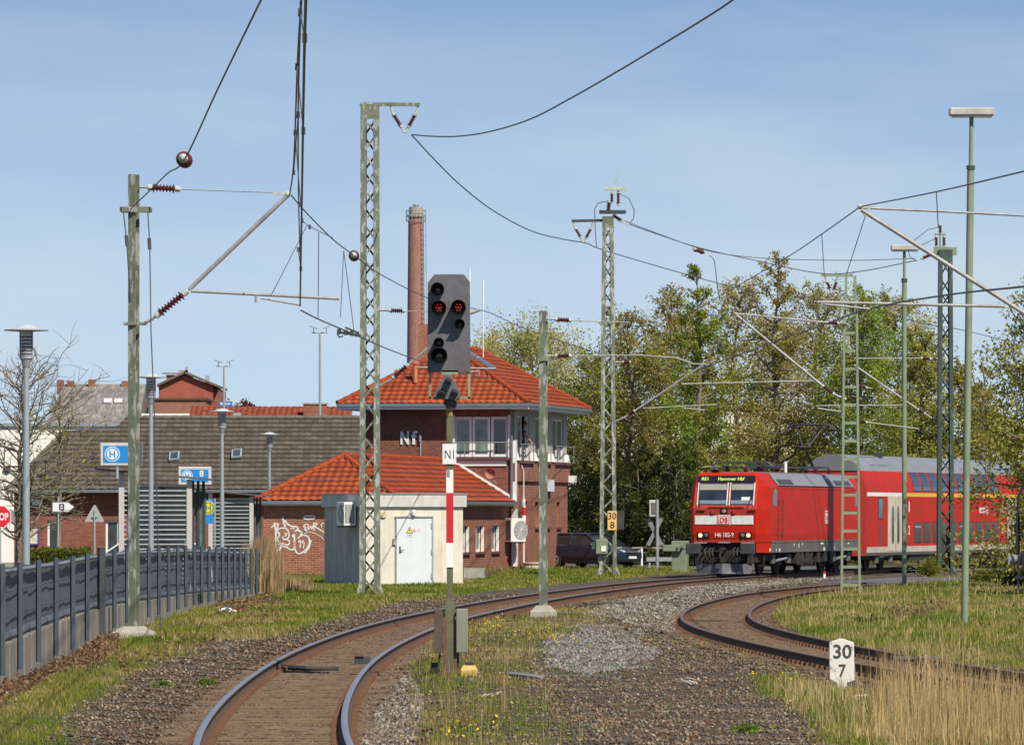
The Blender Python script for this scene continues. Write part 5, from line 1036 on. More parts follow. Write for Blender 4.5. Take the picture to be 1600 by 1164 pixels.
def fpatch(name, mt, x0, x1, z0, z1, par=body, o=.008, t=.02, bevel=0, xt=0):
    a = fy(z0)-o; b = fy(z1)-o; m = MB(); m.add([(x0, a, z0), (x1, a, z0), (x1-xt, b, z1), (x0+xt, b, z1), (x0, a+t, z0), (x1, a+t, z0), (x1-xt, b+t, z1), (x0+xt, b+t, z1)], [(0, 1, 2, 3), (4, 5, 6, 7), (0, 1, 5, 4), (1, 2, 6, 5), (2, 3, 7, 6), (3, 0, 4, 7)])
    return m.build(name, mt, par, bevel=bevel)
fpatch('front_panel', REDD, -1.15, 1.15, 1.22, 2.44, o=.012); fpatch('front_panel', REDD, -1.14, 1.14, 2.46, 3.24, o=.010)
for x0, x1 in ((-1.03, .10), (.17, 1.10)):
    w_ = fpatch('windscreen', TGLASS, x0, x1, 2.60, 3.40, o=.022, xt=.02); fpatch('sun_blind', mat('blind_grey', (.30, .29, .25), .6), x0+.06, x1-.06, 3.14, 3.35, w_, .028)
    fpatch('dashboard', mat('dash_blue', (.16, .22, .26), .5), x0+.05, x1-.05, 2.63, 2.76, w_, .026)
    for e_ in (x0, x1-.03): fpatch('window_edge', WPAINT, e_-.005, e_+.03, 2.58, 3.41, w_, .032, xt=.0)
    m = MB(); m.tube([((x0+x1)/2+(.25 if x0 > 0 else -.45), fy(2.5)-.06, 2.5), (x0+.08 if x0 < 0 else x1-.1, fy(3.0)-.06, 3.0)], .012, 4); m.build('wiper', BLACK, w_)
fpatch('paper_note', WPAINT, .62, .95, 2.76, 2.88, o=.035, t=.005)
disp = fpatch('destination_display', mat('display_black', (.012, .014, .018), .25), -1.07, 1.10, 3.43, 3.66, o=.026, xt=.02)
tilt = Vector((0, fy(3.66)-fy(3.43), .23))
m = MB()
m.text('RE1', frame((-.80, fy(3.545)-.030, 3.545), (1, 0, 0), tilt), h=.12, w=.24, bold=.0, depth=.002); m.text('Hannover Hbf', frame((.19, fy(3.545)-.030, 3.545), (1, 0, 0), tilt), h=.125, w=.98, bold=.0, depth=.002); m.split('display_text', LEDTXT, disp)
for x0, x1 in ((-1.10, -.28), (.27, 1.09)): fpatch('white_stripe', WPAINT, x0, x1, 1.88, 2.2, o=.020)
lg = fpatch('rail_logo', WPAINT, -.25, .235, 1.86, 2.22, o=.024, bevel=.01)
REDL = mat('logo_red', (.62, .03, .03), .5, .05)
m = MB(); yy = fy(2.0)-.03
for a in ((-.215, .20, 2.165, 2.185), (-.215, .20, 1.895, 1.915)): m.bx(a[0], a[1], yy-.004, yy, a[2], a[3])
for a in (-.215, .18): m.bx(a, a+.02, yy-.004, yy, 1.915, 2.165)
m.split('logo_border', REDL, lg); m = MB(); m.text('DB', frame((-.008, yy-.002, 2.04), (1, 0, 0), (0, 0, 1)), h=.18, w=.30, bold=.03, depth=.003); m.build('logo_letters', REDL, lg)
m = MB(); m.text('146 102-9', frame((-.0, fy(1.5)-.022, 1.50), (1, 0, 0), (0, 0, 1)), h=.165, w=.70, bold=.012, depth=.003); m.build('running_number', WPAINT, body)
for s in (-1, 1):
    bz = fpatch('headlight', BLACK, *sorted((s*.56, s*1.03)), 1.37, 1.59, o=.022)
    for x, mt, nm in ((s*.90, LAMPON, 'lit_lamp'), (s*.68, GALV, 'dark_lamp')):
        X = Matrix.Translation((x, fy(1.48)-.024, 1.48)) @ Matrix.Rotation(math.pi/2, 4, 'X'); m = MB(); m.lathe([(.075, 0), (.075, .02), (.062, .03), (.02, .035)], 18, X); m.build(nm, mt if nm == 'lit_lamp' else glass_mat('dark_lamp_glass', (.10, .11, .12)), bz, smooth=True)
tl = fpatch('upper_headlight', BLACK, -.15, .13, 2.26, 2.45, o=.022); X = Matrix.Translation((.0, fy(2.36)-.03, 2.36)) @ Matrix.Rotation(math.pi/2, 4, 'X'); m = MB(); m.lathe([(.075, 0), (.07, .02), (.02, .03)], 16, X); m.build('lamp_glass', glass_mat('lamp_amber_glass', (.3, .22, .16)), tl)
m = MB(); m.tube([(-.6, fy(2.53)-.06, 2.52), (.75, fy(2.53)-.06, 2.52)], .02, 6); m.build('front_handrail', REDD, body)
m = MB()
for x in (-1.0, .9): m.tube([(x, fy(2.42)-.05, 2.41), (x+.3, fy(2.42)-.05, 2.41)], .03, 6)
for x in (-.42, .38): m.bx(x-.05, x+.05, fy(2.35)-.07, fy(2.35), 2.27, 2.41)
m.split('front_step', REDD, body)
m = MB(); m.bx(-1.12, -.65, -.06, .04, 1.19, 1.225); m.bx(.65, 1.12, -.06, .04, 1.19, 1.225); m.bx(-.22, .22, -.07, .04, 1.2, 1.24); m.split('step_plate', GALV, lo_)
# bevelled corner skirts, grey skirt and side furniture
m = MB()
for s in (-1, 1): m.add([(s*1.17, .12, .86), (s*1.46, .92, .84), (s*1.46, 1.25, .84), (s*1.12, 1.25, .84), (s*1.17, .10, 1.2), (s*1.46, .95, 1.2), (s*1.46, 1.25, 1.2), (s*1.12, 1.25, 1.2)], [(0, 1, 2, 3), (4, 5, 6, 7), (0, 1, 5, 4), (1, 2, 6, 5), (2, 3, 7, 6), (3, 0, 4, 7)])
m.split('corner_skirt', RED, lo_)
for s in (-1, 1):
    m = MB(); m.bx(s*1.30-.18, s*1.30+.18, 1.255, LB-1.2, .84, 1.2); m.bx(*sorted((s*1.486, s*1.493)), 1.255, LB-1.2, 1.2, 1.27); sk_ = m.build('side_skirt', SKIRT, lo_, bevel=.01)
    m = MB(); yq = 5.0
    for (y, z, w, h) in ((5.0, 1.12, .08, .1), (5.8, 1.08, .10, .16), (6.4, 1.14, .12, .06), (9.6, 1.14, .5, .06), (10.1, .93, .3, .10), (11.2, .93, .06, .12), (12.1, .95, .08, .1), (14.5, 1.12, .3, .05), (2.0, .94, .1, .08), (2.5, .94, .2, .1)): m.bx(*sorted((s*1.481, s*1.4845)) if z < 1.2 else (0, 0), y, y+w, z-h/2, z+h/2)
    mk = m.build('small_markings', WPAINT, sk_); mk['kind'] = 'stuff'
    m = MB(); m.add([(s*1.494, 1.42, 2.62), (s*1.494, 2.0, 2.52), (s*1.494, 2.12, 2.62), (s*1.494, 2.12, 3.1), (s*1.494, 2.0, 3.18), (s*1.494, 1.72, 3.18), (s*1.494, 1.52, 3.05)]+[(s*1.47, y, z) for y, z in ((1.42, 2.62), (2.0, 2.52), (2.12, 2.62), (2.12, 3.1), (2.0, 3.18), (1.72, 3.18), (1.52, 3.05))], [tuple(range(7)), tuple(range(7, 14))]+[(i, (i+1) % 7, 7+(i+1) % 7, 7+i) for i in range(7)]); m.build('cab_side_window', TGLASS, body)
    m = MB(); m.add([(s*x, LB-1.4-y, z) for x in (1.494, 1.47) for y, z in ((0, 2.6), (.6, 2.55), (.6, 3.15), (.1, 3.15))], [(0, 1, 2, 3), (4, 5, 6, 7), (0, 1, 5, 4), (1, 2, 6, 5), (2, 3, 7, 6), (3, 0, 4, 7)]); m.build('cab_side_window', TGLASS, body)
    m = MB()
    for y in (2.35, 3.05): m.tube([(s*1.53, y, 1.45), (s*1.53, y, 2.8)], .018, 5)
    for y in (2.35, 3.05):
        for z in (1.5, 2.1, 2.75): m.bx(*sorted((s*1.49, s*1.55)), y-.03, y+.03, z-.025, z+.025)
    m.split('door_handrail', RUSTST, body)
    m = MB()
    for y in (2.45, 2.95): m.bx(*sorted((s*1.4905, s*1.4925)), y-.008, y+.008, 1.3, 3.2)
    m.bx(*sorted((s*1.4905, s*1.4925)), 2.458, 2.942, 3.19, 3.205); m.split('door_seam', mat('seam_dark_red', (.2, .01, .01), .6), body)
    m = MB(); m.bx(*sorted((s*1.49, s*1.50)), 2.1, LB-1.3, 3.19, 3.25); m.build('gutter_strip', RED, body)
    m = MB(); q = s*1.494
    for y0, y1, z0, z1 in ((10.35, 10.9, 1.9, 1.935), (10.35, 10.9, 2.35, 2.385), (10.35, 10.385, 1.935, 2.35), (10.865, 10.9, 1.935, 2.35)): m.bx(*sorted((q, s*1.49)), y0, y1, z0, z1)
    m.text('DB', frame((q, 10.62, 2.14), (0, 0, s), (0, -1, 0)), h=.3, w=.34, bold=.02, depth=.003); m.split('side_logo', WPAINT, body)
    m = MB(); m.bx(*sorted((s*1.463, s*1.472)), .98, 1.2, .9, 1.0); m.build('corner_label', WPAINT, lo_)
    # sloping grey roof panels with dark louvres
    A, B = Vector((s*1.49, 0, 3.27)), Vector((s*1.14, 0, 3.71)); V = (B-A); LL = V.length
    Mk = frame(A, (0, s, 0), V)
    Mk = Matrix.Translation((0, 0, 0)) @ Mk
    for y0, y1, dk in ((2.3, 6.6, ((2.6, 3.7), (3.8, 5.0))), (6.62, 11.0, ()), (11.02, 15.6, ((11.1, 11.7), (12.4, 13.8), (13.9, 15.2)))):
        m = MB(); ya, yb = (y0, y1) if s > 0 else (-y1, -y0); m.bx(ya, yb, .02, LL+.04, .005, .04, Mk); pn = m.build('roof_panel', ROOFG, lo_, bevel=.008)
        for a, b in dk:
            m = MB(); ya, yb = (a, b) if s > 0 else (-b, -a); m.bx(ya, yb, .06, LL*.55, .041, .048, Mk); m.build('louvre', DARKST, pn)
m = MB(); m.bx(-1.0, 1.0, 1.9, LB-1.7, 3.775, 3.81); m.build('roof_deck', ROOFD, lo_)
# underframe, buffers, plough, bogies
m = MB(); m.bx(-1.12, 1.12, .25, 1.2, .5, 1.19); m.bx(-1.2, 1.2, 1.3, LB-1.3, .55, .835); m.bx(-1.05, 1.05, 7.4, 10.6, .3, .55); m.split('underframe', UNDER, lo_)
for s in (-1, 1):
    m = MB(); m.bx(s*1.02-.28, s*1.02+.28, -.62, -.56, .80, 1.2); bf = m.build('buffer', DARKST, lo_, bevel=.03); m = MB(); m.tube([(s*.95, -.56, 1.0), (s*.95, .3, 1.0)], .13, 12); m.build('buffer_sleeve', UNDER, bf, smooth=True)
m = MB(); m.tube([(0, .2, .98), (0, -.45, .98)], .06, 8); m.bx(-.06, .06, -.5, -.4, .85, 1.05); m.tube([(0, -.45, .95), (-.05, -.5, .72), (.05, -.5, .5)], .045, 6); m.split('coupling_hook', UNDER, lo_)
m = MB()
for x in (-.68, -.52, -.4, .38, .52): m.tube([(x, .15, 1.02), (x, -.22, .96), (x+.04, -.3, .75), (x+.08, -.22, .58), (x+.16, -.05, .62)], .028, 6)
m.split('brake_hose', mat('rubber_grey', (.04, .038, .036), .6), lo_)
m = MB(); m.add([(-1.1, .1, .44), (0, -.3, .46), (1.1, .1, .44), (1.0, .02, .09), (0, -.38, .09), (-1.0, .02, .09), (-1.1, .2, .44), (0, -.2, .46), (1.1, .2, .44), (1.0, .12, .09), (0, -.28, .09), (-1.0, .12, .09)], [(0, 1, 4, 5), (1, 2, 3, 4), (6, 7, 10, 11), (7, 8, 9, 10), (0, 1, 7, 6), (1, 2, 8, 7), (5, 4, 10, 11), (4, 3, 9, 10), (0, 5, 11, 6), (2, 3, 9, 8)]); m.build('snow_plough', mat('plough_grey', (.085, .085, .09), .55, .3, 3, c2=(.24, .24, .25), thr=.63, sc2=2.5), lo_)
m = MB()
for s in (-1, 1): m.bx(s*.95-.1, s*.95+.1, .0, .3, .45, .85); m.bx(s*1.25-.15, s*1.25+.15, .75, .8, .35, .40); m.bx(s*1.3-.02, s*1.3+.02, .75, .8, .35, .9)
m.split('step_bracket', UNDER, lo_)
def wheel(par, x, y, r=.6):
    X = Matrix.Translation((x, y, r)) @ Matrix.Rotation(math.pi/2, 4, 'Y'); m = MB(); m.lathe([(r, -.06), (r, .05), (r+.02, .06), (r*.8, .065), (r*.72, .03), (r*.3, .04), (r*.25, .1), (.02, .1)] if x > 0 else [(.02, -.1), (r*.25, -.1), (r*.3, -.04), (r*.72, -.03), (r*.8, -.065), (r+.02, -.06), (r, -.05), (r, .06)], 24, X); return m.build('wheel', UNDER, par, smooth=True)
def bogie(root, yc, wb, r, hw=1.12):
    m = MB()
    for s in (-1, 1): m.bx(s*hw-.07, s*hw+.07, yc-wb/2-.5, yc+wb/2+.5, .55, .75); m.bx(s*hw-.1, s*hw+.1, yc-.45, yc+.45, .35, .6)
    m.bx(-hw+.08, hw-.08, yc-.4, yc+.4, .4, .7); b = m.build('bogie', UNDER, root, bevel=.02)
    for y in (yc-wb/2, yc+wb/2):
        for x in (-.76, .76): wheel(b, x, y, r)
        for s in (-1, 1): q = MB(); q.box((s*(hw+.13), y, r), (.16, .42, .36)); q.build('axle_box', SKIRT, b, bevel=.04)
    for s in (-1, 1):
        for y in (yc-.55, yc+.55): q = MB(); q.tube([(s*(hw+.12), y, .5), (s*(hw+.12), y, .95)], .11, 10); q.build('spring', UNDER, b)
        q = MB(); q.tube([(s*(hw+.2), yc-.9, .55), (s*(hw+.2), yc+.7, .62)], .05, 8); q.build('damper', GALV, b)
    return b
bogie(lo_, 3.7, 2.65, .6); bogie(lo_, LB-3.7, 2.65, .6)
m = MB()
for y in (5.6, 6.4, 7.2, 8.0, 9.2, 10.4, 11.4): 
    for s in (-1, 1): m.bx(s*1.36-.1, s*1.36+.1, y, y+random.uniform(.3, .6), random.uniform(.3, .5), .83)
m.split('equipment_box', UNDER, lo_)
# roof gear, folded and raised pantographs
m = MB()
for s in (-1, 1):
    m.tube([(s*.55, 2.6, 4.12), (s*.5, 4.6, 4.2), (s*.45, 6.4, 4.12)], .035, 6); m.tube([(s*.75, 3.0, 4.02), (s*.75, 6.3, 4.02)], .04, 6)
m.bx(-.95, .95, 2.75, 2.95, 4.14, 4.2); m.bx(-.95, .95, 3.2, 3.4, 4.14, 4.2); m.bx(-.5, .5, 5.6, 6.2, 3.95, 4.1); m.tube([(-.95, 2.85, 4.17), (-1.12, 2.85, 4.05)], .03, 5); m.tube([(.95, 2.85, 4.17), (1.15, 2.85, 4.02)], .03, 5); m.tube([(-.9, 3.4, 4.17), (.9, 5.9, 4.1)], .025, 5)
m.build('folded_pantograph', DARKST, lo_)
for x, y in ((-.6, 3.0), (.6, 3.0), (-.6, 6.0), (.6, 6.0), (-.2, 4.3), (.3, 4.8), (-.5, 8.0), (.4, 13.6), (-.4, 15.6), (.5, 15.6)):
    m = MB(); m.lathe([(.11, 3.81), (.06, 3.84), (.11, 3.88), (.06, 3.92), (.11, 3.96), (.05, 4.02)], 10, Matrix.Translation((x, y, 0))); m.build('roof_insulator', INSUL, lo_)
m = MB(); m.tube([(-.6, 7.4, 4.02), (-.4, 10, 4.05), (-.2, 13.5, 4.02)], .03, 5); m.build('roof_busbar', DARKST, lo_)
m = MB(); m.tube([(.3, 8.8, 3.81), (.3, 8.8, 4.25)], .06, 8); m.build('roof_aerial', WPAINT, lo_); m = MB(); m.tube([(-.55, .75, 3.78), (-.55, .5, 3.95)], .09, 8); m.tube([(-.4, .75, 3.78), (-.4, .5, 3.93)], .07, 8); m.split('horn', DARKST, lo_)
yb = 14.6; m = MB(); m.bx(-.55, .55, yb-.8, yb+.8, 4.02, 4.1); m.tube([(0, yb+.35, 4.1), (0, yb-1.0, 4.85)], .06, 8); 
for s in (-1, 1): m.tube([(s*.10, yb-1.0, 4.85), (s*.55, yb-.1, 5.66)], .03, 6)
m.tube([(-.22, yb-1.0, 4.85), (.22, yb-1.0, 4.85)], .045, 6)
for dy in (-.28, .18): m.tube([(-.98, yb+dy-.05, 5.52), (-.8, yb+dy, 5.7), (-.55, yb+dy, 5.74), (.55, yb+dy, 5.74), (.8, yb+dy, 5.7), (.98, yb+dy-.05, 5.52)], .03, 6)
for s in (-1, 1): m.tube([(s*.55, yb-.28, 5.72), (s*.55, yb+.18, 5.72)], .03, 5)
m.build('raised_pantograph', DARKST, lo_)
# ---- double deck coaches
PROF = [(1.33, .60), (1.36, .72), (1.39, .95), (1.39, 2.97), (1.388, 3.12), (1.36, 3.38), (1.28, 3.68), (1.14, 3.98), (.94, 4.25), (.66, 4.48), (.3, 4.61), (0, 4.64)]
def coach(label, p0, h, CL=30.5):
    c = thing('double_deck_coach', label, 'railway coach', (p0[0], p0[1], 0), -h, 'double deck coaches behind the locomotive')
    def strip(name, i0, i1, mt, y0=0, y1=CL, o=0.0, sides=(1, -1), par=None, sm=True):
        out = []
        for s in sides:
            m = MB(); P = PROF[i0:i1+1]; vs = [(s*(x+o), y, z+o*.3) for y in (y0, y1) for x, z in P]; n = len(P); m.add(vs, [(k, k+1, n+k+1, n+k) for k in range(n-1)]); out.append(m.build(name, mt, par or c, outward=False, smooth=sm))
        return out
    strip('solebar', 0, 1, SKIRT); strip('cream_skirt', 1, 2, BEIGE); bs_ = strip('body_side', 2, 3, RED); strip('stripe', 3, 4, YELLOW if False else mat('first_class_yellow', (.70, .40, .02), .5, .06, 3), 6.5, CL); strip('white_stripe', 3, 4, WPAINT, 0, 6.498); up = strip('upper_side', 4, 7, RED); strip('roof', 7, 11, ROOFG)
    full = PROF+[(-x, z) for x, z in PROF[-2::-1]]
    for y, nm in ((.0, 'front_end'), (CL, 'rear_end')):
        m = MB(); m.prism([(x*.995, z-.005) for x, z in full], 0, .12, Matrix.Translation((0, y if y == 0 else y, 0)) @ FZ); m.build(nm, mat('coach_end_red', (.40, .03, .022), .6, .1, 2), c)
    m = MB(); m.prism([(x, z) for x, z in full if z > 3.95], 0.12, .16, FZ); m.build('roof_end', ROOFD, c)
    def pz(z):
        for (x0, z0), (x1, z1) in zip(PROF, PROF[1:]):
            if z <= z1: return x0+(x1-x0)*(z-z0)/(z1-z0)
    def patch(name, mt, y0, y1, z0, z1, s, o, par, k=4, r=0.0):
        m = MB(); zs = [z0+(z1-z0)*i/k for i in range(k+1)]; vs = []
        for y in (y0, y1):
            for oo in (o, o-.02): vs += [(s*(pz(z)+oo), y, z) for z in zs]
        n = k+1; f = []
        for i in range(k): f += [(i, i+1, 2*n+i+1, 2*n+i), (n+i, n+i+1, 3*n+i+1, 3*n+i), (i, i+1, n+i+1, n+i), (2*n+i, 2*n+i+1, 3*n+i+1, 3*n+i)]
        f += [(0, n, 3*n, 2*n), (k, n+k, 3*n+k, 2*n+k)]; m.add(vs, f); return m.build(name, mt, par, smooth=True)
    FR = mat('window_rubber', (.03, .03, .03), .6)
    for si, s in enumerate((1, -1)):
        for k in range(10):
            y = 8.3+1.68*k
            w_ = patch('upper_window', FR, y, y+1.42, 3.18, 3.97, s, .006, up[si]); patch('pane', TGLASS, y+.05, y+1.37, 3.22, 3.93, s, .012, w_)
            w_ = patch('lower_window', FR, y+.05, y+1.32, 1.06, 1.92, s, .006, bs_[si], 1); patch('pane', TGLASS, y+.1, y+1.27, 1.10, 1.88, s, .012, w_, 1)
            if k in (0, 5): patch('vent_strip', GALV, y+.12, y+1.26, 1.7, 1.76, s, .016, w_, 1)
        for y0 in (3.6, CL-3.9):
            d_ = patch('door', BEIGE, y0, y0+2.7, .78, 2.99, s, .012, c, 6)
            for yy in (y0+.55, y0+1.5):
                m = MB(); pts = [(s*1.404, yy+.3+.22*math.cos(a)*1.0, 1.82+(.55 if math.sin(a) > 0 else -.55)+.22*math.sin(a)) for a in np.linspace(0, 2*math.pi, 21)[:-1]]; m.add(pts+[(s*1.39, y, z) for _, y, z in pts], [tuple(range(20))]+[(i, (i+1) % 20, 20+(i+1) % 20, 20+i) for i in range(20)]); m.build('door_window', TGLASS, d_)
            m = MB(); m.bx(*sorted((s*1.403, s*1.406)), y0+1.34, y0+1.36, .8, 2.95); m.build('door_seam', FR, d_)
            m = MB(); m.bx(*sorted((s*1.403, s*1.408)), y0+1.18, y0+1.26, 2.0, 2.1); m.build('door_button', REDL, d_)
        for y0 in (1.9,): w_ = patch('narrow_window', FR, y0, y0+.85, 2.03, 2.92, s, .006, bs_[si], 1); patch('pane', TGLASS, y0+.07, y0+.78, 2.08, 2.87, s, .012, w_, 1); patch('lower_panel', mat('dark_red_panel', (.25, .02, .02), .5), y0, y0+.85, 1.0, 1.85, s, .005, bs_[si], 1)
        m = MB(); R_ = (0, s, 0); m.text('REGIO', frame((s*1.393, 21.4, 2.42), R_, (0, 0, 1)), h=.25, w=1.15, bold=.03, depth=.003); 
        for a in ((22.15, 22.65, 2.26, 2.285), (22.15, 22.65, 2.555, 2.58), (22.15, 22.175, 2.285, 2.555), (22.625, 22.65, 2.285, 2.555)): m.bx(*sorted((s*1.391, s*1.395)), *a)
        m.text('DB', frame((s*1.393, 22.4, 2.42), R_, (0, 0, 1)), h=.18, w=.34, bold=.03, depth=.003)
        for y in (7.4, 25.6): m.text('1', frame((s*1.393, y, 2.55), R_, (0, 0, 1)), h=.42, w=.16, bold=.03, depth=.003)
        for y in (7.4, 25.6): m.text('2', frame((s*1.393, y, 1.6), R_, (0, 0, 1)), h=.38, w=.2, bold=.02, depth=.003)
        m.split('side_lettering', WPAINT, bs_[si])
    m = MB()
    for k in range(12): m.bx(.35+.0*k, 1.0, 2.6+k*.16, 2.68+k*.16, 4.2, 4.60-.02)
    m = MB()
    for y0 in (2.4, CL-6):
        for k in range(10):
            y = y0+k*.3; m.bar((.46, y, 4.555), (.98, y, 4.20), .12, .03, up=(0, 0, 1))
    gr_ = m.build('roof_grille', DARKST, c); gr_['kind'] = 'stuff'
    m = MB(); m.bx(.3, .6, 5.8, 6.1, 4.55, 4.75); m.build('roof_aerial', DARKST, c)
    m = MB(); m.bx(-1.25, 1.25, 8, CL-8, .35, .6); m.bx(-1.1, 1.1, .3, 7.9, .45, .6); m.bx(-1.1, 1.1, CL-7.9, CL-.3, .45, .6); m.split('underframe', UNDER, c)
    m = MB(); m.bx(-.5, .5, -.45, -.001, 1.0, 3.0); m.build('gangway', DARKST, c)
    bogie(c, 3.6, 2.5, .46, 1.05); bogie(c, CL-3.6, 2.5, .46, 1.05)
    return c
coach('red double deck coach directly behind the locomotive, with a yellow stripe and grey roof', (12.75, 226.0), math.radians(17.0))
coach('second red double deck coach mostly hidden behind the leafy tree at the right', (21.9, 256.0), math.radians(21.0))
# ---------------------------------------------------------------- fence, shelters, lamps, signs, car, crossing, person
FENP = mat('fence_anthracite', (.05, .068, .084), .5, .15, 4)
SCREEN = mat('dark_screen_sheet', (.066, .08, .094), .7, .25, 2.5, dirt=(.12, .125, .125), dsc=(4, 4, 1))
fpx = [-40, -12, 16.4, 46, 74, 100.6, 124, 147, 168, 188, 205, 222.6, 238.7, 253.8, 268.8, 281.5, 295, 306.8, 318.4, 329.7, 339.7, 349.3, 358.7, 367.7, 376.5, 385, 394]
def fdist(px): return float(np.interp(px, [-40, 20, 100, 145, 188, 240, 300, 350, 395], [74.5, 81.5, 92.3, 104.7, 115, 125, 139, 149.6, 158.7]))
ftop = lambda px: float(np.interp(px, [-40, 16, 147, 222, 307, 394], [1.58, 1.57, 1.58, 1.56, 1.47, 1.27]))
fwal = lambda px: float(np.interp(px, [-40, 16, 100, 147, 240, 300, 395], [.44, .45, .56, .49, .38, .31, .18]))
FP = [Vector(((p-800)*fdist(p)/F, fdist(p), 0)) for p in fpx]
fen = thing('fence', 'dark anthracite fence with screened mesh panels on a grey concrete wall at the left', 'fence', FP[2]); of = Vector((FP[2].x, FP[2].y, 0))
for i, (p, P) in enumerate(zip(fpx, FP)):
    m = MB(); w = .06 if i == 7 else .034; ang = math.atan2(FP[min(i+1, 26)].y-FP[max(i-1, 0)].y, FP[min(i+1, 26)].x-FP[max(i-1, 0)].x)
    m.bx(-w, w, -w*.8, w*.8, .05 if i != 7 else -.1, ftop(p)+(.06 if i == 7 else 0), Matrix.Translation(P-of+Vector((.135, 0, 0))) @ rz(ang-math.pi/2+.5)); m.build('post', DARKST if i == 7 else FENP, fen)
for i in range(len(FP)-1):
    a, b = FP[i]-of, FP[i+1]-of; n_ = Vector((a.y-b.y, b.x-a.x, 0)).normalized(); n_ = n_ if n_.x < 0 else -n_; off = n_*.14
    za, zb_ = ftop(fpx[i]), ftop(fpx[i+1]); wa, wb = fwal(fpx[i]), fwal(fpx[i+1]); N = 9; vs = []; 
    for k in range(N+1):
        t_ = k/N; q = a.lerp(b, t_)+off
        for r_ in range(5):
            z = (za+(zb_-za)*t_-.05-(.04*math.sin(t_*math.pi) if r_ == 4 else 0))*(r_/4)+(wa+(wb-wa)*t_+.06)*(1-r_/4); vs.append(q+n_*random.uniform(-.02, .02)+Vector((0, 0, z)))
    m = MB(); m.add(vs, [(k*5+r, (k+1)*5+r, (k+1)*5+r+1, k*5+r+1) for k in range(N) for r in range(4)]); pn = m.build('screen_panel', SCREEN, fen, outward=False, smooth=True)
    m = MB()
    for f in (.3, .62): m.tube([a+off*.6+Vector((0, 0, wa+(za-wa)*f)), b+off*.6+Vector((0, 0, wb+(zb_-wb)*f))], .012, 4)
    m.split('mesh_wire', FENP, pn)
    m = MB(); m.tube([a+off*.5+Vector((0, 0, wa+.06)), a.lerp(b, .5)+off*.4+Vector((0, 0, (wa+wb)/2+.05)), b+off*.5+Vector((0, 0, wb+.06))], [.06, .075, .06], 7); m.build('rolled_sheet', SCREEN, pn, smooth=True)
m = MB(); m.tube([P-of+Vector((-.06, 0, ftop(p)-.13)) for p, P in zip(fpx, FP)], .035, 7); m.build('top_rail', mat('rail_grey', (.16, .18, .2), .5), fen, smooth=True)
WALLC = mat('board_marked_concrete', (.25, .23, .195), .9, .25, 1.6, dirt=(.12, .105, .085), dsc=(1.6, 1.6, .8), dthr=.5, bump=.3, bsc=20)
wv = MB(); seg = []
for i in range(len(FP)-1):
    for k in range(5):
        t_ = k/5; seg.append((FP[i].lerp(FP[i+1], t_), fwal(fpx[i]+(fpx[i+1]-fpx[i])*t_)))
seg.append((FP[-1], fwal(fpx[-1])))
for j, ((a, za), (b, zb_)) in enumerate(zip(seg, seg[1:])):
    d_ = (b-a); n_ = Vector((d_.y, -d_.x, 0)).normalized(); s_ = n_*(.075 if j % 2 else .10); e_ = d_*.004
    wv.add([a-n_*.1, b-n_*.1, b+s_-e_, a+s_+e_]+[p+Vector((0, 0, z)) for p, z in ((a-n_*.1, za), (b-n_*.1, za), (b+s_-e_, za), (a+s_+e_, za))], [(0, 1, 2, 3), (4, 5, 6, 7), (0, 1, 5, 4), (1, 2, 6, 5), (2, 3, 7, 6), (3, 0, 4, 7)])
wv.v = [(x, y, z-.5 if z < .001 else z) for x, y, z in wv.v]
tag(wv.build('retaining_wall', WALLC, None, off=of), 'low grey wall of upright concrete boards under the dark fence', 'wall')
# street lamps
LG = glass_mat('lantern_glass', (.30, .31, .31), .1)
def street_lamp():
    t = thing('street_lamp', '', 'street lamp', (0, 0, 0), 0, 'flat hat street lamps at the bus station')
    m = MB(); m.tube([(0, 0, 0), (0, 0, 2.7), (0, 0, 4.9)], [.075, .066, .05], 12); m.build('pole', GALV, t, smooth=True)
    m = MB(); m.lathe([(.05, 4.85), (.07, 4.9), (.10, 5.0), (.12, 5.02)], 14); m.bx(-.125, -.105, -.015, .015, 5.02, 5.5); m.bx(.105, .125, -.015, .015, 5.02, 5.5); m.build('lantern_cage', GALV, t)
    m = MB(); m.lathe([(.105, 5.02), (.105, 5.49), (.05, 5.49)], 18); m.build('lantern_glass', LG, t, smooth=True)
    m = MB()
    for k in range(6): m.lathe([(.111, 5.09+k*.06), (.118, 5.1+k*.06), (.09, 5.12+k*.06)], 16)
    m.build('louvre_rings', DARKST, t)['kind'] = 'stuff'
    m = MB(); m.lathe([(.1, 5.49), (.41, 5.51), (.415, 5.525), (.2, 5.56), (.16, 5.6), (.02, 5.62)], 26); m.build('hat', mat('hat_grey', (.42, .45, .46), .5, .06), t, smooth=True)
    return t
lampS = [(41, 507, 105, 'nearest and tallest grey street lamp left of the first fence posts'), (236, 583, 149, 'street lamp right behind the near green mast'), (347, 638, 180, 'street lamp in front of the grey tiled roof right of the H 8 sign'), (421, 675, 226, 'street lamp before the graffiti wall'), (263, 709, 300, 'smallest and farthest street lamp peeking over the left shelter roof')]
proto = street_lamp()
for i, (px, py, d, lb) in enumerate(lampS):
    o = proto if i == 0 else copy_tree(proto); ztop = at(px, py, d).z; o.location = (at(px, 0, d).x, d, -.15); s_ = (ztop+.15)/5.62; o['label'] = lb
    o.scale = (min(1, s_*1.0), min(1, s_), s_)
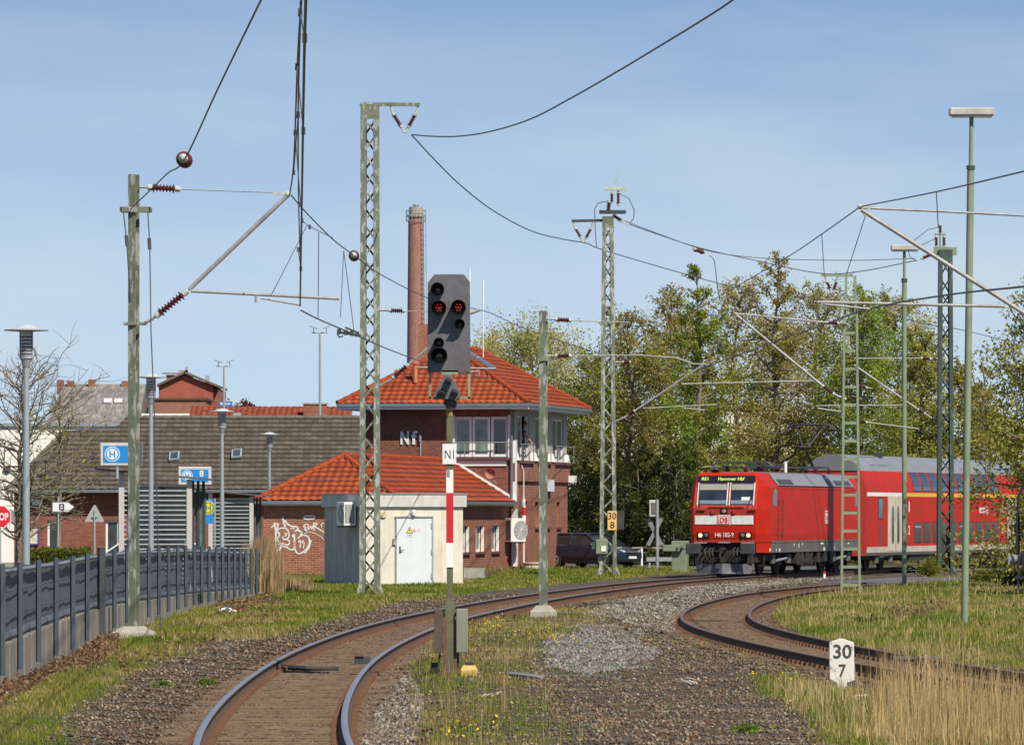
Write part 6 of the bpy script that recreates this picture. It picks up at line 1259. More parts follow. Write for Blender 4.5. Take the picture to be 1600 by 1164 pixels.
# flood light masts
for px, top, d, lb in ((350, 565, 300, 'thin mast with two flat flood lights behind the brick gable house'), (500, 512, 270, 'tall thin mast with two flat flood lights behind the orange roof')):
    b = at(px, 0, d); t = thing('floodlight_mast', lb, 'floodlight', (b.x, d, -.1)); zt_ = at(px, top, d).z+.1; m = MB(); m.tube([(0, 0, 0), (0, 0, zt_-.25)], [.09, .05], 8); m.build('pole', GALV, t, smooth=True); m = MB(); m.tube([(-.4, 0, zt_-.25), (.4, 0, zt_-.25)], .025, 6); m.build('crossbar', GALV, t)
    for s in (-1, 1):
        m = MB(); m.add([(s*.12, -.18, .0), (s*.5, -.18, .14), (s*.5, .18, .16), (s*.12, .18, .02), (s*.12, -.18, .06), (s*.5, -.18, .2), (s*.5, .18, .22), (s*.12, .18, .08)], [(0, 1, 2, 3), (4, 5, 6, 7), (0, 1, 5, 4), (1, 2, 6, 5), (2, 3, 7, 6), (3, 0, 4, 7)]); m.tube([(s*.3, 0, -.15), (s*.3, 0, .08)], .02, 5); m.build('flood_lamp', GALV, t).location = (0, 0, zt_-.1)
# bus shelters
SLAT = mat('aluminium_slat', (.50, .50, .48), .45, .1, 3, metal=.3)
def shelter(label, d, xl, xr, xr2, yroof0, yroof1, rx0, rx1, ytop, n):
    s_ = F/d; base = at((xl+xr)/2, 0, d); base = Vector((base.x, d, -.1)); t = thing('bus_shelter', label, 'bus shelter', base)
    def Q(px, py): p = at(px, py, d); return p.x-base.x, p.z+.1
    m = MB(); (a, za), (b, zb_) = Q(rx0, yroof0), Q(rx1, yroof1); m.add([(a, -.25, za), (b, -.25, zb_), (b, 1.7, zb_), (a, 1.7, za), (a, -.25, za-.05), (b, -.25, zb_-.05), (b, 1.7, zb_-.05), (a, 1.7, za-.05)], [(0, 1, 2, 3), (4, 5, 6, 7), (0, 1, 5, 4), (1, 2, 6, 5), (2, 3, 7, 6), (3, 0, 4, 7)]); m.build('roof', mat('shelter_roof', (.10, .095, .09), .5, .15, 3), t)
    x0, z0 = Q(xl, ytop); x1, z1 = Q(xr, ytop); x2, _ = Q(xr2, ytop)
    for k, x in enumerate((x0, x1)): m = MB(); m.bx(x-.07, x+.07, -.06, .06, 0, (za if k == 0 else zb_)-.06+(za-zb_)*(.25 if k == 0 else .22)*(-1 if k == 0 else 1)*.6); m.build('post', mat('pale_post', (.50, .47, .45), .5, .06, 3), t)
    m = MB(); zt_ = z0-.25
    for k in range(n): z = .15+(zt_-.15)*k/(n-1); m.bx(x0+.071, x1-.071, -.02, .02, z-.017, z+.017)
    m.build('louvre_wall', SLAT, t)['kind'] = 'stuff'
    m = MB()
    for k in range(3): x = x1+(x2-x1)*(k+.6)/3; m.bx(x-.035, x+.035, .3+.4*k, .42+.4*k, 0, zb_-.05)
    m.split('rear_post', DARKST, t)
    m = MB(); m.bx(x1+.08, x2, 1.55, 1.58, .3, zb_-.3); m.build('side_glass', GLASSG, t)
    m = MB(); m.bx(x0+.1, x1-.1, .5, .9, .5, .55); m.bx(x0+.2, x0+.3, .6, .8, 0, .5); m.bx(x1-.3, x1-.2, .6, .8, 0, .5); m.split('bench', DARKST, t)
    m = MB(); m.bx(x0+.071, x1-.071, 1.5, 1.53, .2, zt_); m.build('rear_glass', GLASSG, t)
    return t
shelter('louvred bus shelter under the H 7 sign behind the near green mast', 150, 190, 296, 317, 730, 748, 139, 330, 744, 24)
shelter('smaller louvred bus shelter next to the dry reeds', 195, 329, 393, 406, 765, 774, 318, 421, 768, 22)
BLUES = mat('bus_sign_blue', (.02, .22, .56), .4, .06, 3); FRAMEG = mat('sign_frame_grey', (.55, .54, .52), .5, .05)
def hsign(label, d, x0, x1, y0, y1, xc, num, xn):
    a = at(x0, y1, d); b = at(x1, y0, d); t = thing('bus_stop_sign', label, 'bus sign', Vector(((a.x+b.x)/2, d, a.z))); W = b.x-a.x; H = b.z-a.z; s_ = F/d
    m = MB(); m.bx(-W/2, W/2, 0, .12, 0, H); m.build('sign_case', FRAMEG, t, bevel=.01); e = 4.2/s_; m = MB(); m.bx(-W/2+e, W/2-e, -.008, -.001, e, H-e); f = m.build('blue_field', BLUES, t)
    cx_ = at(xc, 0, d).x-t.location.x; R = H*.5-e*1.25; X = Matrix.Translation((cx_, -.009, H/2)) @ Matrix.Rotation(math.pi/2, 4, 'X')
    m = MB(); m.lathe([(R, 0), (R, .004)], 28, X); m.build('white_ring', mat('pale_blue_ring', (.35, .62, .85), .5), f); m = MB(); m.lathe([(R*.82, .0045), (R*.82, .007)], 28, X); m.build('blue_disc', BLUES, f); m = MB(); m.lathe([(R*.70, .0075), (R*.70, .009)], 28, X); wd = m.build('white_disc', WHITEP, f)
    m = MB(); m.text('H', frame((cx_, -.020, H/2), (1, 0, 0), (0, 0, 1)), h=R*.85, w=R*.75, bold=.02, depth=.002); m.build('letter', BLUES, f)
    m = MB(); m.text(num, frame((at(xn, 0, d).x-t.location.x, -.012, H*.62), (1, 0, 0), (0, 0, 1)), h=H*.36, bold=.02, depth=.003); m.build('bay_number', WHITEP, f)
    m = MB(); m.tube([(-W*.1, .06, -.35), (-W*.1, .06, 0)], .04, 6); m.build('sign_post', GALV, t); return t
hsign('blue H sign with bay number 7 partly behind the near green mast', 149.5, 157, 222, 692, 727, 175.5, '7', 204)
hsign('blue H sign with bay number 8 above the shelters', 170, 279, 330, 729, 757, 292.5, '8', 315)
# round yellow stop sign
d = 188; t = thing('bus_stop_flag', 'blue bus stop flag with a green and yellow H disc between the shelters', 'bus sign', Vector((at(326, 0, d).x, d, -.1))); a = at(319, 818, d); b = at(333, 781, d); ox = t.location.x
m = MB(); m.bx(a.x-ox, b.x-ox, 0, .03, a.z+.1, b.z+.1); fl = m.build('blue_flag', BLUES, t); X = Matrix.Translation((-.01, -.002, b.z+.1-.26)) @ Matrix.Rotation(math.pi/2, 4, 'X')
YEL = mat('stop_yellow', (.78, .56, .03), .5); GRN = mat('stop_green', (.03, .25, .08), .5)
m = MB(); m.lathe([(.22, 0), (.22, .004)], 24, X); m.build('yellow_disc', YEL, fl); m = MB(); m.lathe([(.19, .0045), (.19, .006)], 24, X); m.build('green_ring', GRN, fl); m = MB(); m.lathe([(.15, .0065), (.15, .008)], 24, X); m.build('yellow_centre', YEL, fl)
m = MB(); m.text('H', frame((-.01, -.013, b.z+.1-.26), (1, 0, 0), (0, 0, 1)), h=.2, w=.17, bold=.03, depth=.002); m.build('letter', GRN, fl); m = MB(); m.tube([(.2, .02, 0), (.2, .02, b.z+.15)], .035, 8); m.build('pole', GALV, t)
# road signs at the left
d = 200; t = thing('stop_sign', 'red octagonal STOP sign cut by the left picture edge', 'road sign', Vector((at(0, 0, d).x, d, -.1))); zc_ = at(0, 807, d).z+.1; Ro = 17.5*d/F/math.cos(math.pi/8)
oct_ = lambda r: [(r*math.cos(math.pi/8+k*math.pi/4), zc_+r*math.sin(math.pi/8+k*math.pi/4)) for k in range(8)]
m = MB(); m.prism(oct_(Ro), 0, .02, FZ); so_ = m.build('white_octagon', WHITEP, t); m = MB(); m.prism(oct_(Ro*.93), .0205, .024, FZ); m.build('red_octagon', mat('stop_red', (.62, .02, .03), .45, .05), so_); m = MB(); m.text('STOP', frame((0, -.0255, zc_), (1, 0, 0), (0, 0, 1)), h=.27, w=.60, bold=.03, depth=.002); m.build('lettering', WHITEP, so_); m = MB(); m.tube([(0, .03, 0), (0, .03, zc_+.4)], .04, 8); m.build('pole', GALV, t)
m = MB(); m.bx(.38, .50, .05, .07, zc_-.2, zc_+.2); m.build('side_plate', STEEL, t)
d = 212; t = thing('direction_sign', 'white arrow shaped direction sign on a thin pole before the brick wall', 'road sign', Vector((at(91, 0, d).x, d, -.1))); ox = t.location.x
def Q(px, py): p = at(px, py, d); return p.x-ox, p.z+.1
m = MB(); m.prism([Q(81.5, 800), Q(81.5, 784), Q(107, 784), Q(117, 792), Q(107, 800)], 0, .03, FZ); ar = m.build('arrow_board', STEEL, t); m = MB(); m.prism([Q(82.8, 798.6), Q(82.8, 785.4), Q(106.5, 785.4), Q(115, 792), Q(106.5, 798.6)], .0305, .035, FZ); m.build('white_field', WHITEP, ar); a = Q(92.5, 797); b = Q(100.5, 787)
m = MB(); m.bx(a[0], b[0], -.042, -.036, a[1], b[1]); pc_ = m.build('black_pictogram', BLACK, ar); m = MB(); m.bx(a[0]+.05, a[0]+.14, -.046, -.0425, a[1]+.05, a[1]+.1); m.bx(a[0]+.06, a[0]+.13, -.046, -.0425, a[1]+.13, a[1]+.19); m.split('pictogram_detail', WHITEP, pc_)
m = MB(); m.tube([(0, .03, 0), (0, .03, Q(91, 776)[1])], .035, 8); m.build('pole', GALV, t)
d = 208; t = thing('give_way_sign', 'grey back of a triangular road sign on a pole before the brick wall', 'road sign', Vector((at(148, 0, d).x, d, -.1))); ox = t.location.x
m = MB(); m.prism([Q(133, 815), Q(133.5, 812), Q(146.5, 789), Q(149.5, 789), Q(162, 812), Q(162, 815)], 0, .015, FZ); m.build('triangle_plate', mat('plate_back_grey', (.36, .34, .33), .6, .1, 3), t); m = MB(); m.tube([(0, -.04, 0), (0, -.04, Q(0, 797)[1])], .035, 8); m.build('pole', GALV, t); m = MB(); m.bx(-.09, .09, -.08, -.001, Q(0, 808)[1], Q(0, 806)[1]); m.build('bracket', GALV, t)
d = 320; t = thing('street_name_sign', 'small blue shop sign far above the orange roof', 'sign', Vector((at(352, 0, d).x, d, 0))); ox = t.location.x
m = MB(); a = at(342, 635, d); b = at(363, 627, d); m.bx(a.x-ox, b.x-ox, 0, .1, a.z, b.z); f = m.build('sign_board', mat('blue_board', (.03, .16, .45), .5), t); m = MB()
for k, w in enumerate((.09, .06, .07, .05, .06, .08, .04)): m.bx(-.27+k*.085, -.27+k*.085+w*.7, -.006, -.001, (a.z+b.z)/2-.05, (a.z+b.z)/2+.05+(k % 3 == 0)*.03)
m.split('white_mark', WHITEP, f); m = MB(); m.tube([(0, .15, 0), (0, .15, b.z)], .05, 6); m.build('post', GALV, t)
# cars
CARBLUE = mat('car_dark_blue', (.016, .026, .05), .25, .05, 2, spec=.7)
def car(label, loc, rot, paint, group=None):
    t = thing('parked_car', label, 'car', loc, rot); S = [(0, .36, .60, .55), (.06, .26, .70, .74), (.3, .2, .78, .86), (.9, .19, .88, .90), (1.25, .19, .95, .91), (2.5, .19, .98, .92), (3.9, .2, 1.02, .91), (4.45, .26, 1.03, .86), (4.66, .38, .96, .76)]
    m = MB(); vs = []
    for x, zb_, zt_, hw in S:
        half = [(0, zb_), (hw*.86, zb_), (hw, zb_+.17), (hw*1.01, (zb_+zt_)/2), (hw*.97, zt_-.04), (hw*.88, zt_+.015), (hw*.45, zt_+.045), (0, zt_+.05)]
        r_ = half+[(-y, z) for y, z in half[-2:0:-1]]; vs += [(y, x, z) for y, z in r_]
    n = len(r_); m.add(vs, [(i*n+k, i*n+(k+1) % n, (i+1)*n+(k+1) % n, (i+1)*n+k) for i in range(len(S)-1) for k in range(n)]+[tuple(range(n))[::-1], tuple(range(len(vs)-n, len(vs)))]); bd = m.build('body', paint, t, smooth=True)
    G = [(1.15, .96, .84), (2.05, 1.42, .62), (2.4, 1.46, .64), (3.9, 1.45, .62), (4.55, 1.05, .72)]
    vs = []
    for x, z, hw in G: vs += [(-hw, x, z), (-hw*.5, x, z+.03), (hw*.5, x, z+.03), (hw, x, z)]
    low = [(s*.86, x, .97) for s in (-1, 1) for x in (1.15, 2.05, 2.4, 3.9, 4.55)]
    base_ = len(vs); vs += low; f = [(i*4+k, i*4+k+1, (i+1)*4+k+1, (i+1)*4+k) for i in range(4) for k in range(3)]
    for i in range(4): f += [(i*4, (i+1)*4, base_+i+1, base_+i), (i*4+3, (i+1)*4+3, base_+5+i+1, base_+5+i)]
    m = MB(); m.add(vs, f); gh = m.build('window_glass', glass_mat('car_glass', (.02, .025, .03), .05), t)
    m = MB(); m.add([(s*w, x, z) for (x, z, w) in ((1.95, 1.435, .60), (2.4, 1.475, .63), (3.9, 1.465, .61), (4.05, 1.44, .6)) for s in (-1, -.5, .5, 1)], [(i*4+k, i*4+k+1, i*4+k+5, i*4+k+4) for i in range(3) for k in range(3)]); m.v = [(x, y, z+(.035 if abs(x) < .4 else .0)) for x, y, z in m.v]; m.build('roof', paint, t, outward=False, smooth=True)
    m = MB()
    for s in (-1, 1):
        for (y0, z0, h0), (y1, z1, h1) in (((1.12, .97, .87), (2.0, 1.44, .64)), ((2.75, .98, .885), (2.85, 1.46, .655)), ((3.72, 1.0, .885), (3.65, 1.46, .65)), ((4.58, 1.03, .74), (3.95, 1.46, .63))): m.bar((s*h0, y0, z0), (s*h1, y1, z1), .06, .05)
        m.bar((s*.65, 2.0, 1.445), (s*.64, 3.95, 1.46), .05, .04)
    m.split('pillar', paint, t)
    for s in (-1, 1):
        for y in (.88, 3.6):
            X = Matrix.Translation((s*.83, y, .33)) @ Matrix.Rotation(s*math.pi/2, 4, 'Y'); m = MB(); m.lathe([(.1, -.1), (.33, -.1), (.34, -.06), (.34, .06), (.31, .095), (.24, .1)], 24, X); w_ = m.build('wheel', mat('tyre', (.02, .02, .021), .85), t, smooth=True); m = MB(); m.lathe([(.23, .06), (.22, .105), (.06, .1), (.03, .112)], 5*4, X); rm = m.build('rim', GALV, w_); q = MB()
            for k in range(5): a_ = k*2*math.pi/5+.2; q.box((.13*math.cos(a_), .13*math.sin(a_), .106), (.07, .07, .006), X)
            q.split('rim_gap', BLACK, w_)
        m = MB(); m.add([(s*.42, .015, .66), (s*.8, .16, .68), (s*.84, .42, .74), (s*.82, .42, .8), (s*.72, .16, .78), (s*.42, .04, .74)], [(0, 1, 2, 3, 4, 5)] if s > 0 else [(5, 4, 3, 2, 1, 0)]); m.v = [(x+s*.02, y-.03, z+.012) for x, y, z in m.v]; m.build('headlight', glass_mat('headlight_glass', (.45, .48, .5), .05), t, outward=False)
        m = MB(); m.ico((s*1.0, 1.45, 1.0), .11, None, (1, .7, .65)); m.build('wing_mirror', paint, t, smooth=True)
        m = MB()
        for y in (2.25, 3.2): m.bx(*sorted((s*.925, s*.945)), y, y+.2, .84, .87)
        m.split('door_handle', paint, bd)
    m = MB(); m.bx(-.4, .4, -.035, .05, .52, .68); g_ = m.build('grille', BLACK, t, bevel=.02); m = MB(); m.bx(-.42, .42, -.045, .0, .685, .705); m.build('chrome_strip', GALV, g_); m = MB(); m.bx(-.26, .26, -.06, -.036, .40, .50); pl_ = m.build('number_plate', WHITEP, t); m = MB(); m.bx(-.255, -.215, -.062, -.0605, .405, .495); m.build('blue_band', BLUES, pl_); m = MB(); m.text('AUR DE 97' if False else '- -  - - -', frame((.02, -.0615, .45), (1, 0, 0), (0, 0, 1)), h=.015, w=.4, depth=.001); m.build('plate_marks', BLACK, pl_)
    m = MB(); m.bx(-.62, .62, -.005, .1, .29, .38); m.build('lower_intake', BLACK, t)
    return t
cl = at(987, 0, 245); car('dark blue estate car waiting beyond the signal box corner', (cl.x, 245, -.06), math.radians(48), CARBLUE)
cl = at(370, 0, 205); car('white car half hidden behind the louvred shelters', (cl.x, 205, -.1), math.radians(80), mat('car_white', (.7, .72, .72), .25, .03, 1, spec=.6))
# level crossing gear
d = 232; t = thing('barrier_machine', 'grey green barrier drive cabinet left of the locomotive front', 'barrier drive', Vector((at(1063, 0, d).x, d, -.12)), math.radians(-10)); s_ = F/d
m = MB(); m.bx(-.31, .31, -.28, .28, 0, .94); m.build('cabinet', GREENPALE, t, bevel=.02); m = MB(); m.bx(-.33, .33, -.3, .3, .945, 1.28); m.build('drive_head', GREENPALE, t, bevel=.03); m = MB(); m.bx(-.66, .05, -.46, -.31, .86, 1.12); hd = m.build('arm_bracket', GREENPALE, t, bevel=.02)
for x in (-.05, .12): m = MB(); m.tube([(x, -.5, .99), (x, -.31, .99)], .05, 10); m.build('pivot', DARKST, t)
m = MB()
for k in range(5): m = MB(); m.bx(-.66-(k+1)*.42, -.66-k*.42-.002, -.41, -.37, .98, 1.025); m.build('barrier_arm', RUSTST if k % 2 else mat('arm_cream', (.45, .4, .33), .7), t)
d = 236; t = thing('level_crossing_sign', 'grey back of a St Andrews cross and light box on a steel pole', 'crossing sign', Vector((at(1027, 0, d).x, d, -.12))); s_ = F/d; zz = lambda py: HC+(HY-py)/s_+.12
m = MB(); m.tube([(0, 0, 0), (0, 0, zz(780))], .065, 10); m.build('pole', GALV, t, smooth=True)
m = MB(); zc_ = zz(831)
for a_ in (math.radians(62), math.radians(118)): m.box((0, 0, 0), (1.25, .04, .16), Matrix.Translation((-.1, .09, zc_)) @ rz(math.radians(-18)) @ Matrix.Rotation(a_, 4, 'Y'))
m.split('cross_arm', mat('sign_back_grey', (.26, .26, .26), .6, .1, 3), t); m = MB(); m.bx(-.33, -.08, -.05, .18, zz(807), zz(781)); bx = m.build('light_box', mat('box_pale', (.55, .54, .5), .6), t, bevel=.02); m = MB(); m.bx(-.27, -.085, -.06, -.051, zz(804), zz(785)); m.build('box_back', mat('box_back_dark', (.12, .11, .1), .6), bx)
d = 241; t = thing('guard_rail', 'low galvanised guard rail between crossing sign and barrier cabinet', 'guard rail', Vector((at(1010, 0, d).x, d, -.12))); m = MB(); m.bx(.0, 1.35, 0, .05, .38, .55); m.build('beam', GALV, t); m = MB(); [m.bx(x, x+.08, .05, .13, 0, .5) for x in (.1, 1.15)]; m.split('post', GALV, t)
t = thing('white_post', 'short white post behind the crossing sign left of the barrier arm', 'post', Vector((at(1003, 0, 254).x, 254, -.12))); m = MB(); m.bx(-.04, .04, -.04, .04, 0, .85); m.build('shaft', WHITE, t); m = MB(); m.bx(-.4, .2, -.02, .02, .85, .92); m.build('cap_bar', RUSTST, t)
t = thing('track_marker', 'tiny red and white marker post beside the locomotive wheels', 'marker', gp(1288, 905, -.12)); m = MB(); m.tube([(0, 0, 0), (0, 0, .2)], .05, 8); m.build('white_shaft', WHITE, t); m = MB(); m.tube([(0, 0, .2), (0, 0, .3)], .05, 8); m.build('red_cap', REDP, t)
m = MB(); t_, n_ = norm2(SIDE); ii = [i for i in range(len(SIDE)) if 190 < SIDE[i, 1] < 205]
for i in ii[::2]:
    a_ = math.atan2(n_[i, 1], n_[i, 0])
    for x0, x1 in ((-.66, .66), (.86, 2.2), (-2.2, -.86)): m.bx(x0, x1, -.58, .58, -.12, -.012, Matrix.Translation((SIDE[i, 0], SIDE[i, 1], 0)) @ rz(a_))
tag(m.build('crossing_surface', mat('rubber_crossing', (.10, .10, .105), .85, .2, 3), outward=False), 'dark grey crossing slabs laid between the far siding rails', 'crossing surface', kind='structure')
# tank wagon at the right edge
d = 155; t = thing('tank_wagon', 'black end platform and buffer of a blue tank wagon cut by the right edge', 'tank wagon', Vector((at(1575, 0, d).x, d, -.05)), math.radians(-8)); Bk = mat('wagon_black', (.016, .016, .018), .6, .2, 4)
m = MB(); m.bx(0, .06, -.2, .2, .92, 1.22); bf = m.build('buffer', STEEL, t, bevel=.02); m = MB(); m.tube([(.05, 0, 1.07), (.42, 0, 1.07)], .13, 12); m.build('buffer_sleeve', mat('sleeve_grey', (.2, .19, .18), .6, .2, 5), bf, smooth=True)
m = MB(); m.bx(.40, .6, -.3, 2.3, .85, 1.3); m.bx(.6, 8, -.2, 2.2, .9, 1.2); m.split('chassis', Bk, t)
m = MB()
for y in (-.25, .8): m.tube([(.25, y, 1.2), (.25, y, 2.35)], .03, 6); m.tube([(.55, y, 1.2), (.55, y, 2.35)], .03, 6); m.tube([(.25, y, 2.35), (.6, y, 2.35)], .03, 6); m.tube([(.25, y, 1.75), (.6, y, 1.75)], .02, 6)
m.tube([(.28, -.25, 2.3), (.3, -.25, 2.8), (.5, -.25, 3.2)], .035, 6); m.tube([(.3, -.28, .2), (.3, -.28, 1.2)], .03, 5); m.tube([(.5, -.28, .2), (.5, -.28, 1.2)], .03, 5); m.bx(.2, .55, -.35, -.2, .55, .62); m.bx(.2, .55, -.35, -.2, .2, .27); m.split('end_railing', Bk, t)
X = Matrix.Translation((.62, 1.0, 2.3)) @ Matrix.Rotation(math.pi/2, 4, 'Y'); m = MB(); m.lathe([(.2, -.15), (.8, -.08), (1.1, .12), (1.2, .4), (1.2, 7.0), (1.0, 7.3)], 32, X); m.build('tank', mat('tank_blue', (.03, .2, .55), .4, .1, 2), t, smooth=True)
for x in (1.3, 6.5):
    for y in (.25, 1.75): Xw = Matrix.Translation((x, y, .45)) @ Matrix.Rotation(math.pi/2, 4, 'X'); m = MB(); m.lathe([(.46, -.06), (.46, .05), (.2, .04), (.1, .08)], 24, Xw); m.build('wheel', Bk, t)
# person at the open signal box window
R_ = Matrix.Translation(OSB) @ rz(YAW)
pp = thing('person', 'person in a dark blue shirt leaning out of the open signal box window', 'person', R_ @ Vector((-.22, 2.84, 4.5)), YAW)
def skin(name, verts, edges, mt, par, lv=1):
    me = bpy.data.meshes.new(name); me.from_pydata([v[:3] for v in verts], edges, []); me.materials.append(mt); o = bpy.data.objects.new(name, me); COL.objects.link(o); o.parent = par
    md_ = o.modifiers.new('skin', 'SKIN'); me.skin_vertices if me.skin_vertices else None
    for v, sv in zip(verts, me.skin_vertices[0].data): r = v[3]; sv.radius = (r, r*(v[4] if len(v) > 4 else 1))
    me.skin_vertices[0].data[0].use_root = True; md_.use_smooth_shade = True
    ss = o.modifiers.new('subsurf', 'SUBSURF'); ss.levels = lv; ss.render_levels = lv; return o
SKINM = mat('skin', (.42, .22, .15), .55, .08, 6)
V = [(0, 0, .92, .13, 1.25), (.03, 0, 1.12, .12, 1.25), (.09, 0, 1.32, .13, 1.35), (.14, 0, 1.45, .06), (.17, 0, 1.53, .055), (.19, 0, 1.58, .075), (.20, 0, 1.66, .088), (.19, 0, 1.74, .06),
     (.10, -.18, 1.40, .06), (.25, -.14, 1.18, .043), (.40, .16, .93, .032), (.46, .28, .86, .03), (.10, .18, 1.40, .06), (.24, .24, 1.16, .043), (.42, .22, .90, .032), (.45, .14, .84, .028),
     (0, -.1, .86, .085), (.02, -.11, .46, .06), (0, -.11, .06, .045), (.12, -.12, .03, .04), (0, .1, .86, .085), (.02, .11, .46, .06), (0, .11, .06, .045), (.12, .12, .03, .04)]
E = [(0, 1), (1, 2), (2, 3), (3, 4), (4, 5), (5, 6), (6, 7), (2, 8), (8, 9), (9, 10), (10, 11), (2, 12), (12, 13), (13, 14), (14, 15), (0, 16), (16, 17), (17, 18), (18, 19), (0, 20), (20, 21), (21, 22), (22, 23)]
for hv, dr_ in ((11, Vector((.03, .05, -.05))), (15, Vector((.03, -.04, -.05)))):
    h0 = Vector(V[hv][:3])
    for k in range(4):
        a = h0+Vector((.012, 0, .0))*(k-1.5)+dr_*.5; b = a+dr_*(.7+.1*(1.5-abs(k-1.5))); n0 = len(V); V += [(*a, .009), (*b, .008)]; E += [(hv, n0), (n0, n0+1)]
    a = h0+Vector((-.03, 0, -.01)); n0 = len(V); V += [(*a, .01), (*(a+dr_*.35), .009)]; E += [(hv, n0), (n0, n0+1)]
skin('body', V, E, SKINM, pp, 1)
SHIRT = mat('dark_blue_shirt', (.03, .045, .08), .85, .2, 9); TROU = mat('dark_trousers', (.03, .03, .035), .85)
skin('shirt', [(0, 0, .90, .145, 1.3), (.03, 0, 1.12, .135, 1.3), (.09, 0, 1.33, .14, 1.4), (.13, 0, 1.43, .075), (.10, -.18, 1.40, .075), (.19, -.16, 1.27, .062), (.10, .18, 1.40, .075), (.18, .215, 1.26, .062)], [(0, 1), (1, 2), (2, 3), (2, 4), (4, 5), (2, 6), (6, 7)], SHIRT, pp)
skin('trousers', [(0, 0, .9, .14, 1.3), (0, -.1, .84, .1), (.02, -.11, .46, .075), (0, -.11, .1, .065), (0, .1, .84, .1), (.02, .11, .46, .075), (0, .11, .1, .065)], [(0, 1), (1, 2), (2, 3), (0, 4), (4, 5), (5, 6)], TROU, pp)
m = MB(); m.ico((.175, 0, 1.70), .1, None, (1, .92, .95)); m.v = [v for v in m.v]; hr = m.build('hair', mat('dark_hair', (.03, .022, .016), .8), pp, smooth=True)
for s in (-1, 1): m = MB(); m.ico((.277, s*.033, 1.665), .012); m.build('eye', BLACK, pp); m = MB(); m.ico((.19, s*.086, 1.65), .026, None, (.8, .4, 1.3)); m.build('ear', SKINM, pp)
m = MB(); m.add([(.275, -.014, 1.62), (.275, .014, 1.62), (.305, 0, 1.62), (.275, 0, 1.665)], [(0, 1, 2), (0, 2, 3), (1, 2, 3), (0, 1, 3)]); m.build('nose', SKINM, pp); m = MB(); m.bx(.258, .272, -.025, .025, 1.585, 1.593); m.build('mouth', mat('lips', (.3, .1, .08), .6), pp)
# ---------------------------------------------------------------- vegetation and ballast
LEAFM = attr_mat('leaves', .6, trans=.5, var=.25, sc=3)
BARK = mat('bark', (.19, .155, .115), .9, .25, 4, dirt=(.06, .06, .035), dsc=(2, 2, 1))
TWIG = mat('bare_twigs', (.20, .155, .115), .9, .2, 3)
GRASSM = attr_mat('grass_blades', .7, trans=.3, var=.2, sc=2)
STONEM = attr_mat('ballast_stones', .9, var=.3, sc=25)
PAL = {'green': [(.19, .185, .028), (.22, .20, .035), (.15, .16, .022)], 'bright': [(.14, .22, .02), (.17, .23, .025), (.11, .17, .016)], 'brown': [(.24, .18, .05), (.21, .185, .045), (.27, .19, .065)], 'dark': [(.035, .048, .009), (.055, .066, .012), (.03, .04, .008)],
       'pale': [(.30, .28, .085), (.25, .255, .075), (.33, .29, .11)], 'red': [(.10, .02, .025), (.13, .03, .03), (.07, .015, .02)], 'ivy': [(.25, .23, .02), (.17, .18, .02), (.22, .20, .02)], 'hedge': [(.13, .15, .015), (.19, .19, .02), (.08, .10, .012)]}
def leaf_mesh(name, C, cols, size, parent, seed, mt=None, kind=None):
    r = np.random.default_rng(seed); n = len(C); a = r.normal(size=(n, 3)); a /= np.linalg.norm(a, axis=1)[:, None]; b = np.cross(a, r.normal(size=(n, 3))); b /= np.linalg.norm(b, axis=1)[:, None]
    s = size*r.uniform(.55, 1.35, (n, 1)); a = a*s; b = b*s*.62
    V = np.stack([C-a, C+b, C+a, C-b], 1).reshape(-1, 3); o = np_mesh(name, V, np.arange(4*n), 4, mt or LEAFM, np.repeat(cols, 4, 0)); o.parent = parent; return o
def tubes_mesh(name, T, mt, parent):
    """T list of (pts, r0, r1, n)"""
    m = MB()
    for pts, r0, r1, n in T: m.tube(pts, [r0+(r1-r0)*i/(len(pts)-1) for i in range(len(pts))], n, cap=False)
    return m.build(name, mt, parent, outward=False, smooth=True)
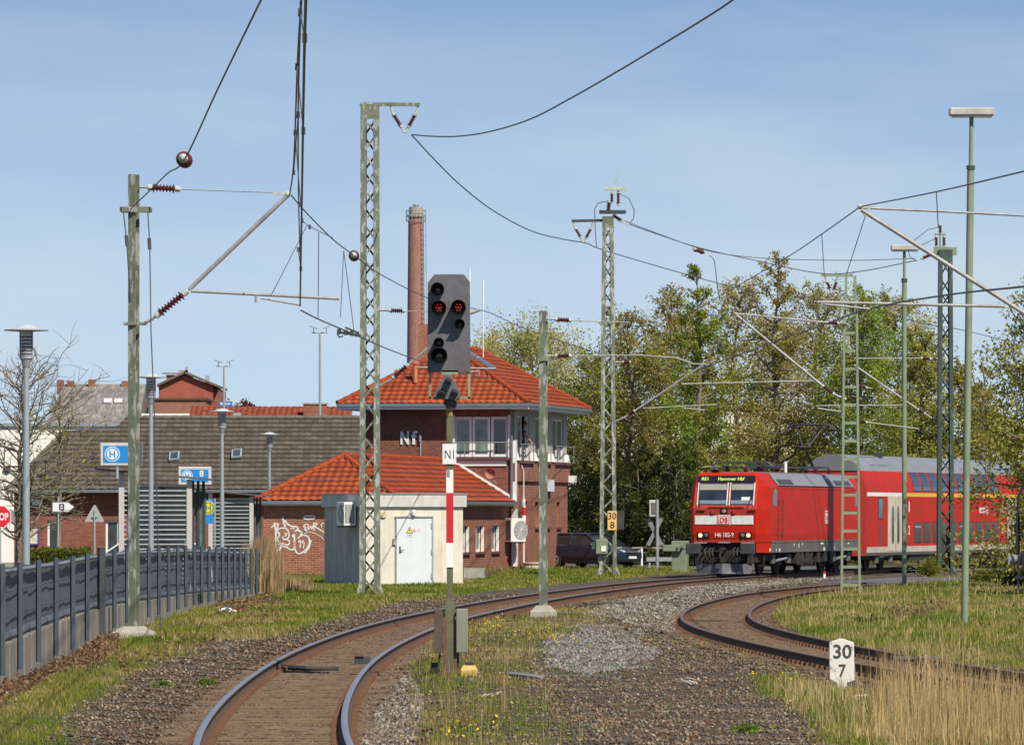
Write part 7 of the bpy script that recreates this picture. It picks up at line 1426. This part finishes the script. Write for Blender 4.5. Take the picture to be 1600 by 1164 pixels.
def tree(name, label, px, d, top, rpx, pal, seed, nleaf=5200, lsize=.11, cb=.18, prof='oval', group=None, cat='tree', stems=1, base=None, pal2=None, limbs=30, dens=1.0, lean=0, twig=True):
    r = np.random.default_rng(seed); b = at(px, 0, d); b = Vector((b.x, d, -.2 if base is None else base)); H = at(px, top, d).z-b.z; R = 1.22*rpx*d/F
    t = thing(name, label, cat, b, 0, group); T = []; TW = []; C = []; K = []; cols = []
    for s in range(stems):
        off = Vector((r.normal()*.25*R if stems > 1 else 0, r.normal()*.25*R if stems > 1 else 0, 0)); hh = H*(1 if s == 0 else r.uniform(.7, .95)); tr_ = .012*H+.05
        tp = [off+Vector((r.normal()*.012*H*i/6+lean*i/7*R, r.normal()*.012*H*i/6, hh*.97*i/7-(.3 if i == 0 else 0))) for i in range(8)]; T.append((tp, tr_, .015, 7))
        nl = int(limbs/stems)
        for k in range(nl):
            f = cb+(0.98-cb)*((k+r.random())/nl); z = f*7; i0 = min(6, int(z)); p = tp[i0].lerp(tp[i0+1], z-i0); g = (f-cb)/(1-cb)
            w = {'oval': math.sin(math.pi*(.12+.85*g))**.7, 'cone': max(.2, (1-g)**.75+.12), 'round': math.sqrt(max(.03, 1-(2*g-.9)**2)), 'low': (1-g*g*.75)}[prof]
            Ln = R*w*r.uniform(.7, 1.3); az = k*2.4+r.random(); el = math.radians(r.uniform(-4, 34)+34*g*g); D = Vector((math.cos(az)*math.cos(el), math.sin(az)*math.cos(el), math.sin(el)))
            q = [p]; 
            for j in range(1, 5): q.append(p+D*Ln*j/4+Vector((r.normal()*.05, r.normal()*.05, .12*j/4+r.normal()*.06))*Ln)
            T.append((q, tr_*(.42-.25*g)*(1 if nleaf > 500 else .75), .010, 4)); ci = r.integers(0, 3)
            for j in range(9):
                jj = r.uniform(1.2, 4.0); i1 = min(3, int(jj)); a = q[i1].lerp(q[i1+1], jj-i1) if i1 < 4 else q[4]; D2 = (D*.5+Vector((r.normal(), r.normal(), r.normal()*.7+.35))).normalized(); L2 = Ln*r.uniform(.18, .45); e = a+D2*L2; m_ = a.lerp(e, .5)+Vector((r.normal(), r.normal(), r.normal()))*L2*.06
                if twig: TW.append(([a, m_, e], .022 if nleaf > 500 else .014, .005, 3))
                for u in (.35, .7, 1.0): C.append(np.array(a.lerp(e, u))); K.append(ci); cols.append(L2)
    C = np.array(C); K = np.array(K); L2s = np.array(cols)
    tubes_mesh('trunk', T, BARK, t); 
    if TW:
        tw = tubes_mesh('twigs', TW, TWIG, t); tw['kind'] = 'stuff'
    if nleaf:
        # clumpy: some twig ends carry many leaves, others few
        wgt = r.gamma(1.7, 1, len(C))*np.clip(L2s, .05, 1.2)**1.4; wgt /= wgt.sum(); ii = r.choice(len(C), nleaf, p=wgt); P = C[ii]+np.clip(r.normal(size=(nleaf, 3)), -1.5, 1.5)*(np.clip(L2s[ii], .22, 1.1)*.36)[:, None]
        base_c = np.array(PAL[pal])[K[ii]]
        if pal2: sel = r.random(len(C))[ii] < .4; base_c = np.where(sel[:, None], np.array(PAL[pal2])[K[ii]], base_c)
        c = 1.6*base_c*r.uniform(.7, 1.3, (nleaf, 1))*(np.random.default_rng(seed+1).uniform(.72, 1.25, len(C))[ii])[:, None]
        o = leaf_mesh('crown', P, c, lsize, t, seed+2)
    return t
GT = 'spring trees behind the train'
for a in [(930, 285, 560, 62, 'green', 'dark', 'oval', 'young green tree just right of the signal box'), (985, 268, 478, 62, 'green', 'brown', 'oval', 'bushy olive green tree behind the 30 8 mast'), (1045, 276, 452, 66, 'brown', 'green', 'oval', 'brown budding tree left of the tallest slim tree'), (1090, 262, 398, 58, 'green', 'bright', 'cone', 'slim pointed green tree with a leader above its neighbours'),
          (1150, 274, 432, 70, 'brown', 'pale', 'oval', 'thin brown budding tree between the two tallest trees'), (1212, 266, 383, 76, 'brown', 'green', 'cone', 'tallest brown green tree left of the ladder shaped mast'), (1282, 280, 436, 74, 'brown', 'pale', 'round', 'round brownish tree behind the small insulator arm'), (1345, 262, 446, 62, 'bright', 'green', 'oval', 'fresh bright green tree behind the ladder shaped mast'),
          (1400, 276, 452, 66, 'pale', 'green', 'oval', 'pale yellowish tree behind the smaller light pole'), (1440, 268, 512, 44, 'green', 'pale', 'oval', 'shorter green tree left of the dark lattice mast'), (1505, 282, 556, 40, 'green', 'brown', 'oval', 'low green tree between dark mast and nearest light pole')]:
    px, d, top, rp, p1, p2, pr, lb = a; tree('broadleaf_tree', lb, px, d, top, rp, p1, int(px), 24000, .062, .10, pr, GT, pal2=p2, limbs=52)
tree('broadleaf_tree', 'pale spring tree behind the right side of the signal box roof', 835, 300, 508, 84, 'pale', 501, 40000, .062, .2, 'round', limbs=70)
tree('broadleaf_tree', 'pale tree peeking above the signal box roof next to the signal screen', 762, 310, 516, 48, 'pale', 502, 11000, .062, .3, 'round', limbs=28)
tree('broadleaf_tree', 'small pale treetop left of the brick factory chimney', 622, 310, 566, 26, 'pale', 503, 1800, .085, .4, 'round', limbs=16)
tree('broadleaf_tree', 'leafy tree at the right edge behind the tank wagon', 1652, 172, 348, 90, 'green', 504, 42000, .055, .06, 'low', pal2='pale', limbs=84)
tree('leafy_shrub', 'leafy bush hanging in front of the second coach at the right edge', 1614, 182, 660, 30, 'green', 505, 7500, .055, .02, 'low', pal2='dark', limbs=34, cat='shrub')
tree('broadleaf_tree', 'half bare young tree beside the nearest light pole', 1535, 255, 555, 26, 'brown', 506, 1500, .09, .12, 'oval', limbs=26)
tree('leafy_tree', 'yellow green tree filling the gap above the second coach', 1570, 262, 650, 58, 'pale', 507, 14000, .066, .05, 'low', pal2='green', limbs=36)
for i, (px, d, top, rp, p, lb) in enumerate([(905, 278, 660, 46, 'dark', 'dark bush beside the signal box corner'), (960, 272, 690, 50, 'dark', 'dark bush behind the dark car'), (1010, 262, 700, 46, 'dark', 'dark bush behind the crossing sign'), (1060, 258, 690, 46, 'dark', 'dark olive bush behind the barrier cabinet'), (1125, 272, 690, 60, 'green', 'olive bush behind the locomotive cab'), (1195, 278, 680, 60, 'green', 'olive bush behind the folded pantograph'), (1262, 282, 672, 56, 'brown', 'brown bush behind the raised pantograph'), (1335, 286, 660, 60, 'green', 'green bush above the coach roof end'), (1410, 288, 660, 60, 'green', 'green bush above the middle of the coach'), (1480, 290, 650, 60, 'pale', 'pale bush above the coach behind the dark mast')]):
    tree('understorey_bush', lb, px, d, top, rp, p, 700+i, 11000, .072, .02, 'low', 'bushes under the trees', 'shrub', stems=3, pal2='green' if i > 3 else None, limbs=42)
tree('bare_tree', 'bare many branched tree in front of the white house at the left edge', 28, 214, 562, 108, 'ivy', 601, 0, .1, .16, 'round', limbs=92, base=-.15, lean=.05)
tree('bare_tree', 'second bare slim tree behind the left street lamp with yellow ivy leaves', 92, 222, 612, 56, 'ivy', 602, 380, .07, .3, 'round', limbs=44, base=-.15)
tree('red_leaved_tree', 'dark red leaved treetop above the orange roof', 388, 325, 619, 32, 'red', 603, 4200, .085, .35, 'round', limbs=26)
# clipped hedge and low shrubs
def bush(name, label, C, pal, n, size, seed, mt=None, ext=(1, 1, 1), cat='shrub', group=None, base=None):
    r = np.random.default_rng(seed); b = Vector(C); t = thing(name, label, cat, b, 0, group); P = r.normal(size=(n, 3))*.42*np.array(ext)+np.array([0, 0, ext[2]*.75]); P[:, 2] = np.abs(P[:, 2]); cl = np.array(PAL[pal])[r.integers(0, 3, n)]*r.uniform(.7, 1.3, (n, 1)); leaf_mesh('foliage', P, cl, size, t, seed)
    T = [([Vector((0, 0, -.1)), Vector((r.normal()*.3*ext[0], r.normal()*.3*ext[1], ext[2]*.7)), Vector((r.normal()*.6*ext[0], r.normal()*.6*ext[1], ext[2]*1.3))], .012, .004, 4) for _ in range(10)]; tubes_mesh('stems', T, TWIG, t)['kind'] = 'stuff'; return t
r = np.random.default_rng(5); d = 170; a = at(46, 0, d).x; b_ = at(142, 0, d).x; n = 9000; t = thing('clipped_hedge', 'clipped yellow green hedge behind the dark fence', 'hedge', Vector(((a+b_)/2, d, 0))); P = np.c_[r.uniform(-(b_-a)/2, (b_-a)/2, n), r.uniform(-.4, .4, n), r.uniform(0, 1.0, n)**.7*(HC+(HY-857)*d/F)+r.normal(0, .03, n)]; leaf_mesh('foliage', P, np.array(PAL['hedge'])[r.integers(0, 3, n)]*r.uniform(.7, 1.3, (n, 1)), .045, t, 9)
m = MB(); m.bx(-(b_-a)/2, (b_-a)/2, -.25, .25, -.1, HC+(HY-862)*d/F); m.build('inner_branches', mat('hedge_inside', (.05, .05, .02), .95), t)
for i, (px, py, n, e, lb) in enumerate([(1452, 903, 900, (.45, .4, .36), 'yellow flowering shrub left of the dark lattice mast foot'), (1478, 893, 1400, (.5, .4, .5), 'yellow flowering shrub right at the dark lattice mast foot'), (1550, 915, 1200, (.9, .5, .3), 'low green shrub below the tank wagon'), (1590, 922, 1300, (.7, .5, .34), 'low green shrub at the right edge'), (1352, 975, 260, (.5, .3, .12), 'small leafy bramble near the siding rail')]):
    c = gp(px, py, -.1); c.z = gz(c.x, c.y); bush('low_shrub', lb, c, 'ivy' if i < 2 else 'hedge', n, .05, 40+i, ext=e)
# grass
def blades(name, label, P2, n, h, w, cols, cw, seed, lean=.35, clump=.5, cond=None, kind='stuff', cat='grass'):
    r = np.random.default_rng(seed); lo = P2.min(0); hi = P2.max(0); lo[1] = max(lo[1], 54); hi[1] = min(hi[1], 250); X = []; got = 0
    while got < n:
        q = r.uniform(lo, hi, (n*3, 2)); k = inside(P2, q[:, 0]+r.normal(0, .12, len(q)), q[:, 1]+r.normal(0, .8, len(q))); k &= r.random(len(q)) < np.clip((78/q[:, 1])**1.1, .12, 1)
        cv = vnoise(q[:, 0], q[:, 1]*.5, .5, seed)*.6+vnoise(q[:, 0], q[:, 1]*.4, 1.6, seed+1)*.4; k &= r.random(len(q)) < np.clip((cv-clump+.30)/.3, .03, 1)
        if cond is not None: k &= cond(q)
        X.append(q[k]); got += k.sum()
    q = np.vstack(X)[:n]; dm = dist_to(MAIN[::3], q[:, 0], q[:, 1]); ds = dist_to(SIDE[::3], q[:, 0], q[:, 1]); k = np.minimum(dm, ds) > 1.2+r.random(n)*.35; q = q[k]; dm = dm[k]; ds = ds[k]; n = len(q)
    z = gheight(q[:, 0], q[:, 1], dm, ds); hh = r.uniform(h[0], h[1], n)*(.55+.75*vnoise(q[:, 0], q[:, 1]*.4, .9, seed+2)); ww = w*np.clip(q[:, 1]/75, 1, 2.6)*r.uniform(.7, 1.3, n); az = r.uniform(0, 2*np.pi, n); la = np.abs(r.normal(0, lean, n)); d1 = np.c_[np.cos(az), np.sin(az)]; az2 = r.uniform(-.9, .9, n); sd = np.c_[np.cos(az2), np.sin(az2)]
    B = np.c_[q, z-.03]; M1 = np.c_[q+d1*(la*hh*.35)[:, None], z+hh*.6]; Tp = np.c_[q+d1*(la*hh*1.0)[:, None], z+hh]; S = np.c_[sd*ww[:, None]/2, np.zeros(n)]
    V = np.stack([B-S, B+S, M1+S*.7, M1-S*.7, Tp], 1).reshape(-1, 3); i = np.arange(n)*5; F3 = np.stack([np.c_[i, i+1, i+2], np.c_[i, i+2, i+3], np.c_[i+3, i+2, i+4]], 1).reshape(-1)
    pt = vnoise(q[:, 0], q[:, 1]*.4, 1.3, seed+5); cw = np.array(cw, float); C0 = np.array(cols); u = r.random(n)*.38+pt*.62+r.normal(0, .05, n); cs = np.cumsum(cw)/cw.sum(); ci = np.clip(np.searchsorted(cs, np.clip((u-.12)/.76, 0, .999)), 0, len(C0)-1); c = C0[ci]*r.uniform(.75, 1.3, (n, 1))
    o = np_mesh(name, V, F3, 3, GRASSM, np.repeat(c, 5, 0)); return tag(o, label, cat, kind=kind)
GREENS = [(.085, .135, .010), (.135, .18, .016), (.21, .205, .032), (.34, .26, .09), (.40, .30, .135)]
blades('grass', 'mixed green grass strip between fence, hut and main track', G_LEFT, 62000, (.05, .14), .012, GREENS, (2.6, 3.4, 3, 2.4, 1.8), 21, clump=.47, cond=lambda q: q[:, 1] > 95)
blades('grass', 'short grass and leaves in the near left corner', G_LEFT, 14000, (.03, .09), .010, GREENS, (3, 3.4, 3, 2.6, 1.6), 22, clump=.56, cond=lambda q: q[:, 1] < 97)
blades('grass', 'thin weedy grass around the signal foot', G_MID, 15000, (.02, .085), .010, GREENS, (3, 3, 3, 2.5, 2), 23, clump=.52)
blades('tall_grass', 'dry seed stalks standing around the signal foot', G_MID, 420, (.18, .5), .007, [(.40, .29, .14), (.33, .24, .10), (.24, .18, .08)], (1, 1, 1), 24, lean=.16, clump=.45, cond=lambda q: (q[:, 1] < 118))
blades('grass', 'green and straw coloured grass right of the siding curve', G_RIGHT, 60000, (.05, .13), .012, GREENS, (2.5, 4, 3, 2.2, 1.2), 25, clump=.35)
blades('tall_grass', 'tall straw coloured grass among the green behind the siding', G_RIGHT, 2600, (.14, .30), .010, [(.46, .35, .17), (.38, .29, .13), (.22, .2, .06)], (2, 2, 1), 26, lean=.2, clump=.5)
blades('grass', 'green base grass around the white marker stone', G_FRONT, 30000, (.03, .11), .009, GREENS, (3, 3, 3, 2.5, 2), 27, clump=.42)
P_DRY = poly_px([(1370, 1094), (1420, 1094), (1500, 1106), (1620, 1124), (1760, 1146), (1760, 1290), (1440, 1290), (1390, 1200)])
blades('tall_grass', 'tall dry golden grass in the lower right corner', P_DRY, 5200, (.08, .32), .0085, [(.50, .36, .18), (.43, .30, .13), (.34, .24, .09), (.20, .2, .04)], (3, 3, 2, 2), 28, lean=.42, clump=.32)
blades('tall_grass', 'sparse high golden stalks standing over the lower right corner', P_DRY, 1500, (.45, 1.0), .008, [(.50, .36, .18), (.43, .30, .13), (.34, .24, .09)], (1, 1, 1), 38, lean=.2, clump=.4)
P_DRY2 = poly_px([(1190, 1060), (1290, 1078), (1400, 1090), (1420, 1160), (1330, 1180), (1230, 1100)])
blades('tall_grass', 'thin dry stalks before the white marker stone', P_DRY2, 900, (.14, .36), .008, [(.46, .34, .16), (.36, .26, .11)], (1, 1), 29, lean=.25, clump=.45)
P_WEED = poly_px([(860, 985), (1000, 950), (1180, 1010), (1290, 1060), (1000, 1160), (840, 1160)])
blades('weeds', 'scattered low weeds on the brown ballast between the tracks', P_WEED, 1300, (.03, .09), .011, GREENS, (3, 3, 2, 1, 1), 30, clump=.6)
P_FAR = np.array([(-40, 150), (-9.3, 160), (-8.2, 200), (0, 226), (9, 246), (9.3, 248), (-10, 240), (-40, 240)], float)
blades('grass', 'unmown grass at the foot of the graffiti wall and hut', P_FAR, 16000, (.10, .30), .016, GREENS, (3, 4, 3, 1.5, 1), 31, clump=.35)
P_HUT = poly_px([(420, 900), (560, 890), (724, 916), (800, 893), (930, 885), (1050, 880), (1080, 892), (940, 905), (740, 925), (560, 940), (430, 935)])
blades('grass', 'fresh grass in front of the hut and signal box', P_HUT, 30000, (.06, .17), .014, GREENS, (4, 5, 3, 1.3, .6), 32, clump=.25)
# dry reeds beside the fence end, dead leaf heaps, yellow flowers
def reeds(name, label, px, py, d, n, h, spread, seed, cols, cat):
    r = np.random.default_rng(seed); b = at(px, py, d); b.z = gz(b.x, b.y); q = r.normal(0, 1, (n, 2))*np.array(spread); hh = r.uniform(h[0], h[1], n); az = r.uniform(0, 6.28, n); la = np.abs(r.normal(0, .13, n)); d1 = np.c_[np.cos(az), np.sin(az)]; S = np.c_[np.full(n, .009), np.zeros((n, 2))]
    B = np.c_[q, np.full(n, -.03)]; M1 = np.c_[q+d1*(la*hh*.3)[:, None], hh*.6]; Tp = np.c_[q+d1*(la*hh)[:, None], hh]; V = np.stack([B-S, B+S, M1+S*1.2, M1-S*1.2, Tp], 1).reshape(-1, 3); i = np.arange(n)*5
    o = np_mesh(name, V, np.stack([np.c_[i, i+1, i+2], np.c_[i, i+2, i+3], np.c_[i+3, i+2, i+4]], 1).reshape(-1), 3, GRASSM, np.repeat(np.array(cols)[r.integers(0, len(cols), n)]*r.uniform(.7, 1.3, (n, 1)), 5, 0)); o.location = b; return tag(o, label, cat, kind='stuff')
STRAW = [(.36, .24, .13), (.28, .18, .09), (.42, .30, .17), (.2, .13, .07)]
reeds('dry_reeds', 'tall brown dry reeds at the far end of the dark fence', 413, 925, 164, 1500, (.6, 1.8), (.19, .6), 61, STRAW, 'reeds')
reeds('dry_reeds', 'low brown dry stalks right of the tall reeds', 446, 905, 172, 420, (.2, .55), (.4, 1.2), 62, STRAW, 'reeds')
def litter_leaves(name, label, P2, n, seed, size=.035):
    r = np.random.default_rng(seed); lo = P2.min(0); hi = P2.max(0); q = r.uniform(lo, hi, (n*4, 2)); q = q[inside(P2, q[:, 0], q[:, 1])][:n]; z = gheight(q[:, 0], q[:, 1]); c = np.array([(.24, .13, .06), (.32, .20, .10), (.16, .085, .045), (.38, .27, .15)])[r.integers(0, 4, len(q))]*r.uniform(.7, 1.3, (len(q), 1)); o = leaf_mesh(name, np.c_[q, z+np.abs(r.normal(0, .05, len(q)))+.01], c, size, None, seed+1); return tag(o, label, 'dead leaves', kind='stuff')
litter_leaves('dead_leaves', 'brown dead leaves along the wall in the near left corner', poly_px([(-30, 1085), (60, 1060), (140, 1005), (185, 1000), (185, 1022), (110, 1050), (30, 1090), (-30, 1115)]), 6500, 71)
litter_leaves('dead_leaves', 'heap of brown leaves beneath the far part of the fence', poly_px([(335, 950), (370, 938), (425, 930), (440, 940), (390, 955), (340, 965)]), 3500, 72, .045)
litter_leaves('dead_leaves', 'dry leaves before the dark cable pit in the right grass', poly_px([(1380, 955), (1480, 948), (1480, 958), (1400, 975)]), 900, 73, .04)
YF = attr_mat('flower_petals', .6)
for i, (P, n, lb) in enumerate([([(690, 1140), (790, 1145), (790, 1164), (690, 1164)], 60, 'tiny yellow flowers at the lower edge near the signal'), ([(800, 985), (890, 985), (890, 1010), (800, 1012)], 160, 'yellow weeds left of the pale gravel patch'), ([(735, 960), (790, 960), (790, 985), (730, 990)], 200, 'yellow weeds behind the signal boxes'), ([(1180, 1055), (1230, 1058), (1225, 1075), (1180, 1072)], 40, 'few yellow flowers left of the white marker stone')]):
    P2 = poly_px(P); r = np.random.default_rng(80+i); q = r.uniform(P2.min(0), P2.max(0), (n, 2)); z = gheight(q[:, 0], q[:, 1]); c = np.tile(np.array([[.6, .45, .02]]), (n, 1))*r.uniform(.6, 1.1, (n, 1)); tag(leaf_mesh('yellow_flowers', np.c_[q, z+r.uniform(.04, .14, n)], c, .022, None, 90+i, YF), lb, 'flowers', kind='stuff')
# ballast stones
def stones(name, label, q, s, cols, seed, dm=None, ds=None, rust_=True):
    r = np.random.default_rng(seed); n = len(q); dm = dist_to(MAIN[::2], q[:, 0], q[:, 1]); ds = dist_to(SIDE[::2], q[:, 0], q[:, 1]); z = gheight(q[:, 0], q[:, 1], dm, ds)
    U = np.array([(1, 0, 0), (-1, 0, 0), (0, 1, 0), (0, -1, 0), (0, 0, 1), (0, 0, -1)], float); V = (U[None]*r.uniform(.55, 1.25, (n, 6, 1))+r.normal(0, .2, (n, 6, 3)))*s[:, None, None]
    a = r.uniform(0, 6.28, n); ca, sa = np.cos(a), np.sin(a); X = V[..., 0]*ca[:, None]-V[..., 1]*sa[:, None]; Y = V[..., 0]*sa[:, None]+V[..., 1]*ca[:, None]; V = np.stack([X+q[:, 0][:, None], Y+q[:, 1][:, None], V[..., 2]*.75+(z+.008)[:, None]], -1).reshape(-1, 3)
    Fc = np.array([(0, 2, 4), (2, 1, 4), (1, 3, 4), (3, 0, 4), (2, 0, 5), (1, 2, 5), (3, 1, 5), (0, 3, 5)]); I = (np.arange(n)[:, None, None]*6+Fc[None]).reshape(-1)
    C = np.array(cols)[r.integers(0, len(cols), n)]*r.uniform(.6, 1.35, (n, 1))
    if rust_:
        d_ = np.minimum(dm, ds); k = np.exp(-(np.clip(d_-.9, 0, 9)/.7)**2)[:, None]*.85; C = C*(1-k)+np.array([.12, .075, .045])*r.uniform(.5, 1.3, (n, 1))*k
    o = np_mesh(name, V, I, 3, STONEM, np.repeat(C, 6, 0)); return tag(o, label, 'stones', kind='stuff')
def sample(P2, n, seed, excl=(), ymax=200, keep=None):
    r = np.random.default_rng(seed); out = []; got = 0; lo = P2.min(0); hi = P2.max(0)
    while got < n:
        q = r.uniform(lo, hi, (n*4, 2)); k = inside(P2, q[:, 0], q[:, 1]) & (r.random(len(q)) < np.clip((62/q[:, 1])**1.5, .05, 1))
        for e, p in excl: k &= ~(inside(e, q[:, 0]+r.normal(0, .15, len(q)), q[:, 1]+r.normal(0, .8, len(q))) & (r.random(len(q)) < p))
        if keep is not None: k &= keep(q)
        out.append(q[k]); got += k.sum()
    return np.vstack(out)[:n]
BROWN = [(.15, .108, .07), (.10, .07, .045), (.185, .14, .092), (.065, .046, .032), (.25, .20, .14), (.16, .085, .045), (.11, .10, .09)]
ALL = np.array([(-7.2, 55), (6.2, 55), (9, 75), (8, 140), (14, 195), (10, 210), (4, 190), (-4, 150), (-6.5, 110)], float)
def notrail(q): 
    dm = dist_to(MAIN[::2], q[:, 0], q[:, 1]); ds = dist_to(SIDE[::2], q[:, 0], q[:, 1]); d_ = np.minimum(dm, ds); return (np.abs(d_-.755) > .13)
q = sample(ALL, 64000, 101, ((G_LEFT, .85), (G_MID, .6), (G_RIGHT, .95), (G_FRONT, .85)), keep=notrail)
r = np.random.default_rng(3); stones('ballast_stones', 'brown grey ballast stones spread along both tracks', q, r.uniform(.012, .034, len(q))*np.clip(q[:, 1]/75, 1, 1.5), BROWN, 102)
q = sample(G_GRAVEL, 9000, 103, keep=lambda q: vnoise(q[:, 0], q[:, 1]*.25, .7, 55)+.7*inside(poly_px([(862, 1006), (910, 985), (985, 990), (1020, 1030), (950, 1050), (870, 1040)]), q[:, 0], q[:, 1]) > .62); stones('pale_gravel', 'patch of pale grey gravel stones between the two tracks', q, np.random.default_rng(4).uniform(.014, .034, len(q))*np.clip(q[:, 1]/75, 1, 1.4), [(.20, .19, .175), (.145, .14, .13), (.26, .25, .23), (.09, .085, .08)], 104, rust_=False)
q = sample(G_LIGHT, 9000, 105, keep=notrail); stones('pale_gravel', 'light stony ballast towards the locomotive between the tracks', q, np.random.default_rng(6).uniform(.016, .036, len(q))*1.5, [(.23, .205, .17), (.17, .15, .12), (.29, .27, .235), (.10, .085, .07)], 106, rust_=False)
P_NEAR = poly_px([(560, 1164), (590, 1100), (640, 1040), (660, 1090), (645, 1200), (560, 1230)]); q = sample(P_NEAR, 5000, 107, keep=notrail); stones('ballast_stones', 'paler shoulder stones right of the near inner rail', q, np.random.default_rng(8).uniform(.02, .045, len(q)), [(.20, .165, .125), (.28, .245, .2), (.14, .11, .085), (.08, .065, .05)], 108, rust_=False)
for px0, px1, d, y0, lb in ((930, 1260, 335, 640, 'long white hall glimpsed through the trees'), (1430, 1500, 330, 690, 'white wall glimpsed through trees above the coach')):
    a = at(px0, y0, d); b = at(px1, y0, d); t = thing('white_hall', lb, 'building', Vector(((a.x+b.x)/2, d, -.2))); m = MB(); m.bx(-(b.x-a.x)/2, (b.x-a.x)/2, 0, 8, 0, a.z+.2); m.build('wall', WHITE, t); m = MB(); m.bx(-(b.x-a.x)/2-.1, (b.x-a.x)/2+.1, -.1, 8.1, a.z+.2, a.z+.4); m.build('roof_edge', GALV, t)
    m = MB()
    for k in range(int((b.x-a.x)/2.2)): m.bx(-(b.x-a.x)/2+.6+2.2*k, -(b.x-a.x)/2+2.0+2.2*k, -.03, -.002, 1.6, 3.0)
    m.split('window', GLASS, t)

for px, py, w, c, lb in ((1002, 1095, .025, (.04, .12, .5), 'tiny blue scrap on the brown ballast'), (1095, 1062, .09, (.5, .42, .32), 'pale torn wood scraps on the ballast before the siding'), (1080, 1068, .07, (.55, .48, .4), 'small pale wood chip left of the torn scraps'), (760, 1087, .07, (.45, .36, .25), 'dry wood scrap on the weedy ground near the signal')):
    m = MB(); c0 = gp(px, py, -.1); c0.z = gz(c0.x, c0.y)+.03
    for k in range(1 if w < .05 else 4): a_ = random.uniform(0, 3.1); x_ = random.uniform(-w, w)*1.2; m.bar((x_, random.uniform(-.3, .3), 0), (x_+math.cos(a_)*w*2, random.uniform(-.3, .3), random.uniform(0, .05)), w*.3, w*.15)
    tag(m.build('litter_scrap', mat('scrap', c, .8)), lb, 'litter').location = c0
for px, py, lb in ((1169, 1140, 'dark green weed tuft at the lower edge of the ballast'), (255, 1068, 'small green tuft on the ballast left of the main track'), (322, 1062, 'weed tuft beside the outer near rail')):
    c0 = gp(px, py, -.1); c0.z = gz(c0.x, c0.y); bush('weed_tuft', lb, c0, 'bright', 160, .028, int(px), ext=(.16, .25, .05), cat='weed')
c0 = gp(955, 945, -.1); m = MB(); m.bx(-.35, .35, -.5, .5, -.05, .07); o = m.build('concrete_slab', mat('dark_slab', (.07, .055, .045), .9, .2, 4), bevel=.02); o.location = (c0.x, c0.y, gz(c0.x, c0.y)); tag(o, 'dark flat slab lying in the stones between middle post and locomotive', 'slab')
c0 = gp(742, 905, -.1); m = MB(); m.bx(-.4, .35, -.4, .4, -.05, .42); m.bx(-.3, -.05, -.41, -.401, .05, .3); o = m.build('concrete_trough', CONC, bevel=.02); o.location = (c0.x, c0.y, gz(c0.x, c0.y)); tag(o, 'low grey concrete block against the right corner of the cream hut', 'concrete block')

litter_leaves('dead_leaves', 'scattered dry leaves in the grass strip right of the near green mast', poly_px([(185, 1030), (330, 985), (430, 945), (470, 950), (330, 1010), (190, 1060)]), 1500, 74, .035)
